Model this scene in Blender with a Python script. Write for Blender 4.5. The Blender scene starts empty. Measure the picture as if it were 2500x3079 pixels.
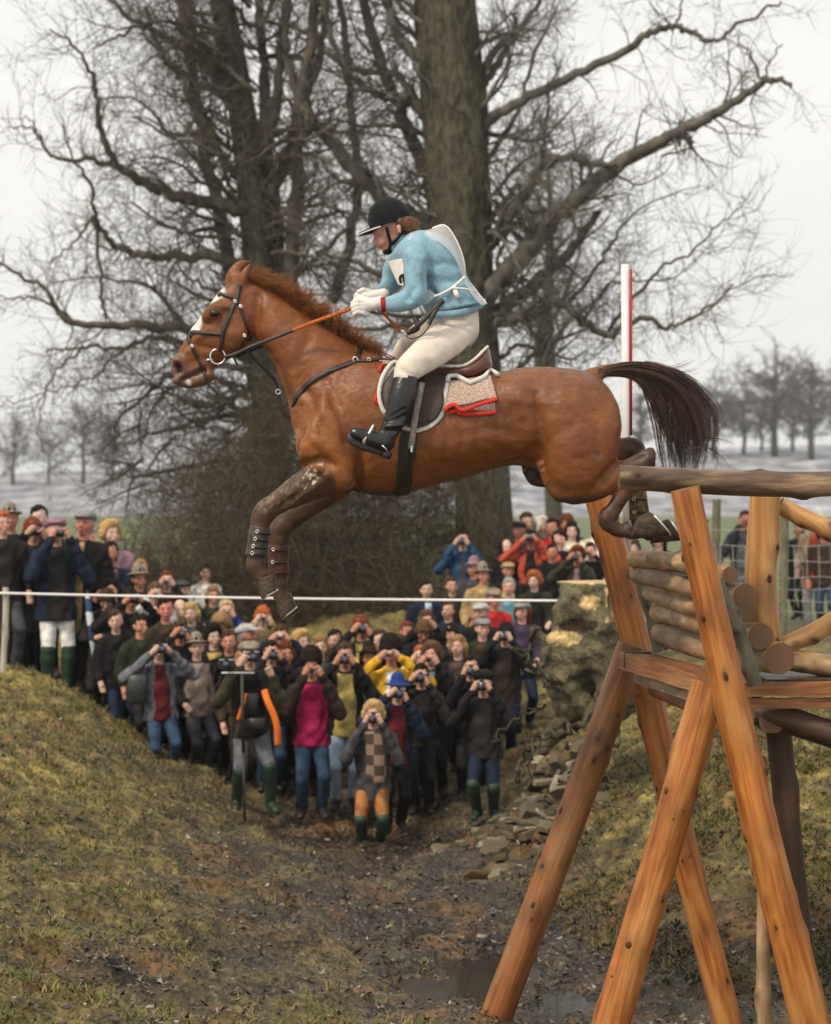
import bpy, bmesh, math, random
import numpy as np
from mathutils import Vector, Matrix, noise
from mathutils.bvhtree import BVHTree
random.seed(7); RNG = np.random.default_rng(7)
SC = bpy.context.scene
COL = SC.collection
# ------------------------------------------------------------------ camera
F, CX, HY = 6000.0, 1250.0, 1490.0            # focal length and eye level, in pixels of the 2500 x 3079 photograph
def at(x, y, Y):                              # photograph pixel at a distance Y (m) -> place in the world, eye level is z = 0
    return Vector(((x - CX) / F * Y, Y, -(y - HY) / F * Y))
cam_d = bpy.data.cameras.new('camera'); cam = bpy.data.objects.new('view_camera', cam_d); COL.objects.link(cam)
cam.location = (0, 0, 0); cam.rotation_euler = (math.radians(90), 0, 0)
cam_d.sensor_fit = 'VERTICAL'; cam_d.sensor_height = 36.0; cam_d.lens = F / 3079 * 36.0
cam_d.shift_y = -(1539.5 - HY) / 3079.0
cam_d.clip_start = 0.1; cam_d.clip_end = 3000
cam_d.dof.use_dof = True; cam_d.dof.focus_distance = 9.95; cam_d.dof.aperture_fstop = 2.8
SC.camera = cam
# ------------------------------------------------------------------ sky, sun, exposure
SUN_DIR = Vector((0.52, 0.52, -0.85)).normalized()
wd = bpy.data.worlds.new('World'); SC.world = wd; wd.use_nodes = True
nt = wd.node_tree; nt.nodes.clear()
sky = nt.nodes.new('ShaderNodeTexSky'); sky.sky_type = 'NISHITA'; sky.sun_disc = False
sky.sun_elevation = math.asin(-SUN_DIR.z); sky.sun_rotation = math.atan2(-SUN_DIR.x, -SUN_DIR.y)
sky.dust_density = 4.0; sky.air_density = 1.2
hs = nt.nodes.new('ShaderNodeHueSaturation'); hs.inputs['Saturation'].default_value = 0.25
mx = nt.nodes.new('ShaderNodeMix'); mx.data_type = 'RGBA'; mx.inputs[0].default_value = 0.86
tc = nt.nodes.new('ShaderNodeTexCoord'); mp = nt.nodes.new('ShaderNodeMapping'); mp.inputs['Scale'].default_value = (1.6, 1.6, 5)
nz = nt.nodes.new('ShaderNodeTexNoise'); nz.inputs['Scale'].default_value = 1.7; nz.inputs['Detail'].default_value = 5
cr = nt.nodes.new('ShaderNodeValToRGB')
cr.color_ramp.elements[0].position = 0.3; cr.color_ramp.elements[0].color = (7.9, 7.8, 7.55, 1)
cr.color_ramp.elements[1].position = 0.7; cr.color_ramp.elements[1].color = (9.2, 8.95, 8.45, 1)
bg = nt.nodes.new('ShaderNodeBackground'); bg.inputs['Strength'].default_value = 0.130
wo = nt.nodes.new('ShaderNodeOutputWorld')
L = nt.links.new
L(sky.outputs[0], hs.inputs['Color']); L(hs.outputs[0], mx.inputs[6]); L(tc.outputs['Generated'], mp.inputs[0]); L(mp.outputs[0], nz.inputs['Vector'])
# an overcast sky is brighter overhead than at the horizon
sz_ = nt.nodes.new('ShaderNodeSeparateXYZ'); gr_ = nt.nodes.new('ShaderNodeMapRange'); gr_.inputs[3].default_value = 0.98; gr_.inputs[4].default_value = 1.25; vm = nt.nodes.new('ShaderNodeVectorMath'); vm.operation = 'SCALE'
L(tc.outputs['Generated'], sz_.inputs[0]); L(sz_.outputs['Z'], gr_.inputs[0])
L(nz.outputs[0], cr.inputs[0]); L(cr.outputs[0], mx.inputs[7]); L(mx.outputs[2], vm.inputs[0]); L(gr_.outputs[0], vm.inputs['Scale']); L(vm.outputs[0], bg.inputs['Color']); L(bg.outputs[0], wo.inputs['Surface'])
sd = bpy.data.lights.new('sun', 'SUN'); sd.energy = 3.1; sd.angle = math.radians(9); sd.color = (1.0, 0.87, 0.68)
so = bpy.data.objects.new('sun', sd); COL.objects.link(so); so.rotation_euler = SUN_DIR.to_track_quat('-Z', 'Y').to_euler(); so.location = (-6, -6, 14)
SC.view_settings.view_transform = 'Standard'; SC.view_settings.look = 'None'; SC.view_settings.gamma = 1.0
SC.view_settings.use_curve_mapping = False; SC.view_settings.exposure = -0.10
SC.cycles.use_denoising = True; SC.cycles.use_adaptive_sampling = True; SC.cycles.adaptive_threshold = 0.02
SC.cycles.max_bounces = 5; SC.cycles.diffuse_bounces = 2; SC.cycles.glossy_bounces = 2; SC.cycles.transparent_max_bounces = 4
# ------------------------------------------------------------------ helpers: objects
def link(o): COL.objects.link(o); return o
def tag(o, label=None, cat=None, group=None, kind=None):
    if label: o['label'] = label
    if cat: o['category'] = cat
    if group: o['group'] = group
    if kind: o['kind'] = kind
    return o
def empty(name, loc=(0, 0, 0)):
    o = bpy.data.objects.new(name, None); o.location = loc; o.empty_display_size = 0.1; return link(o)
def child(o, parent):
    o.parent = parent; o.matrix_parent_inverse = Matrix.Translation(-Vector(parent.location)) if parent.rotation_euler[2] == 0 else parent.matrix_basis.inverted()
    return o
def mesh_from(name, verts, faces, smooth=True, col=None):
    me = bpy.data.meshes.new(name)
    V = np.asarray(verts, dtype=np.float32).reshape(-1, 3)
    if isinstance(faces, np.ndarray) and len(faces):
        n, k = faces.shape
        me.vertices.add(len(V)); me.vertices.foreach_set('co', V.ravel())
        me.loops.add(n * k); me.loops.foreach_set('vertex_index', faces.astype(np.int32).ravel())
        me.polygons.add(n); me.polygons.foreach_set('loop_start', np.arange(0, n * k, k, dtype=np.int32))
        me.update(calc_edges=True)
    else:
        me.from_pydata([tuple(v) for v in V], [], [list(f) for f in faces]); me.update()
    if smooth and len(me.polygons): me.polygons.foreach_set('use_smooth', np.ones(len(me.polygons), dtype=bool))
    if col is not None:
        a = me.color_attributes.new('Col', 'FLOAT_COLOR', 'POINT')
        c = np.ones((len(V), 4), dtype=np.float32); c[:, :3] = np.asarray(col, dtype=np.float32).reshape(-1, 3); a.data.foreach_set('color', c.ravel())
    return me
def mobj(name, me, mat, parent=None):
    o = bpy.data.objects.new(name, me)
    if mat and not me.materials: me.materials.append(mat)
    link(o)
    if parent: child(o, parent)
    return o
class MB:
    """collects shapes; build() links them as one mesh object"""
    def __init__(s): s.v = []; s.f = []; s.c = []
    def add(s, verts, faces, col=None):
        b = len(s.v); s.v.extend([tuple(p) for p in verts]); s.f.extend([tuple(i + b for i in f) for f in faces])
        s.c.extend([col or (1, 1, 1)] * len(verts)); return s
    def box(s, c, d, R=None, col=None, bev=0.0):
        hx, hy, hz = d[0] / 2, d[1] / 2, d[2] / 2; P = []
        if bev:
            for sz in (-1, 1):
                for k, z in ((1, hz - bev), (0, hz)) if sz > 0 else ((0, hz), (1, hz - bev)):
                    b = 0 if k else bev
                    for (x, y) in ((hx - b, hy - bev - b), (hx - bev - b, hy - b), (-hx + bev + b, hy - b), (-hx + b, hy - bev - b), (-hx + b, -hy + bev + b), (-hx + bev + b, -hy + b), (hx - bev - b, -hy + b), (hx - b, -hy + bev + b)):
                        P.append(Vector((x, y, sz * z)))
            Fc = [tuple(reversed(range(8))), tuple(range(24, 32))]
            for r in range(3):
                for i in range(8): Fc.append((r * 8 + i, r * 8 + (i + 1) % 8, (r + 1) * 8 + (i + 1) % 8, (r + 1) * 8 + i))
        else:
            for sz in (-1, 1):
                for sx, sy in ((-1, -1), (1, -1), (1, 1), (-1, 1)): P.append(Vector((sx * hx, sy * hy, sz * hz)))
            Fc = [(3, 2, 1, 0), (4, 5, 6, 7), (0, 1, 5, 4), (1, 2, 6, 5), (2, 3, 7, 6), (3, 0, 4, 7)]
        c = Vector(c)
        if R is not None: P = [R @ p for p in P]
        return s.add([p + c for p in P], Fc, col)
    def tube(s, pts, rad, n=8, cap=True, col=None, squash=None):
        v, f = tube_geo(pts, rad, n, cap, squash); return s.add(v, f, col)
    def ball(s, c, r, nu=12, nv=8, R=None, col=None):
        c = Vector(c); r = Vector((r, r, r)) if not hasattr(r, '__len__') else Vector(r); P = [Vector((0, 0, r.z))]
        for j in range(1, nv):
            t = math.pi * j / nv
            for i in range(nu):
                a = 2 * math.pi * i / nu; P.append(Vector((r.x * math.sin(t) * math.cos(a), r.y * math.sin(t) * math.sin(a), r.z * math.cos(t))))
        P.append(Vector((0, 0, -r.z))); Fc = []
        for i in range(nu):
            j = (i + 1) % nu; Fc.append((0, 1 + i, 1 + j))
            for k in range(nv - 2): Fc.append((1 + k * nu + i, 1 + (k + 1) * nu + i, 1 + (k + 1) * nu + j, 1 + k * nu + j))
            Fc.append((1 + (nv - 2) * nu + i, len(P) - 1, 1 + (nv - 2) * nu + j))
        if R is not None: P = [R @ p for p in P]
        return s.add([p + c for p in P], Fc, col)
    def build(s, name, mat, parent=None, smooth=True, col=False):
        me = mesh_from(name, s.v, s.f, smooth, s.c if col else None); return mobj(name, me, mat, parent)
def catmull(P, sub):
    P = [np.asarray(p, float) for p in P]; out = []
    for i in range(len(P) - 1):
        p0 = P[max(i - 1, 0)]; p1 = P[i]; p2 = P[i + 1]; p3 = P[min(i + 2, len(P) - 1)]
        for k in range(sub):
            t = k / sub
            out.append(0.5 * ((2 * p1) + (p2 - p0) * t + (2 * p0 - 5 * p1 + 4 * p2 - p3) * t * t + (3 * p1 - p0 - 3 * p2 + p3) * t ** 3))
    out.append(P[-1]); return out
def tube_geo(pts, rad, n=8, cap=True, squash=None):
    pts = [Vector(p) for p in pts]; m = len(pts)
    if not hasattr(rad, '__len__'): rad = [rad] * m
    V = []; Fc = []; up = None
    for i in range(m):
        d = (pts[min(i + 1, m - 1)] - pts[max(i - 1, 0)])
        if d.length < 1e-9: d = Vector((0, 0, 1))
        d.normalize()
        if up is None:
            up = Vector((0, 1, 0)) if abs(d.y) < 0.9 else Vector((1, 0, 0))
        a = (up - d * up.dot(d)); a.normalize(); b = d.cross(a); up = a
        for k in range(n):
            t = 2 * math.pi * k / n; ra = rad[i]; rb = rad[i] * (squash if squash else 1)
            V.append(pts[i] + a * (math.cos(t) * rb) + b * (math.sin(t) * ra))
    for i in range(m - 1):
        for k in range(n):
            k2 = (k + 1) % n; Fc.append((i * n + k, i * n + k2, (i + 1) * n + k2, (i + 1) * n + k))
    if cap:
        Fc.append(tuple(reversed(range(n)))); Fc.append(tuple(range((m - 1) * n, m * n)))
    return V, Fc
def smooth01(a, b, x):
    t = np.clip((np.asarray(x, float) - a) / (b - a), 0, 1); return t * t * (3 - 2 * t)
# ------------------------------------------------------------------ helpers: materials
def nodes_of(name):
    m = bpy.data.materials.new(name); m.use_nodes = True; n = m.node_tree; b = n.nodes['Principled BSDF']; return m, n, b
def mat(name, c, rough=0.7, var=0.25, scale=18, bump=0.0, bscale=60, spec=0.2, c2=None, attr=False, metal=0.0, coord='Object', stretch=None, sheen=0.0, detail=4):
    """procedural material: two tones mixed by noise, fine bump; attr: colour comes from the mesh's own colour layer"""
    m, n, b = nodes_of(name); N = n.nodes.new; K = n.links.new
    b.inputs['Roughness'].default_value = rough; b.inputs['Specular IOR Level'].default_value = spec; b.inputs['Metallic'].default_value = metal
    if sheen: b.inputs['Sheen Weight'].default_value = sheen
    t = N('ShaderNodeTexCoord'); mpn = N('ShaderNodeMapping')
    if stretch: mpn.inputs['Scale'].default_value = stretch
    K(t.outputs[coord], mpn.inputs[0])
    z = N('ShaderNodeTexNoise'); z.inputs['Scale'].default_value = scale; z.inputs['Detail'].default_value = detail; K(mpn.outputs[0], z.inputs['Vector'])
    r = N('ShaderNodeMapRange'); r.inputs[1].default_value = 0.3; r.inputs[2].default_value = 0.7; K(z.outputs[0], r.inputs[0])
    x = N('ShaderNodeMix'); x.data_type = 'RGBA'; K(r.outputs[0], x.inputs[0])
    if attr:
        a = N('ShaderNodeAttribute'); a.attribute_name = 'Col'
        h1 = N('ShaderNodeHueSaturation'); h1.inputs['Value'].default_value = 1 - var; h2 = N('ShaderNodeHueSaturation'); h2.inputs['Value'].default_value = 1 + var
        K(a.outputs['Color'], h1.inputs['Color']); K(a.outputs['Color'], h2.inputs['Color']); K(h1.outputs[0], x.inputs[6]); K(h2.outputs[0], x.inputs[7])
    else:
        lo = [max(0, k * (1 - var)) for k in c]; hi = [min(1, k * (1 + var)) for k in c] if c2 is None else c2
        if c2 is not None: lo = c
        x.inputs[6].default_value = (*lo, 1); x.inputs[7].default_value = (*hi, 1)
    K(x.outputs[2], b.inputs['Base Color'])
    if bump:
        z2 = N('ShaderNodeTexNoise'); z2.inputs['Scale'].default_value = bscale; z2.inputs['Detail'].default_value = 3; K(mpn.outputs[0], z2.inputs['Vector'])
        bp = N('ShaderNodeBump'); bp.inputs['Strength'].default_value = bump; bp.inputs['Distance'].default_value = 0.02; K(z2.outputs[0], bp.inputs['Height']); K(bp.outputs[0], b.inputs['Normal'])
    return m
M = {}
# ------------------------------------------------------------------ helpers: signed-distance bodies (one continuous surface from tapered limbs)
def sdf_mesh(prims, voxel, k=0.02, cuts=None, warp=None):
    """prims: (a, b, ra, rb, zone, squash(x,y,z) or None). Returns verts, quads, zone per vertex."""
    lo = np.min([np.minimum(np.array(p[0]) - max(p[2], p[3]) * 1.5, np.array(p[1]) - max(p[2], p[3]) * 1.5) for p in prims], axis=0) - 3 * voxel
    hi = np.max([np.maximum(np.array(p[0]) + max(p[2], p[3]) * 1.5, np.array(p[1]) + max(p[2], p[3]) * 1.5) for p in prims], axis=0) + 3 * voxel
    n = np.ceil((hi - lo) / voxel).astype(int) + 1
    D = np.full(n, 1.0, dtype=np.float32); Z = np.zeros(n, dtype=np.int16); B = np.full(n, 1.0, dtype=np.float32)
    ax = [lo[i] + voxel * np.arange(n[i]) for i in range(3)]
    for p in prims:
        a = np.array(p[0], float); b = np.array(p[1], float); ra, rb, zone = p[2], p[3], p[4]
        sq = np.array(p[5], float) if len(p) > 5 and p[5] is not None else np.ones(3)
        R = max(ra, rb) * max(1, sq.max()) + max(3 * voxel, 2 * k)
        i0 = np.maximum(np.floor((np.minimum(a, b) - R - lo) / voxel).astype(int), 0); i1 = np.minimum(np.ceil((np.maximum(a, b) + R - lo) / voxel).astype(int) + 1, n)
        if np.any(i1 <= i0): continue
        sl = tuple(slice(i0[i], i1[i]) for i in range(3))
        gx, gy, gz = np.meshgrid(*[ax[i][sl[i]] for i in range(3)], indexing='ij', sparse=True)
        mid = (a + b) / 2; as_ = (a - mid) / sq + mid; bs = (b - mid) / sq + mid
        qx = (gx - mid[0]) / sq[0] + mid[0]; qy = (gy - mid[1]) / sq[1] + mid[1]; qz = (gz - mid[2]) / sq[2] + mid[2]
        ab = bs - as_; L2 = max(ab @ ab, 1e-9)
        t = np.clip(((qx - as_[0]) * ab[0] + (qy - as_[1]) * ab[1] + (qz - as_[2]) * ab[2]) / L2, 0, 1)
        d = (np.sqrt((qx - as_[0] - t * ab[0]) ** 2 + (qy - as_[1] - t * ab[1]) ** 2 + (qz - as_[2] - t * ab[2]) ** 2) - (ra + (rb - ra) * t)) * sq.min()
        d = d.astype(np.float32); old = D[sl]
        h = np.clip(0.5 + 0.5 * (old - d) / k, 0, 1); D[sl] = old + (d - old) * h - k * h * (1 - h)
        better = d < B[sl]; Z[sl] = np.where(better, zone, Z[sl]); B[sl] = np.where(better, d, B[sl])
    if warp or cuts:
        G = np.meshgrid(*ax, indexing='ij', sparse=True)
        if warp: D = warp(D, *G)
        if cuts: D = cuts(D, *G)
    return surface_nets(D, Z, lo, voxel)
def surface_nets(D, Z, lo, voxel):
    S = D < 0; n = D.shape; c = tuple(m - 1 for m in n)
    acc = np.zeros(c + (3,), dtype=np.float32); cnt = np.zeros(c, dtype=np.float32)
    corners = [(i, j, k) for i in (0, 1) for j in (0, 1) for k in (0, 1)]
    def sub(A, o): return A[o[0]:o[0] + c[0], o[1]:o[1] + c[1], o[2]:o[2] + c[2]]
    for o in corners:
        for axi in range(3):
            if o[axi] == 0:
                q = list(o); q[axi] = 1; d0 = sub(D, o); d1 = sub(D, q); cr_ = sub(S, o) != sub(S, q)
                t = np.where(cr_, d0 / np.where(cr_, d0 - d1, 1), 0)
                for m_ in range(3): acc[..., m_] += np.where(cr_, o[m_] + (t if m_ == axi else 0), 0)
                cnt += cr_
    act = cnt > 0; idx = -np.ones(c, dtype=np.int64); idx[act] = np.arange(act.sum())
    cell = np.argwhere(act); V = (acc[act] / cnt[act][:, None] + cell) * voxel + lo; zone = Z[1:, 1:, 1:][act] if False else sub(Z, (0, 0, 0))[act]
    Q = []
    for axi in range(3):
        o1 = [0, 0, 0]; o1[axi] = 1
        A = S[:n[0] - o1[0], :n[1] - o1[1], :n[2] - o1[2]]; Bq = S[o1[0]:, o1[1]:, o1[2]:]
        e = np.argwhere(A != Bq); u, w = [(1, 2), (2, 0), (0, 1)][axi]
        ok = (e[:, u] > 0) & (e[:, w] > 0) & (e[:, u] < c[u]) & (e[:, w] < c[w]) & (e[:, axi] < c[axi]); e = e[ok]
        flip = A[tuple(e.T)]
        def g(du, dw):
            q = e.copy(); q[:, u] += du; q[:, w] += dw; return idx[tuple(q.T)]
        q = np.stack([g(-1, -1), g(0, -1), g(0, 0), g(-1, 0)], axis=1); q[~flip] = q[~flip][:, ::-1]; Q.append(q)
    Q = np.concatenate(Q); Q = Q[(Q >= 0).all(axis=1)]
    return V, Q, zone
def relax(V, Q, it=2, lam=0.5):
    E = np.concatenate([Q[:, [0, 1]], Q[:, [1, 2]], Q[:, [2, 3]], Q[:, [3, 0]]]); E = np.concatenate([E, E[:, ::-1]])
    deg = np.bincount(E[:, 0], minlength=len(V)).astype(float)[:, None]; deg[deg == 0] = 1
    for _ in range(it):
        A = np.stack([np.bincount(E[:, 0], weights=V[E[:, 1], i], minlength=len(V)) for i in range(3)], axis=1) / deg
        V = V + (A - V) * lam
    return V
# ------------------------------------------------------------------ the ground
def c_(x, y, Y): p = at(x, y, Y); return (p.x, p.y, p.z)
CP = [c_(700, 2490, 18.2), c_(930, 2450, 18.6), c_(1110, 2590, 17.4), c_(1430, 2560, 17.8), c_(1300, 3079, 11.8), c_(900, 3079, 11.5), c_(1500, 3010, 11.4), (1.0, 9.6, -2.86),
      c_(1200, 2750, 14.8), c_(1500, 2700, 15.2), (-0.2, 19.8, -2.95),
      c_(0, 2020, 19.6), c_(150, 2025, 19.6), c_(-300, 2000, 19.6), c_(330, 2130, 19.3), c_(450, 2260, 19), c_(640, 2370, 18.7), c_(0, 2500, 13.5), c_(0, 3079, 8.8), c_(250, 2500, 14.5), c_(300, 2800, 12),
      c_(450, 3000, 11), c_(500, 2650, 14), c_(700, 2750, 13.5), c_(650, 2550, 16.5), c_(200, 2250, 16.5), c_(0, 2200, 16.5), c_(-400, 2400, 14),
      (-4.6, 21.5, -1.85), (-3.6, 21.5, -2.1), (-3, 21.5, -2.45), (-2.2, 21, -2.65), (-1, 21, -2.75), (0, 21, -2.75), (1, 21, -2.65), (-6, 21, -1.8),
      (-5, 24, -1.9), (-3, 24, -2.3), (0, 24, -2.35), (1.5, 24, -2.25), (-6, 28, -1.95), (-3, 28, -2.1), (0, 28, -2.1), (2, 28, -2.1), (5, 28, -2.2),
      c_(2100, 2300, 15), c_(1800, 2600, 14), c_(2300, 3120, 11.5), c_(2500, 2300, 15), c_(2400, 2600, 13), c_(1750, 2250, 17), c_(1650, 2450, 17), c_(2500, 2960, 12),
      (3.2, 20, -1.9), (5, 18, -1.8), (6, 24, -2.1), (5, 12, -2.3), (0, 7, -3.0), (-2, 6, -2.4), (2, 7, -2.8), (0, 4, -2.8), (1.7, 20, -2.2),
      (-2.55, 20.4, -2.82), (-2.0, 20.0, -2.95), (-3.15, 20.7, -2.5), (-1.2, 19.6, -3.0),
      (-.2, 26, -1.5), (-.9, 26.5, -1.5), (.6, 25.3, -2.0), (-2, 26.5, -1.9), (.78, 12.4, -3.24), (.95, 13.4, -3.22), (.6, 11.6, -3.2), (.8, 14.3, -3.16), (-.4, 17.6, -3.24), (.45, 18.2, -3.2), (-1.4, 18.4, -3.12), (-.6, 18.9, -3.1), (.1, 19.2, -3.05), (-7, 34, -2.1), (0, 34, -2.1), (7, 34, -2.15), (-7, 14, -1.9), (-7, 8, -2.0), (7, 8, -2.3)]
_cp = np.array(CP); _n = len(_cp)
_d = np.linalg.norm(_cp[:, None, :2] - _cp[None, :, :2], axis=2)
_A = np.block([[_d + 0.0 * np.eye(_n), np.ones((_n, 1))], [np.ones((1, _n)), np.zeros((1, 1))]])
_w = np.linalg.solve(_A - 0.06 * np.diag([1.0] * _n + [0]), np.concatenate([_cp[:, 2], [0]]))
def ground_z(X, Y):
    X = np.asarray(X, float); Y = np.asarray(Y, float); xs = np.clip(X, -7, 7); ys = np.clip(Y, 4, 34)
    d = np.sqrt((xs[..., None] - _cp[:, 0]) ** 2 + (ys[..., None] - _cp[:, 1]) ** 2 + 0.15)
    z = d @ _w[:-1] + _w[-1]
    t = smooth01(29, 38, Y); z = z * (1 - t) + (-2.1) * t
    side = smooth01(-140, 140, X)
    z = z + smooth01(190, 400, Y) * (5.5 + 7.5 * side) + smooth01(400, 900, Y) * 4
    return z
def gz(x, y): return float(ground_z(np.array([x]), np.array([y]))[0])
def nz3(x, y, z=0.0, s=1.0): return noise.noise(Vector((x * s, y * s, z)))
gx = np.concatenate([-np.geomspace(900, 8.2, 40), np.linspace(-8, 8, 260), np.geomspace(8.2, 900, 40)])
gy = np.concatenate([np.linspace(3, 8, 30)[:-1], np.linspace(8, 24, 290)[:-1], np.linspace(24, 40, 60)[:-1], np.geomspace(40, 1500, 70)])
GX, GY = np.meshgrid(gx, gy); GZ = ground_z(GX, GY)
def lump(x, y):
    return -0.09 * abs(noise.noise(Vector((x * 5.2, y * 4.1, 17)))) + 0.05 + 0.07 * noise.noise(Vector((x * 1.3, y * 1.3, 0))) + 0.075 * noise.noise(Vector((x * 3.7, y * 2.9, 3))) + 0.05 * noise.noise(Vector((x * 9, y * 7, 7))) + 0.022 * noise.noise(Vector((x * 21, y * 21, 9)))
near = (np.abs(GX) < 8.1) & (GY < 30)
for i, j in np.argwhere(near): GZ[i, j] += lump(GX[i, j], GY[i, j])
ny_, nx_ = GX.shape; I = np.arange(ny_ * nx_).reshape(ny_, nx_)
Q = np.stack([I[:-1, :-1], I[:-1, 1:], I[1:, 1:], I[1:, :-1]], axis=-1).reshape(-1, 4)
gv = np.stack([GX, GY, GZ], axis=-1).reshape(-1, 3)
# colour of the ground itself: grass on the banks and field, trodden mud and leaf litter in the ditch, pale patches on the far hill
def ground_cover(X, Y, Z):
    """0 = mud, 1 = grass"""
    v = np.array([noise.noise(Vector((x * 0.9, y * 0.9, 11))) * 0.6 + noise.noise(Vector((x * 2.6, y * 2.6, 4))) * 0.45 for x, y in zip(X, Y)])
    ditch = np.clip((Z + 2.62) / 0.5, -1, 1)
    return np.clip(0.5 + 0.55 * ditch + v * 0.9 + .55 * np.exp(-((np.asarray(X) + .42) / .42) ** 2 - ((np.asarray(Y) - 11.9) / 1.3) ** 2), 0, 1)
nr = gv[:, 1] < 45; cov = np.ones(len(gv)); cov[nr] = ground_cover(gv[nr, 0], gv[nr, 1], gv[nr, 2])
cov[gv[:, 1] > 30] = 1.0
colr = np.outer(1 - cov, (0.036, 0.026, 0.018)) + np.outer(cov, (0.165, 0.125, 0.038))
fine = np.array([noise.noise(Vector((p[0] * 6, p[1] * 6, 2))) for p in gv])
colr *= (1 + 0.6 * fine)[:, None]; rust = np.clip(np.array([noise.noise(Vector((p[0] * 1.7, p[1] * 1.7, 21))) for p in gv]) * 2.2 - .25, 0, .8)[:, None]; colr = colr * (1 - rust) + np.array((0.125, 0.066, 0.025)) * rust
fld = smooth01(26, 40, gv[:, 1])[:, None]; colr = colr * (1 - fld) + np.array((0.115, 0.135, 0.058)) * fld
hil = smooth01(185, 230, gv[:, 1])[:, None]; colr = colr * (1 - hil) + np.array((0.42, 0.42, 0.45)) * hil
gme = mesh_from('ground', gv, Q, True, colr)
m, n, b = nodes_of('earth_and_turf'); N = n.nodes.new; K = n.links.new
a = N('ShaderNodeAttribute'); a.attribute_name = 'Col'; t = N('ShaderNodeTexCoord')
z1 = N('ShaderNodeTexNoise'); z1.inputs['Scale'].default_value = 14; z1.inputs['Detail'].default_value = 8; K(t.outputs['Object'], z1.inputs['Vector'])
z2 = N('ShaderNodeTexVoronoi'); z2.inputs['Scale'].default_value = 26; K(t.outputs['Object'], z2.inputs['Vector'])
mpf = N('ShaderNodeMapping'); mpf.inputs['Scale'].default_value = (0.11, 0.03, 0.5); K(t.outputs['Object'], mpf.inputs[0])
z3 = N('ShaderNodeTexNoise'); z3.inputs['Scale'].default_value = 2.2; z3.inputs['Detail'].default_value = 6; z3.inputs['Roughness'].default_value = 0.7; K(mpf.outputs[0], z3.inputs['Vector'])
mr = N('ShaderNodeMapRange'); mr.inputs[1].default_value = 0.28; mr.inputs[2].default_value = 0.75; mr.inputs[3].default_value = 0.35; mr.inputs[4].default_value = 1.75; K(z1.outputs[0], mr.inputs[0])
hsv = N('ShaderNodeHueSaturation'); K(a.outputs['Color'], hsv.inputs['Color']); K(mr.outputs[0], hsv.inputs['Value'])
# far hill: pale and dark streaks
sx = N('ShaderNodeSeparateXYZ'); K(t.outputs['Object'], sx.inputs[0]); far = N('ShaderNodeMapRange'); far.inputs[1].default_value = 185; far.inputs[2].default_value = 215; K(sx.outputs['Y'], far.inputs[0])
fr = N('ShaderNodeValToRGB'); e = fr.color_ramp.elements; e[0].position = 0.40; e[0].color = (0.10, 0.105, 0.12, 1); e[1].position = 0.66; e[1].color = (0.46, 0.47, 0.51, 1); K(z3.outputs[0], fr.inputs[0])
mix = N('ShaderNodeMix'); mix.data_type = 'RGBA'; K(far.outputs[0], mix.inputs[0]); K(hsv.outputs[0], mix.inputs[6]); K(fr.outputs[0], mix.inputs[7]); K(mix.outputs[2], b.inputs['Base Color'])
wet = N('ShaderNodeMapRange'); wet.inputs[1].default_value = -3.12; wet.inputs[2].default_value = -2.8; wet.inputs[3].default_value = .24; wet.inputs[4].default_value = .85; K(sx.outputs['Z'], wet.inputs[0]); K(wet.outputs[0], b.inputs['Roughness']); b.inputs['Specular IOR Level'].default_value = 0.4
tur = N('ShaderNodeTexNoise'); tur.inputs['Scale'].default_value = 3.2; tur.inputs['Detail'].default_value = 5; K(t.outputs['Object'], tur.inputs['Vector']); mr2 = N('ShaderNodeMapRange'); mr2.inputs[1].default_value = .35; mr2.inputs[2].default_value = .65; mr2.inputs[3].default_value = .55; mr2.inputs[4].default_value = 1.35; K(tur.outputs[0], mr2.inputs[0]); h2 = N('ShaderNodeHueSaturation'); K(mr2.outputs[0], h2.inputs['Value']); K(hsv.outputs[0], h2.inputs['Color']); K(h2.outputs[0], mix.inputs[6])
ad = N('ShaderNodeMath'); ad.operation = 'ADD'; K(z1.outputs[0], ad.inputs[0]); K(z2.outputs['Distance'], ad.inputs[1])
bp = N('ShaderNodeBump'); bp.inputs['Strength'].default_value = 0.8; bp.inputs['Distance'].default_value = 0.03; K(ad.outputs[0], bp.inputs['Height']); K(bp.outputs[0], b.inputs['Normal'])
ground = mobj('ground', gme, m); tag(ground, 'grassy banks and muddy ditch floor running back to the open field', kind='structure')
gbvh = BVHTree.FromPolygons([tuple(p) for p in gv[(gv[:, 1] < 60)]], []) if False else None

# standing water in the lowest part of the ditch
wx = np.linspace(-.1, 1.9, 24); wy = np.linspace(10.8, 15.2, 40); WX, WY = np.meshgrid(wx, wy); I = np.arange(WX.size).reshape(WX.shape)
wm, n, b = nodes_of('muddy_water'); b.inputs['Base Color'].default_value = (0.03, 0.026, 0.02, 1); b.inputs['Roughness'].default_value = .12; b.inputs['Specular IOR Level'].default_value = .6; nw = n.nodes.new('ShaderNodeTexNoise'); nw.inputs['Scale'].default_value = 14; bw = n.nodes.new('ShaderNodeBump'); bw.inputs['Strength'].default_value = .15; bw.inputs['Distance'].default_value = .02; n.links.new(nw.outputs[0], bw.inputs['Height']); n.links.new(bw.outputs[0], b.inputs['Normal'])
pud = mobj('water', mesh_from('water', np.stack([WX, WY, np.full(WX.shape, -3.12)], axis=-1).reshape(-1, 3), np.stack([I[:-1, :-1], I[:-1, 1:], I[1:, 1:], I[1:, :-1]], axis=-1).reshape(-1, 4)), wm); tag(pud, 'shallow muddy water lying in the bottom of the ditch', kind='structure')
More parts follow.
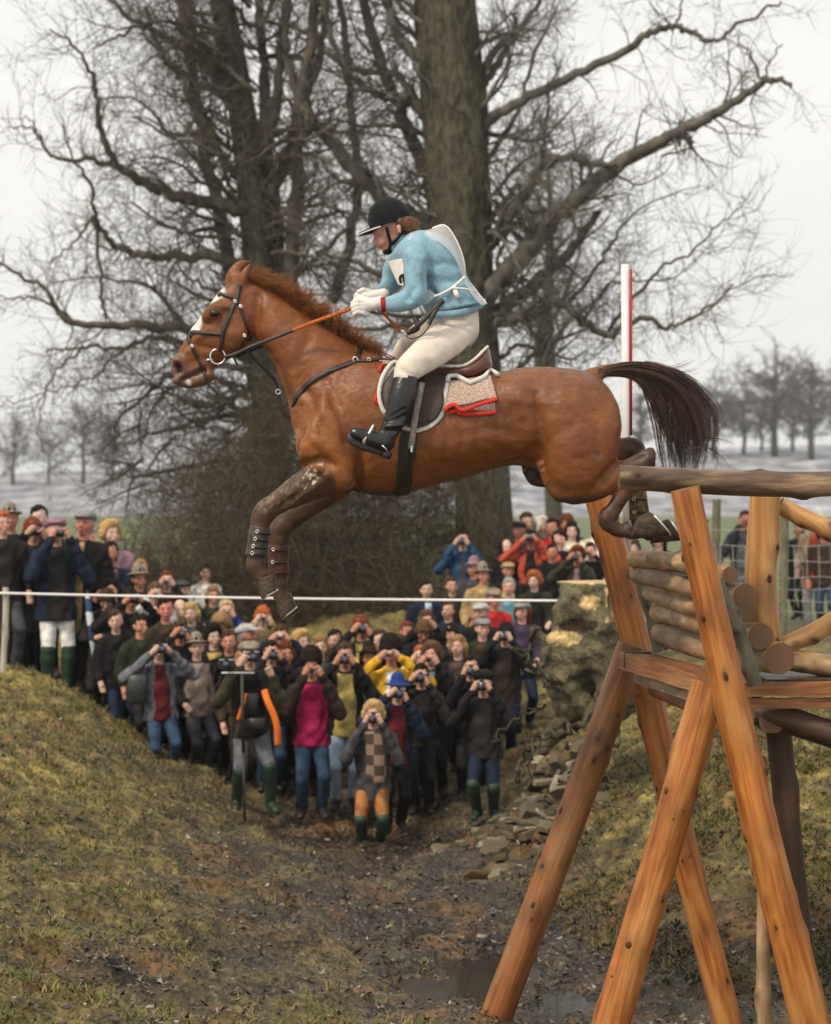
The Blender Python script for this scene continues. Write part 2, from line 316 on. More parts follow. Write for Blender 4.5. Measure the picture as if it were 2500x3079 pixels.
# ------------------------------------------------------------------ the horse
HY0 = 10.2
def hp(x, y, dy=0.0): return at(x, y, HY0 + dy)
def loft(mb, secs, sub=4, n=24, p=0.9, dy=0.0, col=None):
    """secs: (top x, top y, bottom x, bottom y, half width m[, depth offset]) in photograph pixels -> closed skin"""
    S = catmull([np.array([s[0], s[1], s[2], s[3], s[4], s[5] if len(s) > 5 else dy], float) for s in secs], sub); V = []; Fc = []
    for s in S:
        a = hp(s[0], s[1], s[5]); b = hp(s[2], s[3], s[5]); c = (a + b) / 2; u = (a - b) / 2; w = Vector((0, max(s[4], 0.004), 0))
        for k in range(n):
            t = 2 * math.pi * k / n; ct = math.cos(t); st = math.sin(t)
            V.append(c + u * math.copysign(abs(ct) ** p, ct) + w * math.copysign(abs(st) ** p, st))
    for i in range(len(S) - 1):
        for k in range(n):
            k2 = (k + 1) % n; Fc.append((i * n + k, (i + 1) * n + k, (i + 1) * n + k2, i * n + k2))
    Fc.append(tuple(range(n))); Fc.append(tuple(reversed(range((len(S) - 1) * n, len(S) * n))))
    mb.add(V, Fc, col); return mb
def rope(mb, pts, sub=4, n=16, wr=1.0, dy=0.0):
    """pts: (x, y, radius px) chain with rings across the path; wr = depth radius relative to the radius"""
    S = catmull([np.array([*q[:3], q[3] if len(q) > 3 else dy], float) for q in pts], sub); V = []; Fc = []
    for i, s in enumerate(S):
        d = S[min(i + 1, len(S) - 1)][:2] - S[max(i - 1, 0)][:2]; d = d / (np.linalg.norm(d) + 1e-9); nrm = np.array([-d[1], d[0]])
        c = hp(s[0], s[1], s[3]); r = s[2] / F * HY0; e = (hp(s[0] + nrm[0], s[1] + nrm[1], s[3]) - c).normalized() * r; w = Vector((0, r * wr, 0))
        for k in range(n):
            t = 2 * math.pi * k / n; V.append(c + e * math.cos(t) + w * math.sin(t))
    for i in range(len(S) - 1):
        for k in range(n):
            k2 = (k + 1) % n; Fc.append((i * n + k, (i + 1) * n + k, (i + 1) * n + k2, i * n + k2))
    Fc.append(tuple(range(n))); Fc.append(tuple(reversed(range((len(S) - 1) * n, len(S) * n))))
    mb.add(V, Fc); return mb
def remesh(mb, voxel, smooth=3, lam=0.5):
    me = mesh_from('tmp', mb.v, mb.f, False); bmt = bmesh.new(); bmt.from_mesh(me); bmesh.ops.recalc_face_normals(bmt, faces=bmt.faces); bmt.to_mesh(me); bmt.free()
    o = bpy.data.objects.new('tmp', me); link(o); md = o.modifiers.new('r', 'REMESH'); md.mode = 'VOXEL'; md.voxel_size = voxel
    dg = bpy.context.evaluated_depsgraph_get(); r = bpy.data.meshes.new_from_object(o.evaluated_get(dg)); bpy.data.objects.remove(o)
    V = np.empty(len(r.vertices) * 3, dtype=np.float32); r.vertices.foreach_get('co', V); V = V.reshape(-1, 3).astype(float)
    q = np.array([list(p.vertices) if len(p.vertices) == 4 else list(p.vertices) + [p.vertices[2]] for p in r.polygons]); bpy.data.meshes.remove(r)
    return relax(V, q, smooth, lam), q
def vnormals(V, Q):
    nf = np.cross(V[Q[:, 2]] - V[Q[:, 0]], V[Q[:, 3]] - V[Q[:, 1]]); N_ = np.zeros_like(V)
    for k in range(4): np.add.at(N_, Q[:, k], nf)
    return N_ / (np.linalg.norm(N_, axis=1, keepdims=True) + 1e-12)
def to_px(V): return np.stack([CX + V[:, 0] / V[:, 1] * F, HY - V[:, 2] / V[:, 1] * F], axis=1)
def seg_dist(P, line):
    d = np.full(len(P), 1e9); L_ = [np.array(q, float) for q in line]
    for a_, b_ in zip(L_[:-1], L_[1:]):
        ab = b_ - a_; t_ = np.clip(((P - a_) @ ab) / (ab @ ab + 1e-9), 0, 1); d = np.minimum(d, np.linalg.norm(P - a_ - t_[:, None] * ab, axis=1))
    return d
hb = MB()
# trunk: (back line, belly line, half width)
loft(hb, [(902, 1235, 892, 1325, .07), (925, 1170, 905, 1385, .15), (985, 1095, 960, 1430, .215), (1060, 1058, 1030, 1462, .245), (1140, 1062, 1110, 1485, .265), (1230, 1098, 1205, 1486, .285), (1330, 1120, 1318, 1458, .295),
          (1420, 1124, 1425, 1430, .29), (1495, 1119, 1505, 1405, .275), (1560, 1106, 1570, 1400, .265), (1640, 1103, 1650, 1420, .275), (1730, 1110, 1745, 1430, .265), (1795, 1133, 1805, 1420, .22), (1838, 1178, 1845, 1370, .15), (1862, 1225, 1864, 1325, .07)], p=0.88)
# neck and head
loft(hb, [(742, 838, 762, 1015, .07), (800, 862, 798, 1050, .082), (862, 902, 824, 1092, .098), (930, 952, 848, 1150, .115), (1005, 1000, 868, 1212, .14), (1070, 1038, 880, 1280, .17), (1120, 1060, 905, 1350, .185)], p=0.92)
loft(hb, [(742, 836, 768, 940, .05), (700, 846, 762, 1000, .085), (664, 872, 748, 1044, .105), (634, 912, 722, 1064, .10), (602, 955, 690, 1080, .088), (570, 998, 660, 1100, .072), (546, 1040, 634, 1118, .062), (526, 1075, 612, 1130, .060),
          (513, 1100, 596, 1140, .058), (517, 1122, 572, 1146, .046), (527, 1140, 550, 1148, .02)], p=0.85)
rope(hb, [(640, 1118, 24), (606, 1140, 22), (575, 1152, 18), (550, 1158, 11)], wr=1.35)          # lower jaw and lip
rope(hb, [(528, 1140, 16), (545, 1152, 12)], wr=2.2)
rope(hb, [(690, 1000, 62, -.045), (735, 1000, 52, -.05)], wr=0.55); rope(hb, [(690, 1000, 62, .045), (735, 1000, 52, .05)], wr=0.55)   # cheeks
for s in (-1, 1):
    rope(hb, [(615, 962, 17, s * .075), (645, 930, 22, s * .095), (690, 922, 18, s * .085), (720, 930, 10, s * .07)], wr=0.9)   # brow over the eye
    rope(hb, [(640, 985, 9, s * .085), (600, 1012, 8, s * .075), (575, 1035, 5, s * .06)], wr=0.8)                             # face crest
    rope(hb, [(522, 1092, 15, s * .045), (540, 1086, 17, s * .05), (552, 1108, 13, s * .05)], wr=0.9)                         # nostril wing
# ears
rope(hb, [(722, 866, 15, -.05), (727, 842, 17, -.055), (736, 820, 14, -.055), (746, 803, 9, -.05), (753, 788, 3, -.045)], wr=0.7)
rope(hb, [(690, 862, 17, .05), (697, 832, 22, .05), (715, 806, 19, .05), (738, 788, 10, .05), (752, 782, 3, .05)], wr=0.6)
rope(hb, [(742, 850, 30), (720, 846, 24), (700, 850, 16)], wr=1.6)   # poll
# shoulders and forearms
for s, ox, oy in ((-1, 0, 0), (1, 10, 6)):
    d = s * .17
    loft(hb, [(1000 + ox, 1120, 920 + ox, 1300, .06, d * .8), (1010 + ox, 1190, 900 + ox, 1370, .10, d), (1060 + ox, 1250, 912 + ox, 1400, .115, d), (1078 + ox, 1340, 930 + ox, 1425, .10, d), (1075 + ox, 1430, 965 + ox, 1440, .085, d), (1060 + ox, 1474, 1010 + ox, 1470, .06, d)], p=.95)
# near fore
rope(hb, [(1010, 1420, 62), (960, 1440, 57), (905, 1470, 47), (860, 1497, 39), (822, 1520, 34), (795, 1543, 35), (784, 1570, 31), (781, 1600, 26)], wr=.85, dy=-.15)
rope(hb, [(784, 1570, 31), (779, 1610, 25), (774, 1650, 25), (771, 1685, 29), (769, 1702, 30), (778, 1722, 24), (795, 1742, 26)], wr=.85, dy=-.15)
# far fore
rope(hb, [(1020, 1445, 55), (960, 1490, 47), (905, 1530, 42), (865, 1565, 38), (843, 1596, 35), (838, 1630, 29)], wr=.85, dy=.15)
rope(hb, [(841, 1600, 34), (837, 1640, 27), (836, 1690, 26), (838, 1735, 29), (842, 1756, 28), (840, 1775, 23), (846, 1796, 27)], wr=.85, dy=.15)
# thighs, gaskins, hocks, hind cannons
loft(hb, [(1575, 1180, 1845, 1185, .06, -.12), (1592, 1270, 1870, 1265, .115, -.15), (1606, 1345, 1864, 1335, .125, -.155), (1622, 1420, 1852, 1392, .115, -.155), (1648, 1480, 1835, 1440, .095, -.15), (1674, 1508, 1780, 1505, .06, -.15)], p=.95)
loft(hb, [(1540, 1180, 1840, 1185, .06, .12), (1560, 1270, 1865, 1265, .11, .15), (1562, 1350, 1850, 1335, .115, .155), (1568, 1410, 1820, 1380, .10, .155), (1590, 1455, 1760, 1440, .08, .15), (1618, 1464, 1700, 1462, .05, .15)], p=.95)
loft(hb, [(1720, 1400, 1690, 1512, .07), (1780, 1395, 1745, 1518, .075), (1835, 1388, 1810, 1500, .062), (1870, 1384, 1862, 1470, .05), (1908, 1366, 1898, 1445, .043), (1945, 1346, 1930, 1425, .043), (1964, 1344, 1955, 1412, .038), (1976, 1360, 1970, 1392, .02)], dy=-.15, p=1)
rope(hb, [(1950, 1376, 34), (1925, 1404, 31), (1898, 1446, 26), (1870, 1492, 24), (1848, 1528, 24), (1827, 1560, 31), (1846, 1587, 23), (1876, 1596, 23), (1900, 1590, 32)], wr=.8, dy=-.15)
rope(hb, [(1760, 1400, 52), (1830, 1370, 46), (1880, 1352, 38), (1905, 1350, 36), (1912, 1375, 33), (1915, 1420, 26), (1918, 1480, 24), (1922, 1540, 25), (1926, 1575, 30), (1945, 1598, 26), (1965, 1604, 28)], wr=.8, dy=.15)
# dock of the tail
rope(hb, [(1765, 1135, 26), (1800, 1122, 22), (1840, 1112, 19), (1880, 1112, 15), (1915, 1118, 11)], wr=.9)
hV, hQ = remesh(hb, 0.0105, 5, 0.5)
# muscle lines and hollows, raised or sunk along the surface
def carve(V, Q, items):
    for line, width, depth, side in items:
        Nn = vnormals(V, Q); P = to_px(V); d = seg_dist(P, line); wgt = np.exp(-(d / width) ** 2)
        wgt = wgt * (np.abs(Nn[:, 1]) > 0.25) * (1 if side == 0 else (np.sign(Nn[:, 1]) == side)); V = V + Nn * (wgt * depth * 1.5)[:, None]
    return relax(V, Q, 1, 0.35)
hV = carve(hV, hQ, [
    ([(1608, 1190), (1624, 1270), (1628, 1340), (1618, 1415)], 22, -.022, 0), ([(1612, 1352), (1570, 1388), (1530, 1402)], 18, -.012, 0), ([(1548, 1168), (1590, 1200)], 40, .016, 0), ([(1540, 1260), (1560, 1330)], 46, -.014, 0),
    ([(1086, 1320), (1086, 1360), (1080, 1440), (1062, 1482)], 15, -.022, 0), ([(1020, 1350), (1045, 1440)], 34, .010, 0), ([(1040, 1110), (1010, 1200), (955, 1300)], 24, -.008, 0), ([(960, 1230), (930, 1330)], 50, .012, 0),
    ([(905, 1400), (960, 1385), (1000, 1400)], 13, -.014, 0), ([(800, 1060), (840, 1120), (880, 1210)], 16, -.010, 0), ([(860, 940), (960, 1010), (1060, 1060)], 26, -.007, 0), ([(830, 990), (900, 1080)], 40, .007, 0),
    ([(778, 890), (770, 960), (756, 1020), (725, 1066)], 14, -.014, 0), ([(648, 1080), (600, 1078), (570, 1100)], 16, -.006, 0), ([(670, 900), (700, 905)], 14, -.008, 0), ([(533, 1103), (538, 1116)], 10, -.030, 0),
    ([(552, 1140), (590, 1124), (618, 1112)], 7, -.010, 0), ([(1690, 1220), (1720, 1300)], 80, .012, 0), ([(1845, 1400), (1800, 1450), (1770, 1490)], 12, -.010, 0), ([(1300, 1420), (1420, 1395), (1520, 1370)], 26, -.008, 0),
    ([(1880, 1395), (1935, 1372)], 8, -.008, 0), ([(880, 1505), (830, 1535)], 12, -.006, 0), ([(960, 1410), (900, 1455)], 20, .007, 0), ([(1150, 1300), (1200, 1440)], 60, -.008, 0),
    ([(930, 1180), (960, 1260), (985, 1330)], 14, -.007, 0), ([(985, 1150), (1015, 1240), (1040, 1330)], 14, -.007, 0), ([(1000, 1250), (1030, 1300)], 22, .008, 0), ([(900, 1290), (940, 1350), (990, 1380)], 14, -.007, 0), ([(880, 1130), (900, 1200)], 16, .006, 0), ([(930, 1010), (900, 1090), (905, 1170)], 18, -.007, 0),
    ([(1660, 1150), (1650, 1230)], 30, -.006, 0), ([(1760, 1180), (1790, 1270), (1800, 1360)], 18, -.008, 0), ([(1700, 1350), (1720, 1440)], 40, .008, 0), ([(1640, 1440), (1700, 1480)], 16, -.006, 0), ([(1330, 1180), (1345, 1300), (1335, 1400)], 10, -.004, 0), ([(1375, 1200), (1392, 1300), (1385, 1390)], 10, -.004, 0), ([(1425, 1210), (1440, 1300), (1432, 1370)], 10, -.004, 0), ([(1480, 1220), (1500, 1300), (1500, 1350)], 14, -.005, 0), ([(1460, 1290), (1530, 1300)], 20, -.006, 0),
    ([(945, 1440), (900, 1480), (855, 1515)], 7, -.006, 0), ([(985, 1430), (940, 1470)], 9, .006, 0), ([(690, 1010), (735, 1005)], 30, .005, 0), ([(600, 1040), (640, 1050)], 10, -.006, 0), ([(560, 1060), (590, 1045)], 9, .004, 0), ([(655, 925), (690, 940)], 9, -.006, 0)])
hV = hV + vnormals(hV, hQ) * (np.array([.0035 * noise.noise(Vector((v[0] * 16, v[1] * 16, v[2] * 22))) + .002 * noise.noise(Vector((v[0] * 45, v[1] * 40, v[2] * 60))) for v in hV]))[:, None]
hN = vnormals(hV, hQ); hPX = to_px(hV)
base = np.array((0.182, 0.059, 0.0130)); hc = np.tile(base, (len(hV), 1))
def blend(mask, c): 
    global hc
    mask = np.clip(mask, 0, 1)[:, None]; hc = hc * (1 - mask) + np.array(c) * mask
x_, y_ = hPX[:, 0], hPX[:, 1]; sd_ = hV[:, 1] - HY0
nse = np.array([noise.noise(Vector(v * 9)) + 0.5 * noise.noise(Vector(v * 30)) for v in hV])
nse2 = np.array([noise.noise(Vector(v * 75)) + .7 * noise.noise(Vector(v * 32)) for v in hV])
blend(smooth01(1290, 1120, y_) * smooth01(1380, 1500, x_) * 0.5, (0.150, 0.068, 0.026))              # duller rump
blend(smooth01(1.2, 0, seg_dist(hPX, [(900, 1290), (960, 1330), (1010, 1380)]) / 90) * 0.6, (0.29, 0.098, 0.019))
fl = ((x_ < 1010) & (y_ > 1400)) * smooth01(0, 26, (y_ - 1408) + (960 - x_) * 0.35 + nse * 14)        # wet, muddy forelegs
blend(fl * 0.92, (0.062, 0.030, 0.017)); hl_ = np.maximum(smooth01(1478, 1506, y_ + nse * 10) * (x_ > 1560), smooth01(1835, 1905, x_ + nse * 14) * (y_ > 1300))
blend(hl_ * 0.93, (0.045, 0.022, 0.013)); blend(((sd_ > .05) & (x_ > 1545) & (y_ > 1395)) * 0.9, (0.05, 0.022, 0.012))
mud = (seg_dist(hPX, [(960, 1415), (870, 1480), (800, 1510)]) < 34) * smooth01(0, .5, nse2) * (hN[:, 1] < 0.35); blend(mud * 0.75, (0.24, 0.17, 0.095))
mud2 = (seg_dist(hPX, [(955, 1410), (930, 1450)]) < 22) * (nse2 > 0.28) * (hN[:, 1] < 0.2); blend(mud2 * 0.9, (0.55, 0.45, 0.30))
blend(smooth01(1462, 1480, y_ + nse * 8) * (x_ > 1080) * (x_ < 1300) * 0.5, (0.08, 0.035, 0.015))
muz = smooth01(66, 20, seg_dist(hPX, [(520, 1105), (548, 1145), (590, 1150)])); blend(muz * 0.75, (0.10, 0.055, 0.042))
blend(smooth01(12, 4, seg_dist(hPX, [(532, 1098), (538, 1115)])) * 0.95, (0.028, 0.012, 0.012)); blend(smooth01(6, 2, seg_dist(hPX, [(545, 1142), (585, 1126), (612, 1116)])) * .9, (0.03, 0.015, 0.012))
blz = smooth01(.074, .060, np.abs(sd_) + nse * .004) * smooth01(38, 26, seg_dist(hPX, [(646, 886), (590, 968)]) + nse * 4); blend(blz, (0.72, 0.68, 0.62))
blend(smooth01(9, 4, seg_dist(hPX, [(566, 1146), (570, 1154)])) * .8, (0.6, 0.52, 0.46))
blend(smooth01(11, 5, seg_dist(hPX, [(1794, 1362), (1800, 1366)])) * .75, (0.06, 0.03, 0.02)); blend(smooth01(40, 16, np.hypot((x_ - 645) * 0.8, y_ - 942)) * 0.5, (0.10, 0.035, 0.016))
blend(smooth01(1880, 1780, x_) * 0 + ((x_ > 1800) & (y_ < 1150)) * 0.6, (0.13, 0.05, 0.025))
hc *= (1 + 0.16 * nse)[:, None]; hc *= (1 + .10 * np.array([noise.noise(Vector((v.x * 14, v.y * 6, v.z * 26))) for v in map(Vector, hV)]))[:, None]
m, n, b = nodes_of('chestnut_coat'); N = n.nodes.new; K = n.links.new
a = N('ShaderNodeAttribute'); a.attribute_name = 'Col'; t = N('ShaderNodeTexCoord'); mq = N('ShaderNodeMapping'); mq.inputs['Scale'].default_value = (26, 90, 110); mq.inputs['Rotation'].default_value = (0, 0.35, 0); K(t.outputs['Object'], mq.inputs[0])
z = N('ShaderNodeTexNoise'); z.inputs['Scale'].default_value = 1.6; z.inputs['Detail'].default_value = 3; K(mq.outputs[0], z.inputs['Vector'])
r = N('ShaderNodeMapRange'); r.inputs[3].default_value = 0.62; r.inputs[4].default_value = 1.38; K(z.outputs[0], r.inputs[0]); h = N('ShaderNodeHueSaturation'); K(r.outputs[0], h.inputs['Value']); K(a.outputs['Color'], h.inputs['Color']); K(h.outputs[0], b.inputs['Base Color'])
bp = N('ShaderNodeBump'); bp.inputs['Strength'].default_value = 0.22; bp.inputs['Distance'].default_value = 0.006; K(z.outputs[0], bp.inputs['Height']); K(bp.outputs[0], b.inputs['Normal'])
b.inputs['Roughness'].default_value = 0.47; b.inputs['Specular IOR Level'].default_value = 0.42; b.inputs['Sheen Weight'].default_value = 0.04; M['coat'] = m
horse = empty('horse', hp(1350, 1490)); tag(horse, 'chestnut horse with a white blaze leaping over the log fence, legs muddy and folded', 'horse')
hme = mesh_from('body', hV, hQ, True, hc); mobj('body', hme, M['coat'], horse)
# short coat hair lying over the skin
rc = np.random.default_rng(12); pick = rc.integers(0, len(hQ), 90000); cen = hV[hQ[pick]]; wq = rc.dirichlet((1, 1, 1, 1), len(pick)); pos = (cen * wq[:, :, None]).sum(axis=1); hnq = hN[hQ[pick, 0]]; cq = hc[hQ[pick, 0]]
pq = to_px(pos); legf = ((pq[:, 0] < 1000) & (pq[:, 1] > 1430)) | ((pq[:, 1] > 1480) & (pq[:, 0] > 1560)); flow = np.where(legf[:, None], np.array([[.1, 0, -1.]]), np.array([[1., 0, -.45]])) + rc.normal(0, .22, (len(pos), 3)); flow -= hnq * (flow * hnq).sum(axis=1, keepdims=True); flow /= np.linalg.norm(flow, axis=1, keepdims=True) + 1e-9
keepf = ~((pq[:, 0] < 640) & (pq[:, 1] > 1060)); pos, hnq, cq, flow = pos[keepf], hnq[keepf], cq[keepf], flow[keepf]; ln = rc.uniform(.007, .014, len(pos))[:, None]; sdv = np.cross(flow, hnq) * rc.uniform(.0006, .0011, len(pos))[:, None]; tipq = pos + flow * ln + hnq * (ln * rc.uniform(.10, .32, len(pos))[:, None])
cV = np.stack([pos - sdv, pos + sdv, tipq + sdv * .25, tipq - sdv * .25], axis=1).reshape(-1, 3); cC = np.repeat(cq * rc.uniform(.55, 1.5, len(pos))[:, None], 4, axis=0); mobj('coat_hair', mesh_from('coat_hair', cV, np.arange(len(cV)).reshape(-1, 4), False, cC), mat('coat_hairs', (1, 1, 1), .5, .1, 8, attr=True, spec=.3), horse)
HB = BVHTree.FromPolygons([tuple(v) for v in hV], [tuple(q) for q in hQ])
def onh(x, y, off=0.004, fallback=-.2):
    """where the sight line through a pixel meets the near side of the horse, lifted off the skin"""
    d = at(x, y, 1.0).normalized(); hit = HB.ray_cast(Vector((0, 0, 0)), d)
    if hit[0] is None:
        q = HB.find_nearest(hp(x, y, fallback)); return q[0] + q[1] * off
    return hit[0] + hit[1] * off
M['hair_red'] = mat('chestnut_mane_hair', (0.225, 0.082, 0.023), .5, .5, 30, spec=.35, stretch=(1, 1, .2)); M['hair_tail'] = mat('dark_tail_hair', (0.085, 0.04, 0.022), .4, .6, 30, spec=.4, stretch=(1, 1, .2), c2=(0.022, 0.013, 0.010))
M['hoof'] = mat('muddy_hoof', (0.060, 0.040, 0.026), .55, .5, 40, .5, 80); M['iron'] = mat('worn_steel', (0.62, 0.60, 0.57), .3, .2, 40, metal=.9, spec=.5)
# hooves: coronet edge -> sole edge
def hoof(cor, sole, w0, w1, dy, name='hoof'):
    mb = MB(); (a1, a2), (b1, b2) = cor, sole
    loft(mb, [(*a1, *a2, w0), (*[(2 * p + q) / 3 for p, q in zip(a1, b1)], *[(2 * p + q) / 3 for p, q in zip(a2, b2)], (w0 * 2 + w1) / 3), (*[(p + 4 * q) / 5 for p, q in zip(a1, b1)], *[(p + 4 * q) / 5 for p, q in zip(a2, b2)], w1), (*b1, *b2, w1)], sub=3, n=20, dy=dy, p=.8)
    o = mb.build(name, M['hoof'], horse)
    sh = MB(); (c1, c2) = sole; pts = []
    A = hp(*c1, dy); B_ = hp(*c2, dy); c = (A + B_) / 2; u = (A - B_) / 2; out = (c - (hp(*a1, dy) + hp(*a2, dy)) / 2).normalized() * .004
    for k in range(13):
        t_ = math.radians(30 + 300 * k / 12); pts.append(c + out - u * math.cos(t_) * .9 * -1 + Vector((0, w1 * .9 * math.sin(t_), 0)))
    sh.tube(pts, .007, 6); s_ = sh.build('shoe', M['iron'], None); child(s_, o); s_.matrix_parent_inverse = Matrix()
    return o
hoof([(772, 1742), (828, 1722)], [(786, 1800), (836, 1770)], .040, .055, -.15); hoof([(826, 1792), (876, 1782)], [(845, 1862), (893, 1822)], .040, .055, .15)
hoof([(1918, 1556), (1890, 1622)], [(1952, 1538), (2016, 1612)], .040, .055, -.15); hoof([(1975, 1575), (1955, 1635)], [(2008, 1560), (2050, 1625)], .038, .05, .15)
# eye
eb = MB(); ec = onh(645, 942, -.003); eb.ball(ec, (.024, .017, .019)); eo = eb.build('eye', mat('dark_eye', (0.012, 0.007, 0.006), .06, .3, 20, spec=.6), horse)
lid = MB(); lp = [onh(*q, .003) for q in ((626, 947), (634, 935), (646, 931), (657, 936), (664, 947))]; lid.tube([Vector(p) for p in catmull(lp, 3)], .0055, 6); lid.build('eyelid', M['coat'], eo) if False else None
# hair: thin tapering blades
def hair_blades(curves, widths):
    """curves: list of point lists (same length), ribbons of triangular section"""
    C = np.array(curves); k, n_, _ = C.shape; T = np.gradient(C, axis=1); T /= np.linalg.norm(T, axis=2, keepdims=True) + 1e-9
    U = np.cross(T, np.array([0, 1, 0])); U /= np.linalg.norm(U, axis=2, keepdims=True) + 1e-9; W = np.cross(T, U)
    tap = np.linspace(1, .15, n_)[None, :, None] * np.asarray(widths)[:, None, None]
    V = np.stack([C + U * tap, C + (-.5 * U + .87 * W) * tap, C + (-.5 * U - .87 * W) * tap], axis=2).reshape(-1, 3)
    b0 = (np.arange(k) * n_ * 3)[:, None, None, None] + (np.arange(n_ - 1) * 3)[None, :, None, None]; j = np.arange(3)[None, None, :, None]
    Qd = np.concatenate([b0 + j, b0 + (j + 1) % 3, b0 + 3 + (j + 1) % 3, b0 + 3 + j], axis=3).reshape(-1, 4); return V, Qd
crest = [(748, 852), (800, 872), (872, 908), (925, 946), (1010, 998), (1074, 1034), (1140, 1056)]; tips = [(768, 800), (826, 820), (898, 850), (962, 892), (1015, 935), (1098, 995), (1146, 1046)]
cs = catmull(crest, 20); ts = catmull(tips, 20); cur = []; wid = []
for _ in range(3200):
    u = random.random() * (len(cs) - 1.01); i = int(u); f = u - i; rt = cs[i] * (1 - f) + cs[i + 1] * f; tp = ts[i] * (1 - f) + ts[i + 1] * f
    tf = random.Random(int(u * 2.3)); near_side = random.random(); l = random.uniform(.7, 1.0) + tf.uniform(-.22, .18) + .1 * nz3(u * .35, 2); tl = tf.gauss(0, 11)
    if 96 < u < 104: l *= .8
    dy0 = random.gauss(0, .012); dy1 = dy0 + random.gauss(-.012, .03); lean = random.gauss(6, 6) + tl + (int(u * 2.3) + .5 - u * 2.3) * 9
    root = rt + np.array([0, random.uniform(-2, 14)]); tip = rt + (tp - rt) * l + np.array([lean, random.gauss(0, 6)]); midp = (root + tip) / 2 + np.array([random.gauss(-4, 5), random.gauss(-3, 4)])
    if near_side < .3: dy1 -= .05; tip = tip + np.array([8, 26]); midp = midp + np.array([0, -8])
    pts = [hp(*(root * (1 - s) ** 2 + midp * 2 * s * (1 - s) + tip * s * s), dy0 + (dy1 - dy0) * s) for s in (0, .25, .5, .75, 1)]
    cur.append(pts); wid.append(random.uniform(.0012, .0026))
for _ in range(260):   # forelock
    r0 = np.array([random.uniform(702, 736), random.uniform(842, 852)]); t0 = r0 + np.array([random.gauss(-14, 8), random.gauss(16, 12)]); md = (r0 + t0) / 2 + np.array([-6, -14]); dy0 = random.gauss(.0, .02)
    cur.append([hp(*(r0 * (1 - s) ** 2 + md * 2 * s * (1 - s) + t0 * s * s), dy0) for s in (0, .25, .5, .75, 1)]); wid.append(random.uniform(.0015, .003))
V_, Q_ = hair_blades(cur, wid); mobj('mane', mesh_from('mane', V_, Q_), M['hair_red'], horse)
inner = [(1795, 1132), (1850, 1128), (1898, 1134), (1932, 1158), (1956, 1205), (1974, 1275), (1986, 1345), (2004, 1414)]
outer = [(1800, 1112), (1862, 1094), (1930, 1094), (2005, 1110), (2075, 1146), (2122, 1215), (2135, 1310), (2098, 1412)]
ci = catmull(inner, 3); co = catmull(outer, 3); cur = []; wid = []
clumps = [(random.random() ** .8, random.uniform(.62, 1.0) if random.random() < .4 else random.uniform(.92, 1.05), random.gauss(0, .20), random.uniform(0, 6.28), random.uniform(2, 20), random.gauss(0, .030), random.random() < .12) for _ in range(95)]
for k in range(2300):
    a_, end, fan, wob, amp, dyc, stray = clumps[int(random.random() * 95)]; end *= random.uniform(.86, 1.03); st = random.choice([0, 0, .05, .1, .2, .3]); dy0 = random.gauss(0, .012); ja = random.gauss(0, .075); pts = []; jx, jy = random.gauss(0, 7), random.gauss(0, 7)
    for j in range(11):
        s = st + (end - st) * j / 10; q = min(max(s, 0), .999) * (len(ci) - 1); i = int(q); f = q - i; pi_ = ci[i] * (1 - f) + ci[i + 1] * f; po = co[i] * (1 - f) + co[i + 1] * f
        aa = a_ + ja * (1 - .72 * s) + fan * s * s + .04 * math.sin(s * 7 + wob) * s; aa = aa if aa < 1 else 1 + (aa - 1) * .6
        p_ = pi_ * (1 - aa) + po * aa + np.array([math.sin(s * 6 + wob), math.cos(s * 5 + wob)]) * amp * s + np.array([jx, jy]) * s * (1.25 - s)
        if stray: p_ = p_ + np.array([42, -10 + 44 * math.sin(wob)]) * s ** 3
        pts.append(hp(p_[0], p_[1], dy0 + dyc * s * 1.6))
    cur.append(pts); wid.append(random.uniform(.0010, .0024))
for (a0, a1, a2) in (((1990, 1115), (2040, 1112), (2085, 1086)), ((2010, 1122), (2060, 1130), (2100, 1118)), ((2100, 1330), (2170, 1310), (2205, 1345)), ((2110, 1340), (2160, 1350), (2190, 1400)), ((2120, 1180), (2168, 1230), (2172, 1300)), ((2080, 1150), (2160, 1190), (2176, 1280))):
    for k in range(9):
        j = np.array([random.gauss(0, 5), random.gauss(0, 5)]); P0, P1, P2 = (np.array(q, float) + j * w for q, w in zip((a0, a1, a2), (1, 1.2, 1.6)))
        cur.append([hp(*(P0 * (1 - s) ** 2 + P1 * 2 * s * (1 - s) + P2 * s * s), random.gauss(0, .004)) for s in np.linspace(0, 1, 11)]); wid.append(random.uniform(.0010, .0018))
V_, Q_ = hair_blades(cur, wid); mobj('tail', mesh_from('tail', V_, Q_), M['hair_tail'], horse)
# ------------------------------------------------------------------ tack: straps that follow the horse
M['strap'] = mat('black_brown_leather', (0.022, 0.016, 0.013), .42, .4, 60, .2, 200, spec=.45); M['flap'] = mat('dark_flap_leather', (0.036, 0.024, 0.020), .5, .35, 50, .15, 160, spec=.4)
M['seat'] = mat('reddish_saddle_leather', (0.13, 0.036, 0.020), .32, .45, 14, .1, 120, spec=.5, c2=(0.07, 0.022, 0.014)); M['fleece'] = mat('white_fleece', (0.74, 0.71, 0.66), .9, .1, 90, .6, 300)
M['rubber'] = mat('orange_rubber_rein', (0.42, 0.10, 0.022), .6, .25, 60, .3, 200); M['webbing'] = mat('grey_stirrup_leather', (0.20, 0.17, 0.14), .55, .35, 50, .2, 150)
M['cloth_tweed'] = mat('pink_flecked_saddle_cloth', (0.22, 0.10, 0.08), .9, .3, 190, .5, 260, c2=(0.66, 0.54, 0.46), detail=1); M['red_binding'] = mat('red_binding', (0.52, 0.035, 0.018), .8, .2, 60, .3, 200)
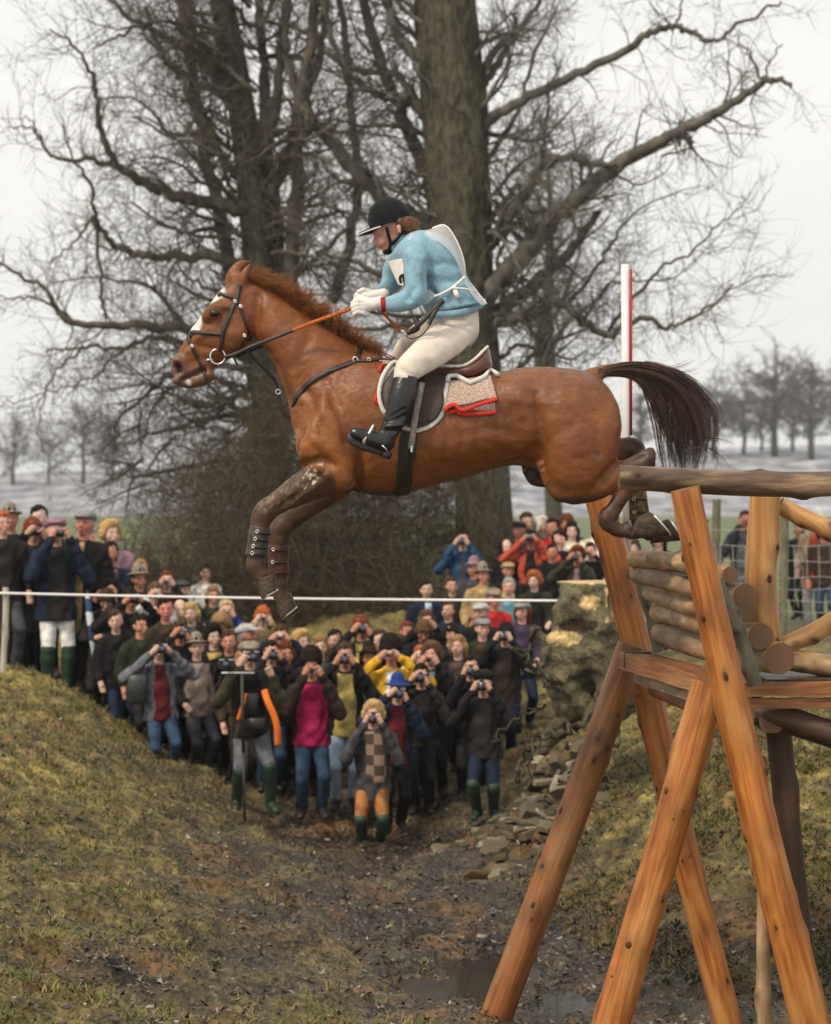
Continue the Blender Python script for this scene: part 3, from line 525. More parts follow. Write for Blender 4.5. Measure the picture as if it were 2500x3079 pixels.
def ribbon(mb, pts, nrm, width, th):
    V = []; Fc = []; m_ = len(pts); w = width if hasattr(width, '__len__') else [width] * m_
    for i in range(m_):
        d = (pts[min(i + 1, m_ - 1)] - pts[max(i - 1, 0)]).normalized(); nn = nrm[i]; s = d.cross(nn).normalized() * (w[i] / 2); nn = s.cross(d).normalized() * (th / 2)
        if nn.dot(nrm[i]) < 0: nn = -nn
        V += [pts[i] + s - nn, pts[i] + s + nn, pts[i] - s + nn, pts[i] - s - nn]
    for i in range(m_ - 1):
        for k in range(4): Fc.append((i * 4 + k, i * 4 + (k + 1) % 4, i * 4 + 4 + (k + 1) % 4, i * 4 + 4 + k))
    Fc += [(3, 2, 1, 0), tuple(range((m_ - 1) * 4, m_ * 4))]; mb.add(V, Fc); return mb
def strap(mb, px, width, off=.004, th=.004, sub=8):
    P = catmull([np.array(q, float) for q in px], sub); pts = []; nr_ = []
    for q in P:
        d = at(q[0], q[1], 1.0).normalized(); h_ = HB.ray_cast(Vector((0, 0, 0)), d)
        if h_[0] is None: g = HB.find_nearest(hp(q[0], q[1], -.08)); pts.append(g[0] + g[1] * off); nr_.append(g[1])
        else: pts.append(h_[0] + h_[1] * off); nr_.append(h_[1])
    for _ in range(2): pts = [pts[0]] + [(pts[i - 1] + pts[i] * 2 + pts[i + 1]) / 4 for i in range(1, len(pts) - 1)] + [pts[-1]]
    return ribbon(mb, pts, nr_, width, th)
def freestrap(mb, px, width, th=.004, sub=6, nrm=(0, -1, 0)):
    P = [hp(*q) for q in catmull([np.array(q, float) for q in px], sub)]; return ribbon(mb, P, [Vector(nrm)] * len(P), width, th)
def ring(mb, c, r, rr, nrm=(0, -1, 0), n=20):
    nrm = Vector(nrm).normalized(); a_ = nrm.orthogonal().normalized(); b_ = nrm.cross(a_)
    mb.tube([Vector(c) + a_ * r * math.cos(t) + b_ * r * math.sin(t) for t in np.linspace(0, 2 * math.pi, n)], rr, 6, cap=False); return mb
bridle = empty('bridle', onh(700, 960)); tag(bridle, 'black leather bridle with crossed noseband on the horse head', 'bridle')
strap(MB(), [(722, 858), (716, 885), (712, 905)], .026).build('headpiece', M['strap'], bridle)
strap(MB(), [(648, 880), (672, 886), (700, 896), (716, 904)], .016, .007).build('browband', M['strap'], bridle)
ck = strap(MB(), [(712, 900), (700, 930), (686, 962), (672, 1000), (668, 1030), (662, 1056)], .020, .006).build('cheekpiece', M['strap'], bridle)
strap(MB(), [(715, 905), (728, 945), (742, 985), (754, 1020), (756, 1040), (744, 1054)], .014, .005).build('throatlash', M['strap'], bridle)
strap(MB(), [(566, 1001), (590, 1000), (630, 1003), (670, 1006)], .019, .006).build('noseband', M['strap'], bridle)
strap(MB(), [(566, 1004), (574, 1032), (588, 1064), (604, 1095), (614, 1118), (622, 1140)], .017, .006).build('noseband', M['strap'], bridle)
freestrap(MB(), [(704, 1070, -.09), (708, 1085, -.09), (716, 1100, -.09)], .012).build('strap_end', M['strap'], bridle)
rg = ring(MB(), onh(655, 1068, .012), .038, .0055, n=26).build('bit_ring', M['iron'], bridle)
MB().tube([onh(640, 1078, .008), onh(626, 1082, .004), onh(616, 1086, -.004)], .006, 8).build('bit_mouthpiece', M['iron'], bridle)
for q in ((709, 907), (722, 922), (580, 1042), (766, 1024)):
    kb = MB(); ring(kb, onh(*q, .012), .008, .003, n=12); kb.ball(onh(*q, .010), .006, 8, 6); kb.build('buckle', M['iron'], bridle)
HANDPT = (1068, 926, -.20)
reins = empty('reins', onh(760, 1035)); tag(reins, 'black and orange rubber-covered reins running to the gloved hands', 'reins')
def line3(a, b, k=8): return [tuple(np.array(a) * (1 - s) + np.array(b) * s) for s in np.linspace(0, 1, k)]
freestrap(MB(), [(676, 1074, -.115), (715, 1062, -.14), (752, 1044, -.16), (820, 1018, -.185), (882, 993, -.195)], .018, .005).build('rein_leather', M['strap'], reins)
freestrap(MB(), [(880, 994, -.195), (940, 970, -.20), (1010, 945, -.20), (1082, 918, -.20)], .019, .008).build('rein_grip', M['rubber'], reins)
freestrap(MB(), [(700, 1075, .115), (752, 1055, .14), (900, 1000, .10), (1085, 908, .02)], .016, .005).build('rein_leather', M['strap'], reins)
freestrap(MB(), [(1150, 938, -.16), (1168, 958, -.14), (1190, 978, -.12), (1226, 992, -.10)], .013, .006, nrm=(0, -.7, .7)).build('rein_loop', M['rubber'], reins)
freestrap(MB(), [(1158, 940, -.10), (1180, 975, -.08), (1205, 1000, -.06)], .011, .005, nrm=(0, -.7, .7)).build('rein_loop', M['rubber'], reins)
bp_ = empty('breastplate', onh(1060, 1090)); tag(bp_, 'black leather breastplate and martingale strapped round the horse chest', 'breastplate')
strap(MB(), [(880, 1222), (900, 1185), (940, 1145), (990, 1118), (1040, 1098), (1075, 1086)], .026, .006).build('chest_strap', M['strap'], bp_)
strap(MB(), [(1072, 1086), (1110, 1086), (1150, 1083), (1205, 1094)], .018, .008).build('shoulder_strap', M['strap'], bp_)
strap(MB(), [(1086, 1040), (1080, 1062), (1076, 1088)], .024, .006).build('wither_strap', M['strap'], bp_)
ring(MB(), onh(1070, 1086, .012), .012, .004, n=14).build('ring', M['iron'], bp_); ring(MB(), onh(1110, 1086, .012), .008, .003, n=12).build('buckle', M['iron'], bp_)
freestrap(MB(), [(742, 1050, -.14), (770, 1082, -.10), (805, 1118, -.06), (830, 1150, -.03), (838, 1185, -.02), (848, 1225, -.02), (872, 1258, -.02)], .016).build('martingale_strap', M['strap'], bp_)
freestrap(MB(), [(836, 1180, .02), (842, 1215, .02), (856, 1245, .02), (878, 1262, .01)], .014).build('martingale_strap', M['strap'], bp_)
ring(MB(), hp(837, 1178, -.03), .012, .0035, n=14).build('martingale_ring', M['iron'], bp_)
strap(MB(), [(1040, 1478), (1090, 1490), (1150, 1494), (1200, 1492)], .018, .008).build('girth_strap', M['strap'], bp_)
# ------------------------------------------------------------------ saddle
saddle = empty('saddle', onh(1330, 1130)); tag(saddle, 'brown leather jumping saddle edged with white fleece on the horse back', 'saddle')
def sheet(mb, Lc, Rc, offf, nu=18, nv=22, th=.006):
    A = catmull([np.array(q, float) for q in Lc], 8); B_ = catmull([np.array(q, float) for q in Rc], 8); V = []; W = []
    for j in range(nv + 1):
        t_ = j / nv; qa = t_ * (len(A) - 1); ia = min(int(qa), len(A) - 2); a_ = A[ia] + (A[ia + 1] - A[ia]) * (qa - ia); qb = t_ * (len(B_) - 1); ib = min(int(qb), len(B_) - 2); b_ = B_[ib] + (B_[ib + 1] - B_[ib]) * (qb - ib)
        for i in range(nu + 1):
            q = a_ + (b_ - a_) * i / nu; o = offf(i / nu, t_) if callable(offf) else offf; p = onh(q[0], q[1], o); V.append(p); W.append(onh(q[0], q[1], o - th) if th else p)
    n_ = nu + 1; N0 = len(V); Fc = []
    for j in range(nv):
        for i in range(nu):
            k = j * n_ + i; Fc.append((k, k + n_, k + n_ + 1, k + 1)); k += N0; Fc.append((k, k + 1, k + n_ + 1, k + n_))
    edge = [i for i in range(n_)] + [j * n_ + nu for j in range(1, nv + 1)] + [nv * n_ + i for i in range(nu - 1, -1, -1)] + [j * n_ for j in range(nv - 1, 0, -1)]
    for a_, b_ in zip(edge, edge[1:] + edge[:1]): Fc.append((a_, b_, b_ + N0, a_ + N0))
    mb.add(V + W, Fc); return mb
nL = [(1200, 1072), (1162, 1112), (1138, 1160), (1137, 1200), (1152, 1245), (1196, 1284), (1252, 1300)]; nR = [(1350, 1125), (1352, 1150), (1346, 1190), (1340, 1232), (1322, 1266), (1294, 1288), (1256, 1300)]
fL = [(1212, 1085), (1180, 1120), (1152, 1165), (1150, 1205), (1164, 1243), (1200, 1274), (1252, 1290)]; fR = [(1338, 1125), (1340, 1150), (1336, 1190), (1330, 1230), (1310, 1262), (1284, 1280), (1255, 1290)]
sheet(MB(), nL, nR, .012, th=.008).build('numnah', M['fleece'], saddle)
sheet(MB(), fL, fR, lambda u, v: .019 + .012 * math.exp(-((u - .12) / .12) ** 2) * (v < .85), th=.006).build('flap', M['flap'], saddle)
sheet(MB(), [(1262, 1165), (1256, 1200), (1252, 1240), (1256, 1276)], [(1322, 1168), (1330, 1200), (1324, 1240), (1300, 1268)], .023, 10, 10, .003).build('girth_flap', mat('brown_sweat_flap', (0.060, 0.042, 0.036), .6, .3, 60, .3, 220), saddle)
sb = MB(); loft(sb, [(1222, 1082, 1215, 1112, .07), (1250, 1096, 1240, 1128, .115), (1310, 1103, 1300, 1142, .15), (1370, 1103, 1368, 1146, .185), (1420, 1086, 1418, 1150, .19), (1448, 1062, 1452, 1136, .165), (1464, 1044, 1474, 1118, .12), (1470, 1046, 1482, 1100, .06)], p=.8)
sV, sQ = remesh(sb, .010, 2); mobj('seat', mesh_from('seat', sV, sQ), M['seat'], saddle)
def roll(mb, px, r, sub=6): mb.tube([hp(*q) for q in catmull([np.array(q, float) for q in px], sub)], [r * (1 + .1 * math.sin(i * 1.7)) for i in range((len(px) - 1) * sub + 1)], 8); return mb
roll(MB(), [(1318, 1099, -.15), (1365, 1101, -.17), (1400, 1097, -.17), (1430, 1078, -.16), (1452, 1056, -.13), (1467, 1042, -.08)], .0075).build('seat_piping', M['fleece'], saddle)
MB().tube([onh(*q, .022) for q in ((1346, 1155), (1350, 1143), (1372, 1141), (1392, 1150), (1414, 1160), (1436, 1154), (1458, 1142), (1476, 1124), (1492, 1110))], .0125, 8).build('numnah_edge', M['fleece'], saddle)
MB().tube([Vector(p) for p in catmull([onh(*q, .020) for q in ((1212, 1080), (1182, 1098), (1158, 1125), (1144, 1160), (1142, 1195), (1150, 1225), (1162, 1244))], 3)], .0115, 8).build('numnah_edge', M['fleece'], saddle)
strap(MB(), [(1228, 1300), (1222, 1350), (1218, 1410), (1214, 1460), (1208, 1484)], .075, .010, .008).build('girth', M['strap'], saddle)
strap(MB(), [(1250, 1305), (1243, 1350), (1240, 1380)], .030, .014, .006).build('girth_strap', M['strap'], saddle)
freestrap(MB(), [(1270, 1150, -.345), (1262, 1190, -.35), (1252, 1240, -.36), (1243, 1300, -.36), (1236, 1350, -.35)], .030, .005).build('stirrup_leather', M['webbing'], saddle)
freestrap(MB(), [(1246, 1330, -.352), (1238, 1345, -.352), (1238, 1360, -.352)], .012, .006).build('strap_buckle', M['iron'], saddle)
st = MB(); st.tube([hp(*q) for q in catmull([np.array(q, float) for q in ((1124, 1278, -.40), (1112, 1300, -.42), (1098, 1322, -.43), (1100, 1334, -.41))], 4)], .0075, 8); st.tube([hp(1098, 1322, -.43), hp(1092, 1334, -.40), hp(1100, 1340, -.33)], .010, 8); st.tube([hp(*q) for q in ((1124, 1278, -.40), (1128, 1290, -.34), (1114, 1325, -.31), (1100, 1340, -.33))], .006, 8); st.build('stirrup_iron', M['iron'], saddle)
cloth = empty('saddle_cloth', onh(1430, 1190)); tag(cloth, 'folded pink-flecked saddle cloth with red binding under the saddle', 'saddle cloth')
bot1 = [(1338, 1238), (1362, 1224), (1386, 1236), (1420, 1230), (1460, 1216), (1496, 1203)]; bot2 = [(1350, 1244), (1372, 1236), (1392, 1246), (1430, 1245), (1465, 1243), (1490, 1240)]
sheet(MB(), [(1350, 1165), (1345, 1200), (1372, 1234)], [(1484, 1170), (1489, 1205), (1490, 1236)], .008, 14, 8, .004).build('cloth_under_layer', M['cloth_tweed'], cloth)
cl = sheet(MB(), [(1352, 1150), (1348, 1195), (1340, 1234)], [(1476, 1132), (1486, 1166), (1495, 1200)], lambda u, v: .010 + .016 * v * (1 + .3 * math.sin(u * 9)), 20, 10, .004).build('cloth_top_layer', M['cloth_tweed'], cloth)
strap(MB(), bot1, .020, .030, .007, 6).build('binding', M['red_binding'], cloth); strap(MB(), bot2, .020, .013, .007, 6).build('binding', M['red_binding'], cloth)
sheet(MB(), [(1144, 1046), (1150, 1070), (1150, 1098)], [(1200, 1058), (1222, 1075), (1216, 1096)], .008, 8, 6, .004).build('cloth_front', M['cloth_tweed'], cloth)
strap(MB(), [(1142, 1045), (1165, 1049), (1200, 1060)], .010, .012, .005).build('binding', M['red_binding'], cloth); strap(MB(), [(1136, 1178), (1132, 1196), (1130, 1208), (1140, 1212)], .018, .008, .005).build('binding', M['red_binding'], cloth); strap(MB(), [(1150, 1098), (1144, 1110), (1142, 1120)], .016, .008, .005).build('binding', M['red_binding'], cloth)
# brushing boots on the legs
M['boot_black'] = mat('black_muddy_boot', (0.020, 0.016, 0.014), .45, .5, 40, .3, 120, spec=.4, c2=(0.075, 0.058, 0.044)); M['boot_maroon'] = mat('maroon_muddy_boot', (0.075, 0.024, 0.018), .5, .4, 30, .3, 120); M['boot_brown'] = mat('brown_mottled_boot', (0.030, 0.020, 0.012), .6, .5, 28, .6, 90, c2=(0.30, 0.19, 0.07))
def leg_boot(name, label, chain, mt, dy, straps, wr=.95):
    e_ = empty(name, hp(chain[0][0], chain[0][1], dy)); tag(e_, label, 'horse boot'); rope(MB(), chain, wr=wr, dy=dy, n=20).build('shell', mt, e_)
    for (x0, y0, x1, y1) in straps:
        mb = MB(); mb.tube([hp(x0, y0, dy + .015), hp(x0 + 3, y0, dy - .035), hp((x0 + x1) / 2, (y0 + y1) / 2, dy - .052), hp(x1 - 3, y1, dy - .036), hp(x1, y1, dy + .01)], .0085, 6); s_ = mb.build('strap', M['strap'], e_)
        kb = MB(); ring(kb, hp(x0 + 10, y0, dy - .055), .008, .0028, (-.3, -1, 0), 10); k_ = kb.build('buckle', M['iron'], None); k_.parent = s_; k_.matrix_parent_inverse = Matrix()
leg_boot('brushing_boot', 'black buckled boot on the nearer foreleg of the horse', [(784, 1584, 30), (779, 1610, 31), (774, 1645, 31), (770, 1672, 33)], M['boot_black'], -.15, [(764, 1598, 812, 1606), (758, 1620, 806, 1626), (752, 1642, 802, 1648), (749, 1663, 800, 1668)])
leg_boot('brushing_boot', 'maroon boot on the farther foreleg of the horse', [(840, 1640, 33), (838, 1680, 31), (838, 1728, 33)], M['boot_maroon'], .15, [(812, 1652, 866, 1654), (810, 1690, 864, 1692)])
leg_boot('brushing_boot', 'mottled brown boot on the farther hind leg of the horse', [(1918, 1478, 27), (1921, 1525, 30), (1925, 1562, 33)], M['boot_brown'], .15, [(1896, 1500, 1944, 1502), (1898, 1540, 1948, 1542)])
# ------------------------------------------------------------------ the rider
M['knit'] = mat('pale_blue_knit', (0.235, 0.400, 0.500), .95, .16, 25, .55, 170, sheen=.15, spec=.1); M['breech'] = mat('cream_breeches', (0.64, 0.56, 0.48), .85, .10, 22, .25, 160, spec=.15)
M['bootleather'] = mat('polished_black_boot', (0.010, 0.010, 0.011), .26, .4, 30, .1, 90, spec=.5); M['skin'] = mat('skin', (0.52, 0.27, 0.19), .5, .12, 26, attr=True, spec=.35)
M['glove'] = mat('white_string_glove', (0.78, 0.75, 0.70), .9, .12, 60, .5, 260); M['velvet'] = mat('black_velvet', (0.010, 0.012, 0.013), .9, .4, 40, .2, 200, sheen=.06, spec=.1); M['hair_brown'] = mat('brown_hair', (0.10, 0.045, 0.022), .45, .5, 30, stretch=(1, 1, .4))
rider = empty('person', hp(1300, 1100)); tag(rider, 'rider in pale blue sweater, cream breeches and black helmet crouched over the saddle', 'person')
# body: one surface under the clothes - head, neck, trunk, arms, legs
px = lambda r: r / F * HY0
def cap(a, b, ra, rb, zone=0, sq=None): return (hp(*a), hp(*b), px(ra), px(rb), zone, sq)
bp1 = [cap((1174, 664, 0), (1182, 668, 0), 50, 51, 0, (1, .80, 1)), cap((1152, 700, 0), (1166, 722, 0), 27, 25, 0, (1, 1.05, 1)), cap((1137, 706, 0), (1148, 734, 0), 12, 14, 0, (1, 1.9, 1)), cap((1134, 706, 0), (1125, 727, 0), 4, 6), cap((1129, 729, -.008), (1131, 729, .008), 4.5, 4.5), cap((1138, 737, 0), (1140, 737, 0), 4.5, 4.5, 0, (1, 2.6, 1)), cap((1142, 744, 0), (1144, 744, 0), 4.5, 4.5, 0, (1, 2.3, 1)), cap((1157, 752, 0), (1160, 751, 0), 9.5, 10, 0, (1, 1.4, 1)),
      cap((1130, 697, 0), (1138, 694, 0), 7, 9, 0, (1, 3.4, 1)), cap((1192, 698, -.035), (1166, 740, -.022), 15, 10), cap((1192, 698, .035), (1166, 740, .022), 15, 10), cap((1148, 722, -.035), (1154, 726, -.036), 10, 10), cap((1200, 682, -.086), (1202, 696, -.085), 8, 7, 0, (1, .5, 1)), cap((1200, 682, .086), (1202, 696, .085), 8, 7, 0, (1, .5, 1)),
      cap((1188, 710, 0), (1216, 742, 0), 29, 30), cap((1245, 755, 0), (1330, 850, 0), 40, 50, 0, (1, 1.4, 1)), cap((1330, 850, 0), (1385, 960, 0), 50, 52, 0, (1, 1.2, 1)),
      cap((1245, 755, -.17), (1252, 885, -.24), 20, 16), cap((1252, 885, -.24), (1150, 917, -.21), 15, 11), cap((1225, 755, .17), (1182, 842, .24), 18, 14), cap((1182, 842, .24), (1163, 867, .21), 12, 11), cap((1163, 867, .21), (1128, 888, .10), 11, 11),
      cap((1370, 985, -.09), (1228, 1112, -.31), 34, 24), cap((1360, 975, .09), (1225, 1085, .30), 34, 24), cap((1228, 1112, -.31), (1176, 1290, -.37), 22, 14), cap((1212, 1100, .32), (1160, 1290, .37), 22, 14), cap((1166, 1325, -.38), (1090, 1312, -.40), 13, 9), cap((1152, 1322, .38), (1080, 1310, .40), 13, 9)]
bV, bQ, bZ = sdf_mesh(bp1, .0068, .008); bV = relax(bV, bQ, 1, .3); PX = to_px(bV)
sk = np.tile(np.array((0.50, 0.25, 0.18)), (len(bV), 1)); lips = np.exp(-(seg_dist(PX, [(1136, 740), (1146, 741)]) / 3.5) ** 2)[:, None]; sk = sk * (1 - lips * .6) + np.array((0.35, 0.10, 0.08)) * lips * .6
chk = np.exp(-(np.hypot(PX[:, 0] - 1160, PX[:, 1] - 722) / 18) ** 2)[:, None]; sk = sk * (1 - chk * .5) + np.array((0.50, 0.18, 0.13)) * chk * .5
eye = np.exp(-(np.hypot((PX[:, 0] - 1142) * .8, (PX[:, 1] - 711) * 1.7) / 4.2) ** 2)[:, None] * (np.abs(bV[:, 1] - HY0) > .015)[:, None]; sk = sk * (1 - eye * .85) + np.array((0.05, 0.03, 0.025)) * eye * .85
brw = np.exp(-(seg_dist(PX, [(1134, 704), (1150, 703)]) / 2.6) ** 2)[:, None] * (np.abs(bV[:, 1] - HY0) > .012)[:, None]; sk = sk * (1 - brw * .6) + np.array((0.10, 0.05, 0.03)) * brw * .6
mobj('body', mesh_from('body', bV, bQ, True, sk), M['skin'], rider)
for s_ in (-1, 1): eb = MB(); eb.ball(hp(1141, 711, s_ * .031), (.008, .009, .0055), 10, 6); eb.build('eye', mat('rider_eye', (0.03, 0.022, 0.018), .15, .3, 20, spec=.6), rider)
# sweater with ribbed hem
sw = MB()
loft(sw, [(1460, 916, 1290, 958, .205), (1440, 886, 1274, 925, .205), (1408, 835, 1248, 880, .195), (1388, 780, 1212, 838, .205), (1352, 728, 1185, 800, .215), (1300, 698, 1176, 775, .19), (1255, 695, 1182, 760, .13), (1232, 702, 1188, 752, .09)], p=.92)
rope(sw, [(1290, 735, 42, -.14), (1258, 760, 44, -.19), (1250, 800, 37, -.22), (1250, 845, 33, -.24), (1250, 885, 35, -.25), (1228, 902, 32, -.245), (1190, 912, 28, -.225), (1158, 916, 22, -.21), (1142, 917, 19, -.20)], wr=.95)
rope(sw, [(1245, 735, 44, .14), (1215, 765, 42, .19), (1188, 805, 36, .23), (1178, 845, 33, .24), (1165, 865, 29, .22), (1140, 882, 22, .13), (1128, 888, 18, .10)], wr=.95)
rope(sw, [(1212, 735, 38), (1200, 728, 36), (1194, 722, 33)], wr=1.05)
wV, wQ = remesh(sw, .0095, 3)
wV = carve(wV, wQ, [([(1290, 790), (1282, 850), (1300, 890)], 13, -.012, -1), ([(1300, 800), (1340, 790), (1370, 800)], 12, -.006, -1), ([(1290, 840), (1330, 850), (1390, 840)], 12, -.007, -1), ([(1300, 880), (1350, 905), (1420, 905)], 12, -.006, -1), ([(1225, 900), (1245, 870)], 9, -.009, -1), ([(1222, 880), (1236, 905)], 7, -.007, -1), ([(1230, 760), (1255, 820)], 10, .004, -1), ([(1320, 760), (1350, 830)], 12, .005, -1)])
swo = mobj('sweater', mesh_from('sweater', wV, wQ), M['knit'], rider)
hem = MB(); C1 = catmull([np.array(q, float) for q in ((1291, 955), (1340, 952), (1390, 946), (1430, 934), (1458, 915))], 22)
for q in C1: hem.tube([hp(q[0], q[1] - 17, -.208 * (1 - .75 * smooth01(1380, 1460, q[0]))), hp(q[0] + 1, q[1] + 3, -.206 * (1 - .75 * smooth01(1380, 1460, q[0])))], .0062, 6)
hemo = hem.build('ribbed_hem', M['knit'], rider)
cuf = MB(); rope(cuf, [(1160, 915, 22, -.212), (1146, 916, 22.5, -.205)], n=16); cuf.build('red_cuff', mat('red_wristband', (0.30, 0.016, 0.02), .8, .2, 40, .3, 200), rider)
# breeches
br = MB()
loft(br, [(1315, 920, 1435, 905, .11), (1300, 962, 1440, 950, .15), (1300, 1005, 1440, 1005, .18), (1320, 1040, 1415, 1045, .15)], p=.9)
rope(br, [(1375, 968, 55, -.07), (1362, 1000, 62, -.12), (1310, 1045, 55, -.22), (1258, 1085, 47, -.30), (1228, 1112, 41, -.335), (1218, 1138, 35, -.345), (1214, 1156, 32, -.35)], wr=.85)
rope(br, [(1360, 950, 55, .10), (1310, 985, 52, .16), (1262, 1020, 46, .24), (1222, 1060, 42, .31), (1215, 1100, 38, .34), (1212, 1150, 32, .35)], wr=.85)
bV, bQ = remesh(br, .0095, 3); bV = carve(bV, bQ, [([(1330, 965), (1400, 985), (1420, 975)], 8, -.007, -1), ([(1330, 985), (1300, 1010)], 10, -.006, -1), ([(1205, 1112), (1250, 1135)], 6, -.005, -1), ([(1200, 1126), (1250, 1145)], 5, .004, -1), ([(1250, 1070), (1300, 1080)], 14, .004, -1)])
mobj('breeches', mesh_from('breeches', bV, bQ), M['breech'], rider)
# boots
for s, o in ((-1, 0), (1, -14)):
    bb = MB(); rope(bb, [(1222 + o, 1128, 34, s * .345), (1219 + o, 1148, 37, s * .35), (1210 + o, 1190, 41, s * .36), (1199 + o, 1235, 36, s * .37), (1182 + o, 1275, 31, s * .375), (1166 + o, 1308, 27, s * .38), (1160 + o, 1335, 27, s * .38), (1157 + o, 1352, 22, s * .38)], wr=.85)
    rope(bb, [(1166 + o, 1330, 30, s * .38), (1135 + o, 1325, 26, s * .39), (1100 + o, 1314, 22, s * .40), (1070 + o, 1303, 18, s * .405), (1054 + o, 1298, 12, s * .405)], wr=1.0)
    V_, Q_ = remesh(bb, .008, 2)
    if s < 0: V_ = carve(V_, Q_, [([(1160, 1270), (1195, 1262), (1218, 1250)], 7, -.008, -1), ([(1165, 1282), (1210, 1278)], 7, .007, -1), ([(1160, 1296), (1195, 1296)], 6, -.007, -1), ([(1172, 1255), (1215, 1232)], 6, -.005, -1)])
    bo = mobj('boot', mesh_from('boot', V_, Q_), M['bootleather'], rider)
    so_ = MB(); so_.add(*tube_geo([hp(1172 + o, 1362, s * .38), hp(1140 + o, 1352, s * .39), hp(1100 + o, 1338, s * .40), hp(1062 + o, 1318, s * .405), hp(1046 + o, 1306, s * .405)], [.030, .026, .034, .034, .016], 10, True, .25)); so_.tube([hp(1166 + o, 1356, s * .38), hp(1160 + o, 1378, s * .38)], [.027, .025], 10)
    q = so_.build('sole', M['strap'], None); q.parent = bo; q.matrix_parent_inverse = Matrix()
    if s < 0:
        gtr = MB(); ring(gtr, hp(1160, 1345, -.42), .02, .003); strapb = MB(); strapb.tube([hp(*q_) for q_ in ((1148, 1338, -.425), (1158, 1346, -.43), (1166, 1358, -.425))], .004, 6); q = strapb.build('spur', M['iron'], None); q.parent = bo; q.matrix_parent_inverse = Matrix()
# gloved hands closed on the reins: palm, four curled fingers, thumb on top
def hand(cx_, cy_, dy, flip=1):
    P = []
    def hc_(x, y, d): return hp(cx_ + x, cy_ + y, dy + d * flip)
    P.append((hc_(38, -6, 0), hc_(8, 0, 0), px(19), px(22), 0, (1, .8, 1)))
    for k, (l, r) in enumerate(((1.0, 7.2), (1.08, 7.6), (1.0, 7.2), (.82, 6.4))):
        y0 = -14 + k * 11.5; kn = hc_(-6, y0 - 2, -.020); P.append((hc_(14, y0, -.012), kn, px(r), px(r), 0)); k2 = hc_(-20 * l, y0 + 5, .004); P.append((kn, k2, px(r), px(r * .95), 0)); P.append((k2, hc_(-10 * l, y0 + 10, .028), px(r * .95), px(r * .85), 0))
    P.append((hc_(22, -18, .004), hc_(2, -24, .012), px(8), px(7.5), 0)); P.append((hc_(2, -24, .012), hc_(-14, -18, .016), px(7.5), px(6.5), 0))
    P.append((hc_(30, -4, 0), hc_(62, -10, 0), px(17), px(19), 0))
    V, Q, z_ = sdf_mesh(P, .0042, .004); return relax(V, Q, 1, .4), Q
for args in ((1082, 920, -.20, 1), (1092, 896, .06, -1)):
    V_, Q_ = hand(*args); mobj('glove', mesh_from('glove', V_, Q_), M['glove'], rider)
# helmet, peak, chin strap, hair
hel = MB(); hc0 = hp(1172, 664); Rh = Matrix.Rotation(math.radians(-12), 3, 'Y'); Vh = []; Fh = []; nu_, nv_ = 28, 12
for j in range(nv_ + 1):
    ph = math.pi / 2 * j / nv_ * 1.13
    for i in range(nu_):
        a_ = 2 * math.pi * i / nu_; rr = math.sin(min(ph, math.pi / 2)) * (1 if ph < math.pi / 2 else 1 - .03); Vh.append(hc0 + Rh @ Vector((.112 * rr * math.cos(a_), .092 * rr * math.sin(a_), .122 * math.cos(ph))))
for j in range(nv_):
    for i in range(nu_): i2 = (i + 1) % nu_; Fh.append((j * nu_ + i, (j + 1) * nu_ + i, (j + 1) * nu_ + i2, j * nu_ + i2))
hel.add(Vh, Fh); hel.ball(hc0 + Rh @ Vector((0, 0, .122)), (.011, .011, .006), 10, 6); heo = hel.build('helmet', M['velvet'], rider)
pk = MB(); Vp = []; Fp = []
for r_, dz in ((0, 0), (1, -.012)):
    for i in range(15):
        a_ = math.radians(108 + 144 * i / 14); c_a = math.cos(a_); ext = .062 * max(0, math.cos((i / 14 - .5) * 2.6)) ** 1.0
        for q, ex in ((0, 0), (1, ext)):
            Vp.append(hc0 + Rh @ Vector((.111 * c_a - ex * 1.0, .092 * math.sin(a_) * (1 + ex * 1.2), -.018 - ex * .22 + dz * (1 if not r_ else .6))))
def pi2(r_, i, q): return r_ * 30 + i * 2 + q
for i in range(14): Fp += [(pi2(0, i, 0), pi2(0, i + 1, 0), pi2(0, i + 1, 1), pi2(0, i, 1)), (pi2(1, i, 0), pi2(1, i, 1), pi2(1, i + 1, 1), pi2(1, i + 1, 0)), (pi2(0, i, 1), pi2(0, i + 1, 1), pi2(1, i + 1, 1), pi2(1, i, 1))]
pk.add(Vp, Fp); pko = pk.build('peak', M['velvet'], None); pko.parent = heo; pko.matrix_parent_inverse = Matrix()
pe = MB(); pe.tube([Vp[pi2(1, i, 1)] + Vector((0, 0, -.002)) for i in range(15)], .0042, 6); pe_ = pe.build('peak_edge', mat('cream_edge', (0.62, 0.58, 0.47), .6, .1), None); pe_.parent = heo; pe_.matrix_parent_inverse = Matrix()
cs_ = MB()
for line in (((1163, 682, -.092), (1168, 705, -.085), (1174, 728, -.068), (1172, 746, -.04), (1163, 758, 0)), ((1214, 690, -.088), (1204, 708, -.080), (1190, 724, -.072), (1176, 736, -.062)), ((1163, 758, 0), (1172, 746, .04), (1174, 728, .068), (1165, 690, .09))):
    P = [hp(*q) for q in catmull([np.array(q, float) for q in line], 4)]; ribbon(cs_, P, [Vector((-.2, -1 if line[0][2] < 0 else 1, 0))] * len(P), .016, .006)
cs_.ball(hp(1165, 756, 0), (.024, .030, .018), 12, 8); co_ = cs_.build('chin_strap', M['velvet'], None); co_.parent = heo; co_.matrix_parent_inverse = Matrix()
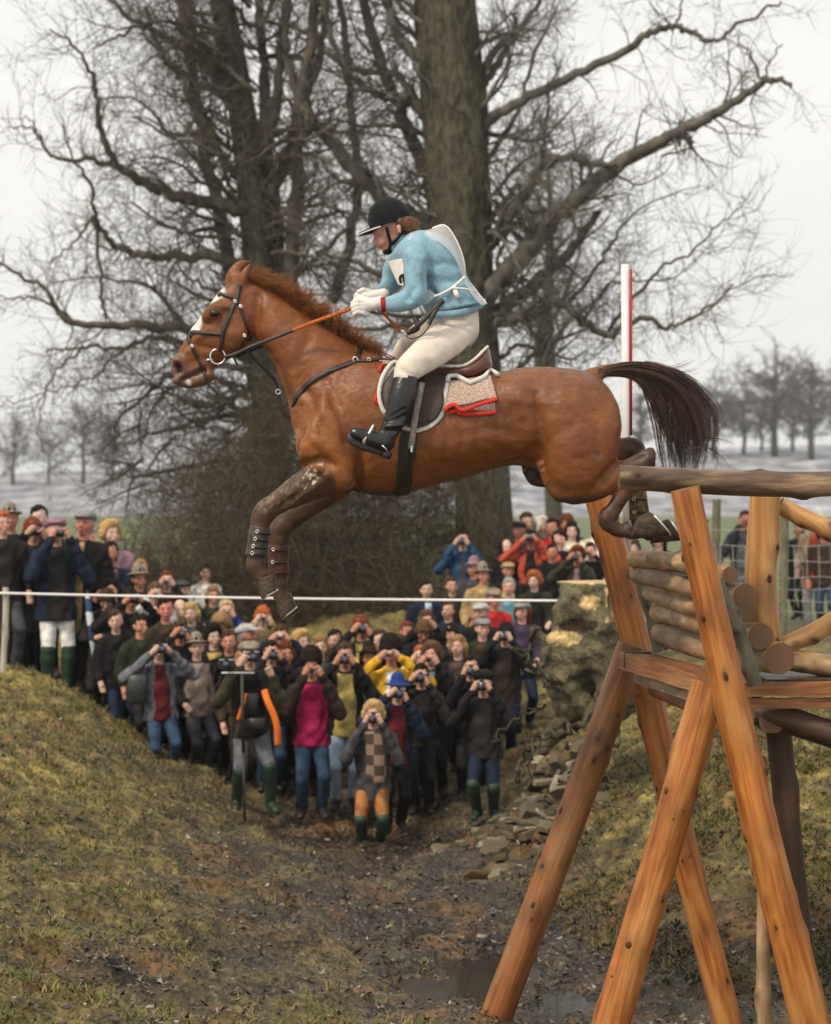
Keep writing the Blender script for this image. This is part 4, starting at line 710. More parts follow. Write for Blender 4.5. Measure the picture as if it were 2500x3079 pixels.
hr = [(hp(1228, 672, s_), hp(1240, 690, s_ * .6), px(22), px(18), 0) for s_ in (-.05, 0, .05)] + [(hp(1205, 668, -.07), hp(1225, 690, -.06), px(14), px(13), 0), (hp(1250, 672, 0), hp(1248, 690, 0), px(14), px(12), 0)]
V_, Q_, z_ = sdf_mesh(hr, .007, .01, warp=lambda D, x, y, z: D + .004 * np.sin(x * 210 + y * 60) * np.sin(z * 170 + y * 90)); hairo = mobj('hair', mesh_from('hair', relax(V_, Q_, 1, .3), Q_), M['hair_brown'], rider)
cur = []; wid = []
for _ in range(420):
    r0 = np.array([random.uniform(1208, 1240), random.uniform(652, 690)]); d0 = np.array([random.uniform(4, 26), random.uniform(-4, 18)]); dy0 = random.uniform(-.09, .06); cur.append([hp(*(r0 + d0 * s + np.array([6 * math.sin(3 * s), 10 * s * s])), dy0) for s in (0, .33, .66, 1)]); wid.append(random.uniform(.001, .0022))
V_, Q_ = hair_blades(cur, wid); q = mobj('loose_hair', mesh_from('loose_hair', V_, Q_), mat('auburn_hair', (0.17, 0.075, 0.032), .4, .4, 30), None); q.parent = hairo; q.matrix_parent_inverse = Matrix()
# number bib: thin white plastic tabard, front and back
m, n, b = nodes_of('thin_white_plastic'); b.inputs['Base Color'].default_value = (0.78, 0.76, 0.74, 1); b.inputs['Roughness'].default_value = .35; b.inputs['Transmission Weight'].default_value = .0; b.inputs['Alpha'].default_value = .38; M['bib'] = m
def grid_sheet(mb, rows, th=.002):
    n_ = len(rows[0]); V = [p for r_ in rows for p in r_]; Fc = [(j * n_ + i, j * n_ + i + 1, (j + 1) * n_ + i + 1, (j + 1) * n_ + i) for j in range(len(rows) - 1) for i in range(n_ - 1)]; mb.add(V, Fc); return mb
prof = catmull([np.array(q, float) for q in ((1236, 698), (1290, 690), (1338, 678), (1372, 722), (1394, 780), (1402, 830), (1432, 874), (1464, 914))], 5); inn = catmull([np.array(q, float) for q in ((1228, 722), (1275, 716), (1322, 730), (1355, 758), (1378, 795), (1392, 832), (1415, 880), (1448, 918))], 5)
rows = []
for k, w in ((1, -.185), (.55, -.165), (.15, -.12), (0, -.06), (0, 0), (0, .06), (.15, .12), (.55, .165), (1, .185)): rows.append([hp(*(p_ * (1 - k) + q_ * k), w) for p_, q_ in zip(prof, inn)])
bib = grid_sheet(MB(), rows).build('number_bib', M['bib'], rider)
eg = MB(); eg.tube([hp(*p_, -.06) for p_ in prof[6:]], .0045, 6); eg.tube([hp(*p_, 0) for p_ in prof[6:]], .005, 6); q = eg.build('bib_binding', mat('white_binding', (0.78, 0.75, 0.70), .7, .1), None); q.parent = bib; q.matrix_parent_inverse = Matrix()
fr_ = [[hp(x, y, d) for x, y, d in r_] for r_ in (((1166, 786, -.05), (1180, 782, -.12), (1210, 776, -.20)), ((1176, 808, -.06), (1192, 806, -.14), (1214, 806, -.21)), ((1186, 830, -.08), (1200, 832, -.15), (1214, 836, -.21)), ((1198, 856, -.10), (1208, 858, -.15), (1214, 862, -.20)))]
m2 = mat('white_bib_front', (0.76, 0.73, 0.69), .5, .06); q = grid_sheet(MB(), fr_).build('bib_front', m2, None); q.parent = bib; q.matrix_parent_inverse = Matrix()
dg = MB(); freestrap(dg, [(1203, 842, -.19), (1205, 832, -.19), (1214, 828, -.225), (1215, 848, -.225)], .014, .003, 4); freestrap(dg, [(1203, 840, -.19), (1206, 852, -.19)], .012, .003, 3); q = dg.build('bib_number', mat('black_print', (0.012, 0.012, 0.014), .6, .2), None); q.parent = bib; q.matrix_parent_inverse = Matrix()
wst = [[hp(x, y, d) for x, y, d in r_] for r_ in (((1276, 870, -.215), (1294, 872, -.215), (1314, 888, -.21)), ((1274, 892, -.215), (1292, 894, -.215), (1308, 894, -.215)), ((1270, 914, -.21), (1284, 914, -.215), (1296, 904, -.215)))]
q = grid_sheet(MB(), wst).build('bib_side', M['bib'], None); q.parent = bib; q.matrix_parent_inverse = Matrix()
tie = MB(); tie.tube([hp(*q_) for q_ in catmull([np.array(q_, float) for q_ in ((1306, 892, -.215), (1335, 880, -.215), (1364, 862, -.205), (1398, 832, -.17))], 4)], .0065, 6); tie.ball(hp(1366, 866, -.208), .012, 8, 6); tie.tube([hp(1366, 866, -.208), hp(1372, 882, -.215), hp(1378, 896, -.21)], [.008, .013, .012], 8, squash=.4); q = tie.build('bib_tie', mat('white_tape', (0.75, 0.72, 0.66), .8, .1), None); q.parent = bib; q.matrix_parent_inverse = Matrix()
tie2 = MB(); tie2.tube([hp(*q_) for q_ in ((1366, 866, -.208), (1400, 868, -.20), (1432, 878, -.13))], .005, 6); q = tie2.build('bib_tie', mat('white_tape2', (0.75, 0.72, 0.66), .8, .1), None); q.parent = bib; q.matrix_parent_inverse = Matrix()
# whip
wh = empty('riding_whip', hp(1280, 960, -.3)); tag(wh, 'black riding whip along the thigh of the rider', 'whip')
w1 = MB(); w1.tube([hp(*q) for q in catmull([np.array(q, float) for q in ((1236, 995, -.27), (1262, 975, -.29), (1296, 940, -.29), (1332, 903, -.27))], 5)], [.010 + .006 * s for s in np.linspace(0, 1, 16)], 8); w1.build('shaft', M['strap'], wh)
w2 = MB(); freestrap(w2, [(1250, 955, -.25), (1256, 985, -.26), (1232, 998, -.25), (1222, 1000, -.25)], .03, .006); freestrap(w2, [(1325, 910, -.285), (1305, 945, -.30), (1290, 975, -.30)], .022, .005); w2.build('flap', M['strap'], wh)
w3 = MB(); w3.tube([hp(*q) for q in catmull([np.array(q, float) for q in ((1218, 1008, -.26), (1236, 1018, -.28), (1262, 1012, -.29), (1284, 992, -.30), (1296, 965, -.30))], 4)], .0032, 6); w3.build('wrist_loop', M['strap'], wh)
# ------------------------------------------------------------------ the log fence
def mat_wood(name, c1, c2, rough=.6, grain=.06, dark=(0.05, 0.022, 0.010), bump=.5, scale=16, streak=0.0, cs=(0.3, 0.3, 0.3)):
    m, n, b = nodes_of(name); N = n.nodes.new; K = n.links.new; t = N('ShaderNodeTexCoord'); mp_ = N('ShaderNodeMapping'); mp_.inputs['Scale'].default_value = (1, 1, grain); K(t.outputs['Object'], mp_.inputs[0])
    z1 = N('ShaderNodeTexNoise'); z1.inputs['Scale'].default_value = scale; z1.inputs['Detail'].default_value = 6; z1.inputs['Roughness'].default_value = .6; z1.inputs['Distortion'].default_value = .8; K(mp_.outputs[0], z1.inputs['Vector'])
    z2 = N('ShaderNodeTexNoise'); z2.inputs['Scale'].default_value = 2.6; z2.inputs['Detail'].default_value = 3; K(t.outputs['Object'], z2.inputs['Vector'])
    r = N('ShaderNodeMapRange'); r.inputs[1].default_value = .32; r.inputs[2].default_value = .68; K(z1.outputs[0], r.inputs[0]); x = N('ShaderNodeMix'); x.data_type = 'RGBA'; K(r.outputs[0], x.inputs[0]); x.inputs[6].default_value = (*c1, 1); x.inputs[7].default_value = (*c2, 1)
    r2 = N('ShaderNodeMapRange'); r2.inputs[1].default_value = .3; r2.inputs[2].default_value = .7; r2.inputs[3].default_value = .72; r2.inputs[4].default_value = 1.2; K(z2.outputs[0], r2.inputs[0]); hv = N('ShaderNodeHueSaturation'); K(r2.outputs[0], hv.inputs['Value']); K(x.outputs[2], hv.inputs['Color']); last = hv.outputs[0]
    if streak:
        mp3 = N('ShaderNodeMapping'); mp3.inputs['Scale'].default_value = (1, 1, .22); K(t.outputs['Object'], mp3.inputs[0]); z3 = N('ShaderNodeTexNoise'); z3.inputs['Scale'].default_value = 9; z3.inputs['Detail'].default_value = 5; K(mp3.outputs[0], z3.inputs['Vector'])
        r3 = N('ShaderNodeMapRange'); r3.inputs[1].default_value = .48 - streak * .1; r3.inputs[2].default_value = .70 - streak * .1; K(z3.outputs[0], r3.inputs[0]); x3 = N('ShaderNodeMix'); x3.data_type = 'RGBA'; K(r3.outputs[0], x3.inputs[0]); K(last, x3.inputs[6]); x3.inputs[7].default_value = (*cs, 1); last = x3.outputs[2]
    mk = N('ShaderNodeMapping'); mk.inputs['Scale'].default_value = (1, 1, .62); K(t.outputs['Object'], mk.inputs[0]); vo = N('ShaderNodeTexVoronoi'); vo.inputs['Scale'].default_value = 7.5; K(mk.outputs[0], vo.inputs['Vector']); kr = N('ShaderNodeMapRange'); kr.inputs[1].default_value = .02; kr.inputs[2].default_value = .07; kr.inputs[3].default_value = 1; kr.inputs[4].default_value = 0; sc_k = N('ShaderNodeSeparateColor'); K(vo.outputs['Color'], sc_k.inputs[0]); offk = N('ShaderNodeMath'); offk.operation = 'MULTIPLY_ADD'; K(sc_k.outputs[0], offk.inputs[0]); offk.inputs[1].default_value = .10; K(vo.outputs['Distance'], offk.inputs[2]); K(offk.outputs[0], kr.inputs[0])
    kx = N('ShaderNodeMix'); kx.data_type = 'RGBA'; K(kr.outputs[0], kx.inputs[0]); K(last, kx.inputs[6]); kx.inputs[7].default_value = (*dark, 1); kr2 = N('ShaderNodeMapRange'); kr2.inputs[1].default_value = .16; kr2.inputs[2].default_value = .30; kr2.inputs[3].default_value = .8; kr2.inputs[4].default_value = 1; K(vo.outputs['Distance'], kr2.inputs[0]); kh = N('ShaderNodeHueSaturation'); K(kr2.outputs[0], kh.inputs['Value']); K(kx.outputs[2], kh.inputs['Color']); last = kh.outputs[0]
    a = N('ShaderNodeAttribute'); a.attribute_name = 'Col'; x2 = N('ShaderNodeMix'); x2.data_type = 'RGBA'; K(a.outputs['Fac'], x2.inputs[0]); x2.inputs[6].default_value = (*dark, 1); K(last, x2.inputs[7]); K(x2.outputs[2], b.inputs['Base Color'])
    b.inputs['Roughness'].default_value = rough * .8; b.inputs['Specular IOR Level'].default_value = .4; bp = N('ShaderNodeBump'); bp.inputs['Strength'].default_value = bump; bp.inputs['Distance'].default_value = .012; K(z1.outputs[0], bp.inputs['Height']); K(bp.outputs[0], b.inputs['Normal']); return m
def mat_end(name, c1, c2):
    m, n, b = nodes_of(name); N = n.nodes.new; K = n.links.new; t = N('ShaderNodeTexCoord'); mp_ = N('ShaderNodeMapping'); mp_.inputs['Scale'].default_value = (1, 1, 0); K(t.outputs['Object'], mp_.inputs[0])
    w = N('ShaderNodeTexWave'); w.wave_type = 'RINGS'; w.rings_direction = 'Z'; w.inputs['Scale'].default_value = 20; w.inputs['Distortion'].default_value = 3.5; w.inputs['Detail'].default_value = 4; K(mp_.outputs[0], w.inputs['Vector']); z = N('ShaderNodeTexNoise'); z.inputs['Scale'].default_value = 25; K(t.outputs['Object'], z.inputs['Vector'])
    mm = N('ShaderNodeMath'); mm.operation = 'MULTIPLY'; K(w.outputs[0], mm.inputs[0]); K(z.outputs[0], mm.inputs[1]); x = N('ShaderNodeMix'); x.data_type = 'RGBA'; K(mm.outputs[0], x.inputs[0]); x.inputs[6].default_value = (*c1, 1); x.inputs[7].default_value = (*c2, 1); K(x.outputs[2], b.inputs['Base Color']); b.inputs['Roughness'].default_value = .8; return m
M['peeled'] = mat_wood('peeled_orange_wood', (0.20, 0.055, 0.010), (0.50, 0.185, 0.040), streak=.05, cs=(0.52, 0.25, 0.075), scale=30, bump=.8); M['peeled_dark'] = mat_wood('weathered_brown_wood', (0.15, 0.050, 0.014), (0.32, 0.125, 0.034), streak=.05, cs=(0.32, 0.17, 0.07), scale=26, bump=.8)
M['peeled_pale'] = mat_wood('pale_peeled_wood', (0.33, 0.13, 0.035), (0.58, 0.34, 0.13)); M['bark'] = mat_wood('grey_brown_bark', (0.13, 0.075, 0.040), (0.36, 0.25, 0.15), .85, .25, bump=.9, streak=.1, cs=(0.36, 0.22, 0.10))
M['bark_rail'] = mat_wood('half_barked_rail', (0.050, 0.029, 0.018), (0.155, 0.090, 0.052), .75, .2, bump=.9, streak=-.05, cs=(0.46, 0.31, 0.17)); M['bark_pale'] = mat_wood('silvery_bark', (0.26, 0.145, 0.065), (0.58, 0.40, 0.225), .8, .3, bump=.7, streak=.4, cs=(0.20, 0.11, 0.05))
M['dark_wood'] = mat_wood('dark_brown_wood', (0.035, 0.018, 0.009), (0.085, 0.042, 0.018)); M['end'] = mat_end('sawn_end_grain', (0.12, 0.060, 0.027), (0.18, 0.092, 0.042)); M['stake'] = mat_wood('green_grey_bark', (0.085, 0.085, 0.05), (0.21, 0.19, 0.12), .85, .3)  # very dark brown tone for deck boards, joist, low post and beam end
M['knot'] = mat('dark_knot', (0.045, 0.018, 0.008), .6, .5, 60, .4, 120, c2=(0.11, 0.045, 0.016))
def log(name, A, B_, rA, rB, mt, parent, seed=0, knots=14, n=22, rings=30, wob=.012, cut=True, sag=.0):
    rg_ = random.Random(seed); A = Vector(A); B_ = Vector(B_); d = B_ - A; Ln = d.length; V = []; C = []; kn = [(rg_.uniform(.03, .97), rg_.uniform(0, 6.28), rg_.uniform(.012, .028)) for _ in range(knots)]
    px_, py_ = rg_.uniform(0, 9), rg_.uniform(0, 9)
    for i in range(rings + 1):
        t = i / rings; r = rA + (rB - rA) * t; cx = wob * math.sin(t * 4 + px_); cy = wob * math.sin(t * 5 + py_)
        for k in range(n):
            a = 2 * math.pi * k / n; rr = r * (1 + .05 * noise.noise(Vector((math.cos(a) * 1.6, math.sin(a) * 1.6, t * Ln * 2.2 + seed))) + .02 * noise.noise(Vector((math.cos(a) * 4, math.sin(a) * 4, t * Ln * 9 + seed)))); c = 1.0
            for kt, ka, kr in kn:
                da = (a - ka + math.pi) % (2 * math.pi) - math.pi; dd = math.hypot((t - kt) * Ln * .7, da * r); 
                if dd < kr * 3: rr += .012 * math.exp(-(dd / (kr * 1.3)) ** 2) * (kr / .02); c = min(c, 1 - .95 * math.exp(-(dd / (kr * .5)) ** 2) - .3 * math.exp(-(dd / (kr * 1.6)) ** 2))
            V.append((rr * math.cos(a) + cx, rr * math.sin(a) + cy, t * Ln)); C.append((max(c, 0),) * 3)
    Fc = [(i * n + k, i * n + (k + 1) % n, (i + 1) * n + (k + 1) % n, (i + 1) * n + k) for i in range(rings) for k in range(n)]
    ns = len(Fc); b0 = len(V); V += [V[k] for k in range(n)] + [V[rings * n + k] for k in range(n)]; C += [(1, 1, 1)] * (2 * n); Fc += [tuple(b0 + n - 1 - k for k in range(n)), tuple(b0 + n + k for k in range(n))]
    me = mesh_from(name, V, Fc, True, C); me.materials.append(mt); me.materials.append(M['end']); me.polygons[ns].material_index = 1; me.polygons[ns + 1].material_index = 1; me.polygons[ns].use_smooth = me.polygons[ns + 1].use_smooth = False
    o = bpy.data.objects.new(name, me); link(o); o.matrix_basis = Matrix.Translation(A) @ d.to_track_quat('Z', 'Y').to_matrix().to_4x4()
    o.parent = parent; o.matrix_parent_inverse = Matrix.Translation(-Vector(parent.location))
    if knots >= 12:
        kb = MB()
        for kt, ka, kr in kn:
            r = rA + (rB - rA) * kt; cx = wob * math.sin(kt * 4 + px_); cy = wob * math.sin(kt * 5 + py_); rr = r + .013 * (kr / .02) * .62; s_ = kr * rg_.uniform(.42, .75); Rk = Matrix.Rotation(ka, 3, 'Z'); kb.ball((rr * math.cos(ka) + cx, rr * math.sin(ka) + cy, kt * Ln), (s_ * .36, s_ * .8, s_ * rg_.uniform(.9, 1.7)), 9, 6, Rk)
        k_ = kb.build('knots', M['knot'], None); k_.parent = o; k_['kind'] = 'stuff'
    return o
def plank(name, A, B_, h, w, mt, parent, seed=0):
    A = Vector(A); B_ = Vector(B_); d = B_ - A; mb = MB(); k = 14; rg_ = random.Random(seed); V = []
    for i in range(k + 1):
        for sx_, sz_ in ((-1, -1), (1, -1), (1, 1), (-1, 1)): V.append((sx_ * w / 2 + rg_.uniform(-.002, .002), sz_ * h / 2 + rg_.uniform(-.003, .003), d.length * i / k))
    Fc = [(i * 4 + j, i * 4 + (j + 1) % 4, i * 4 + 4 + (j + 1) % 4, i * 4 + 4 + j) for i in range(k) for j in range(4)] + [(3, 2, 1, 0), tuple(range(k * 4, k * 4 + 4))]
    me = mesh_from(name, V, Fc, False, [(1, 1, 1)] * len(V)); me.materials.append(mt); o = bpy.data.objects.new(name, me); link(o); z = d.normalized(); x = z.cross(Vector((0, 0, 1))).normalized(); y = z.cross(x); y = -y if y.z < 0 else y; x = y.cross(z)
    R = Matrix((x, y, z)).transposed().to_4x4(); o.matrix_basis = Matrix.Translation(A) @ R; o.parent = parent; o.matrix_parent_inverse = Matrix.Translation(-Vector(parent.location)); return o
fence = empty('log_fence', at(2230, 2130, 9.3)); tag(fence, 'log jumping fence of stacked logs between orange A-frame legs with a top rail', 'fence')
def down(A, B_, extra=.9):                    # carry a leg on until it stands in the ground
    A = Vector(A); B_ = Vector(B_); d = (B_ - A).normalized(); p = B_.copy()
    for _ in range(80):
        if p.z < gz(p.x, p.y) - extra * .4: break
        p += d * .04
    return p
A_ = at(2060, 1470, 8.9); log('leg', A_, down(A_, at(2475, 3250, 9.0)), .066, .096, M['peeled'], fence, 3, 26, rings=60)
A_ = at(2128, 2050, 9.12); log('leg', A_, down(A_, at(1815, 3190, 9.12)), .078, .088, M['peeled'], fence, 8, 22, rings=44)
A_ = at(1797, 1490, 11.3); log('leg', A_, down(A_, at(2212, 3150, 11.3)), .084, .080, M['peeled'], fence, 12, 20, rings=60)
A_ = at(1900, 1940, 11.15); log('leg', A_, down(A_, at(1505, 3040, 11.15)), .082, .092, M['peeled_dark'], fence, 21, 18, rings=44)
log('rail', at(1862, 1442, 9.15), at(2760, 1453, 9.15), .056, .060, M['bark_rail'], fence, 5, 12, rings=40)
log('post', at(2294, 1480, 9.55), at(2301, 1965, 9.55), .074, .077, M['peeled_pale'], fence, 31, 14)
log('brace', at(2348, 1512, 9.6), at(2600, 1672, 9.6), .043, .046, M['peeled_pale'], fence, 33, 8); log('brace', at(2352, 1948, 9.6), at(2640, 1785, 9.6), .044, .048, M['peeled_pale'], fence, 34, 8)
for k, (nx, ny, nr, fx, fy, fr2, mt) in enumerate(((2204, 1720, 25, 1905, 1678, 27, 'bark_pale'), (2235, 1786, 36, 1920, 1735, 27, 'bark'), (2248, 1848, 30, 1950, 1788, 26, 'bark_pale'), (2286, 1908, 40, 1976, 1846, 28, 'bark_pale'), (2338, 1984, 48, 1998, 1912, 38, 'bark'))):
    log('stacked_log', at(fx, fy, 10.95), at(nx, ny, 9.25), fr2 / F * 10.95, nr / F * 9.25, M[mt], fence, 50 + k, 8, rings=24)
log('stake', at(2168, 1738, 9.18), at(2268, 2062, 9.18), .024, .034, M['stake'], fence, 61, 5); log('stake', at(1932, 1740, 11.05), at(1975, 1960, 11.05), .030, .030, M['stake'], fence, 62, 4)
plank('beam', at(1900, 1984, 11.0), at(2250, 2085, 9.45), .095, .15, M['peeled_dark'], fence, 1); plank('beam', at(1930, 2032, 10.95), at(2250, 2130, 9.45), .075, .10, M['bark'], fence, 2)
log('cross_log', at(1975, 2068, 11.0), at(2230, 2200, 9.5), .045, .050, M['peeled_dark'], fence, 63, 8); MBx = MB(); MBx.box((0, 0, 0), (.15, .10, .09), bev=.004); 
bo_ = MBx.build('beam_end', M['dark_wood'], None); bo_.matrix_basis = Matrix.Translation(at(1916, 1983, 10.93)); bo_.parent = fence; bo_.matrix_parent_inverse = Matrix.Translation(-Vector(fence.location))
plank('platform_board', at(2248, 2072, 9.32), at(2760, 2068, 9.32), .062, .05, M['peeled_dark'], fence, 4); plank('platform_board', at(2262, 2112, 9.34), at(2760, 2116, 9.34), .045, .05, M['peeled_dark'], fence, 5)
for k in range(8): plank('deck_board', (1.66, 9.50 + k * .2, -.888), (4.6, 9.50 + k * .2, -.888), .04, .19, M['dark_wood'], fence, 70 + k)
log('joist', at(2275, 2150, 9.5), at(2740, 2260, 9.3), .060, .070, M['dark_wood'], fence, 71, 4)
log('base_log', at(2368, 1990, 9.6), at(2760, 2012, 9.6), .052, .055, M['bark_pale'], fence, 72, 8)
log('cross_log', at(2325, 2165, 10.9), at(2316, 2172, 9.42), .055, .060, M['bark'], fence, 73, 4)
A_ = at(2335, 2190, 9.75); log('post', A_, down(A_, at(2410, 2800, 9.75)), .062, .064, M['dark_wood'], fence, 74, 6); A_ = at(2296, 2590, 9.9); log('post', at(2292, 2560, 9.9), down(A_, at(2312, 3150, 9.9)), .028, .045, M['bark_pale'], fence, 75, 6)
# marker pole with a white panel edged red
flag = empty('marker_flag', at(1886, 1735, 11.45)); tag(flag, 'tall white marker pole with a red side behind the horse tail', 'flag')
fm = MB(); p1 = at(1886, 1735, 11.45)
fm.tube([at(1880, 795, 11.45), p1], .024, 10); fm.build('pole', mat('white_paint', (0.66, 0.64, 0.64), .5, .06, 10), flag)
fm = MB(); fm.box((at(1898, 1060, 11.45)), (.010, .05, (1310 - 810) / F * 11.45)); fm.build('red_edge', mat('red_paint', (0.42, 0.03, 0.045), .6, .15, 10), flag)
# wire fence on the far side
wf = empty('wire_fence', at(2300, 1850, 25)); tag(wf, 'wire mesh stock fence on round wooden posts beyond the platform', 'fence'); M['wire'] = mat('galvanised_wire', (0.42, 0.42, 0.42), .5, .15, 30, metal=.4)
for x in (2156, 2356, 2560): p = at(x, 1500, 24.5); log('post', p, (p.x, p.y, gz(p.x, p.y) - .2), .052, .056, M['stake'], wf, x, 3, 10, 10)
xa, xb = at(2110, 1500, 24.5).x, at(2700, 1500, 24.5).x
for y in (1592, 1640, 1688, 1736, 1772, 1808, 1840): z = at(2300, y, 24.5).z; MB().tube([(xa + (xb - xa) * s, 24.46, z + .012 * math.sin(s * 21 + y)) for s in np.linspace(0, 1, 14)], .004, 4).build('wire', M['wire'], wf)
for k in range(16): x = xa + (xb - xa) * (k + .5) / 16; MB().tube([(x, 24.46, at(0, 1640, 24.5).z), (x + .01, 24.46, at(0, 1740, 24.5).z), (x, 24.46, at(0, 1840, 24.5).z)], .003, 4).build('wire', M['wire'], wf)
# white tape rail on a post in front of the spectators
tr = empty('rope_rail', at(15, 1995, 19.4)); tag(tr, 'thin white tape rail tied to a pale post in front of the spectators', 'rail')
p = at(14, 1766, 19.4); log('post', p, (p.x, p.y, gz(p.x, p.y) - .1), .030, .032, mat_wood('pale_post', (0.42, 0.38, 0.30), (0.55, 0.50, 0.42)), tr, 81, 2, 12, 10)
MB().tube([at(x, 1776 + (x + 300) / 1950 * 30 + 6 * math.sin((x + 300) / 1950 * 3.1), 19.36 - .9 * max(0, (x - 1200) / 450)) for x in np.linspace(-300, 1680, 30)], .0125, 6).build('tape', mat('white_tape_rope', (0.80, 0.78, 0.76), .6, .05), tr)
# ------------------------------------------------------------------ trees
def mat_bark(name, c1, c2, sc=6):
    m, n, b = nodes_of(name); N = n.nodes.new; K = n.links.new; t = N('ShaderNodeTexCoord'); mp_ = N('ShaderNodeMapping'); mp_.inputs['Scale'].default_value = (1, 1, .4); K(t.outputs['Object'], mp_.inputs[0])
    z = N('ShaderNodeTexNoise'); z.inputs['Scale'].default_value = sc; z.inputs['Detail'].default_value = 7; K(mp_.outputs[0], z.inputs['Vector']); r = N('ShaderNodeMapRange'); r.inputs[1].default_value = .35; r.inputs[2].default_value = .65; K(z.outputs[0], r.inputs[0])
    x = N('ShaderNodeMix'); x.data_type = 'RGBA'; K(r.outputs[0], x.inputs[0]); x.inputs[6].default_value = (*c1, 1); x.inputs[7].default_value = (*c2, 1); K(x.outputs[2], b.inputs['Base Color']); b.inputs['Roughness'].default_value = .9; b.inputs['Specular IOR Level'].default_value = .15
    bp = N('ShaderNodeBump'); bp.inputs['Strength'].default_value = .9; bp.inputs['Distance'].default_value = .05; K(z.outputs[0], bp.inputs['Height']); K(bp.outputs[0], b.inputs['Normal']); return m
M['trunk'] = mat_bark('mossy_lime_bark', (0.042, 0.037, 0.026), (0.105, 0.096, 0.066), 14); M['brush'] = mat_bark('brown_briars', (0.055, 0.043, 0.028), (0.135, 0.108, 0.070)); M['twig'] = mat_bark('grey_twigs', (0.075, 0.068, 0.058), (0.165, 0.150, 0.126)); M['twig_red'] = mat_bark('reddish_twigs', (0.078, 0.067, 0.055), (0.165, 0.143, 0.115))
class Twigs:
    """collects thin tapering branches; build() turns all of them into one mesh, three- to seven-sided"""
    def __init__(s): s.b = {}
    def add(s, pts, rad, sides=3): s.b.setdefault((len(pts), sides), ([], []))[0].append([tuple(p) for p in pts]); s.b[(len(pts), sides)][1].append(list(rad))
    def build(s, name, mt, parent=None):
        VV = []; QQ = []; n0 = 0
        for (m, sides), (pl, rl) in s.b.items():
            P = np.array(pl, float); R = np.array(rl, float)[:, :, None, None]; k = len(P); T = np.gradient(P, axis=1); T /= np.linalg.norm(T, axis=2, keepdims=True) + 1e-9
            U = np.cross(T, np.array([0.3, 1, 0.2])); U /= np.linalg.norm(U, axis=2, keepdims=True) + 1e-9; W = np.cross(T, U); a = (2 * np.pi * np.arange(sides) / sides)[None, None, :, None]
            V = P[:, :, None, :] + (U[:, :, None, :] * np.cos(a) + W[:, :, None, :] * np.sin(a)) * R; i = (np.arange(k) * m * sides)[:, None, None] + (np.arange(m - 1) * sides)[None, :, None]; q = np.arange(sides)[None, None, :]; q2 = (q + 1) % sides
            QQ.append((np.stack([i + q, i + q2, i + sides + q2, i + sides + q], axis=-1) + n0).reshape(-1, 4)); VV.append(V.reshape(-1, 3)); n0 += k * m * sides
        return mobj(name, mesh_from(name, np.concatenate(VV), np.concatenate(QQ)), mt, parent)
def grow(tw, p, d, length, r, level, rg, droop=0.0, up=0.0, kids=None, spread=.8):
    """a wandering branch with side shoots"""
    n = max(4, int(length / (.16 if level > 1 else .10)) ) if level else 5; n = min(n, 12); pts = [p.copy()]; q = p.copy(); v = d.normalized(); st = length / n
    for i in range(n):
        v = (v + Vector((rg.gauss(0, .20), rg.gauss(0, .20), rg.gauss(0, .20) + up * .10 - droop * .12))).normalized(); q = q + v * st; pts.append(q.copy())
    rad = [r * (1 - .78 * i / n) for i in range(n + 1)]; tw.add(pts, rad, 5 if r > .02 else 3)
    if level <= 0: return
    k = kids if kids is not None else int(length * (5.5 if level > 1 else 9.5)) + 1
    for _ in range(k):
        i = rg.randint(1, n); b = pts[i]; dv = (pts[i] - pts[i - 1]).normalized(); o = Vector((rg.gauss(0, 1), rg.gauss(0, .7), rg.gauss(0, 1))); o = (o - dv * o.dot(dv)).normalized()
        grow(tw, b, dv * rg.uniform(.5, 1.0) + o * spread, length * rg.uniform(.32, .62), max(r * (1 - .78 * i / n) * rg.uniform(.40, .62), .0038), level - 1, rg, droop, up)
def limb(tw, px, Y, r0, r1, rg, level=2, dens=1.0, droop=0, up=.3, dY=0.0, sub=6, tlen=1.0):
    """a main limb laid along the photograph's line, clothed with shoots"""
    n = len(px); P = [np.array([*at(x, y, Y + dY * i / (n - 1))]) for i, (x, y) in enumerate(px)]; C = [Vector(q) for q in catmull(P, sub)]; m = len(C)
    for i in range(1, m - 1): C[i] += Vector((rg.gauss(0, .02), rg.gauss(0, .05), rg.gauss(0, .02)))
    r0 *= .8; r1 *= .8; rad = [r0 + (r1 - r0) * (i / (m - 1)) ** .7 for i in range(m)]; tw.add(C, rad, 7); L_ = sum((C[i + 1] - C[i]).length for i in range(m - 1))
    for _ in range(int(L_ * 5.4 * dens)):
        i = rg.randint(1, m - 1); dv = (C[i] - C[i - 1]).normalized(); o = Vector((rg.gauss(0, 1), rg.gauss(0, .8), rg.gauss(0, 1))); o = (o - dv * o.dot(dv)).normalized()
        grow(tw, C[i], dv * rg.uniform(.3, .9) + o, rg.uniform(.35, 1.3) * tlen, max(rad[i] * rg.uniform(.14, .32), .007), level - 1, rg, droop, up)
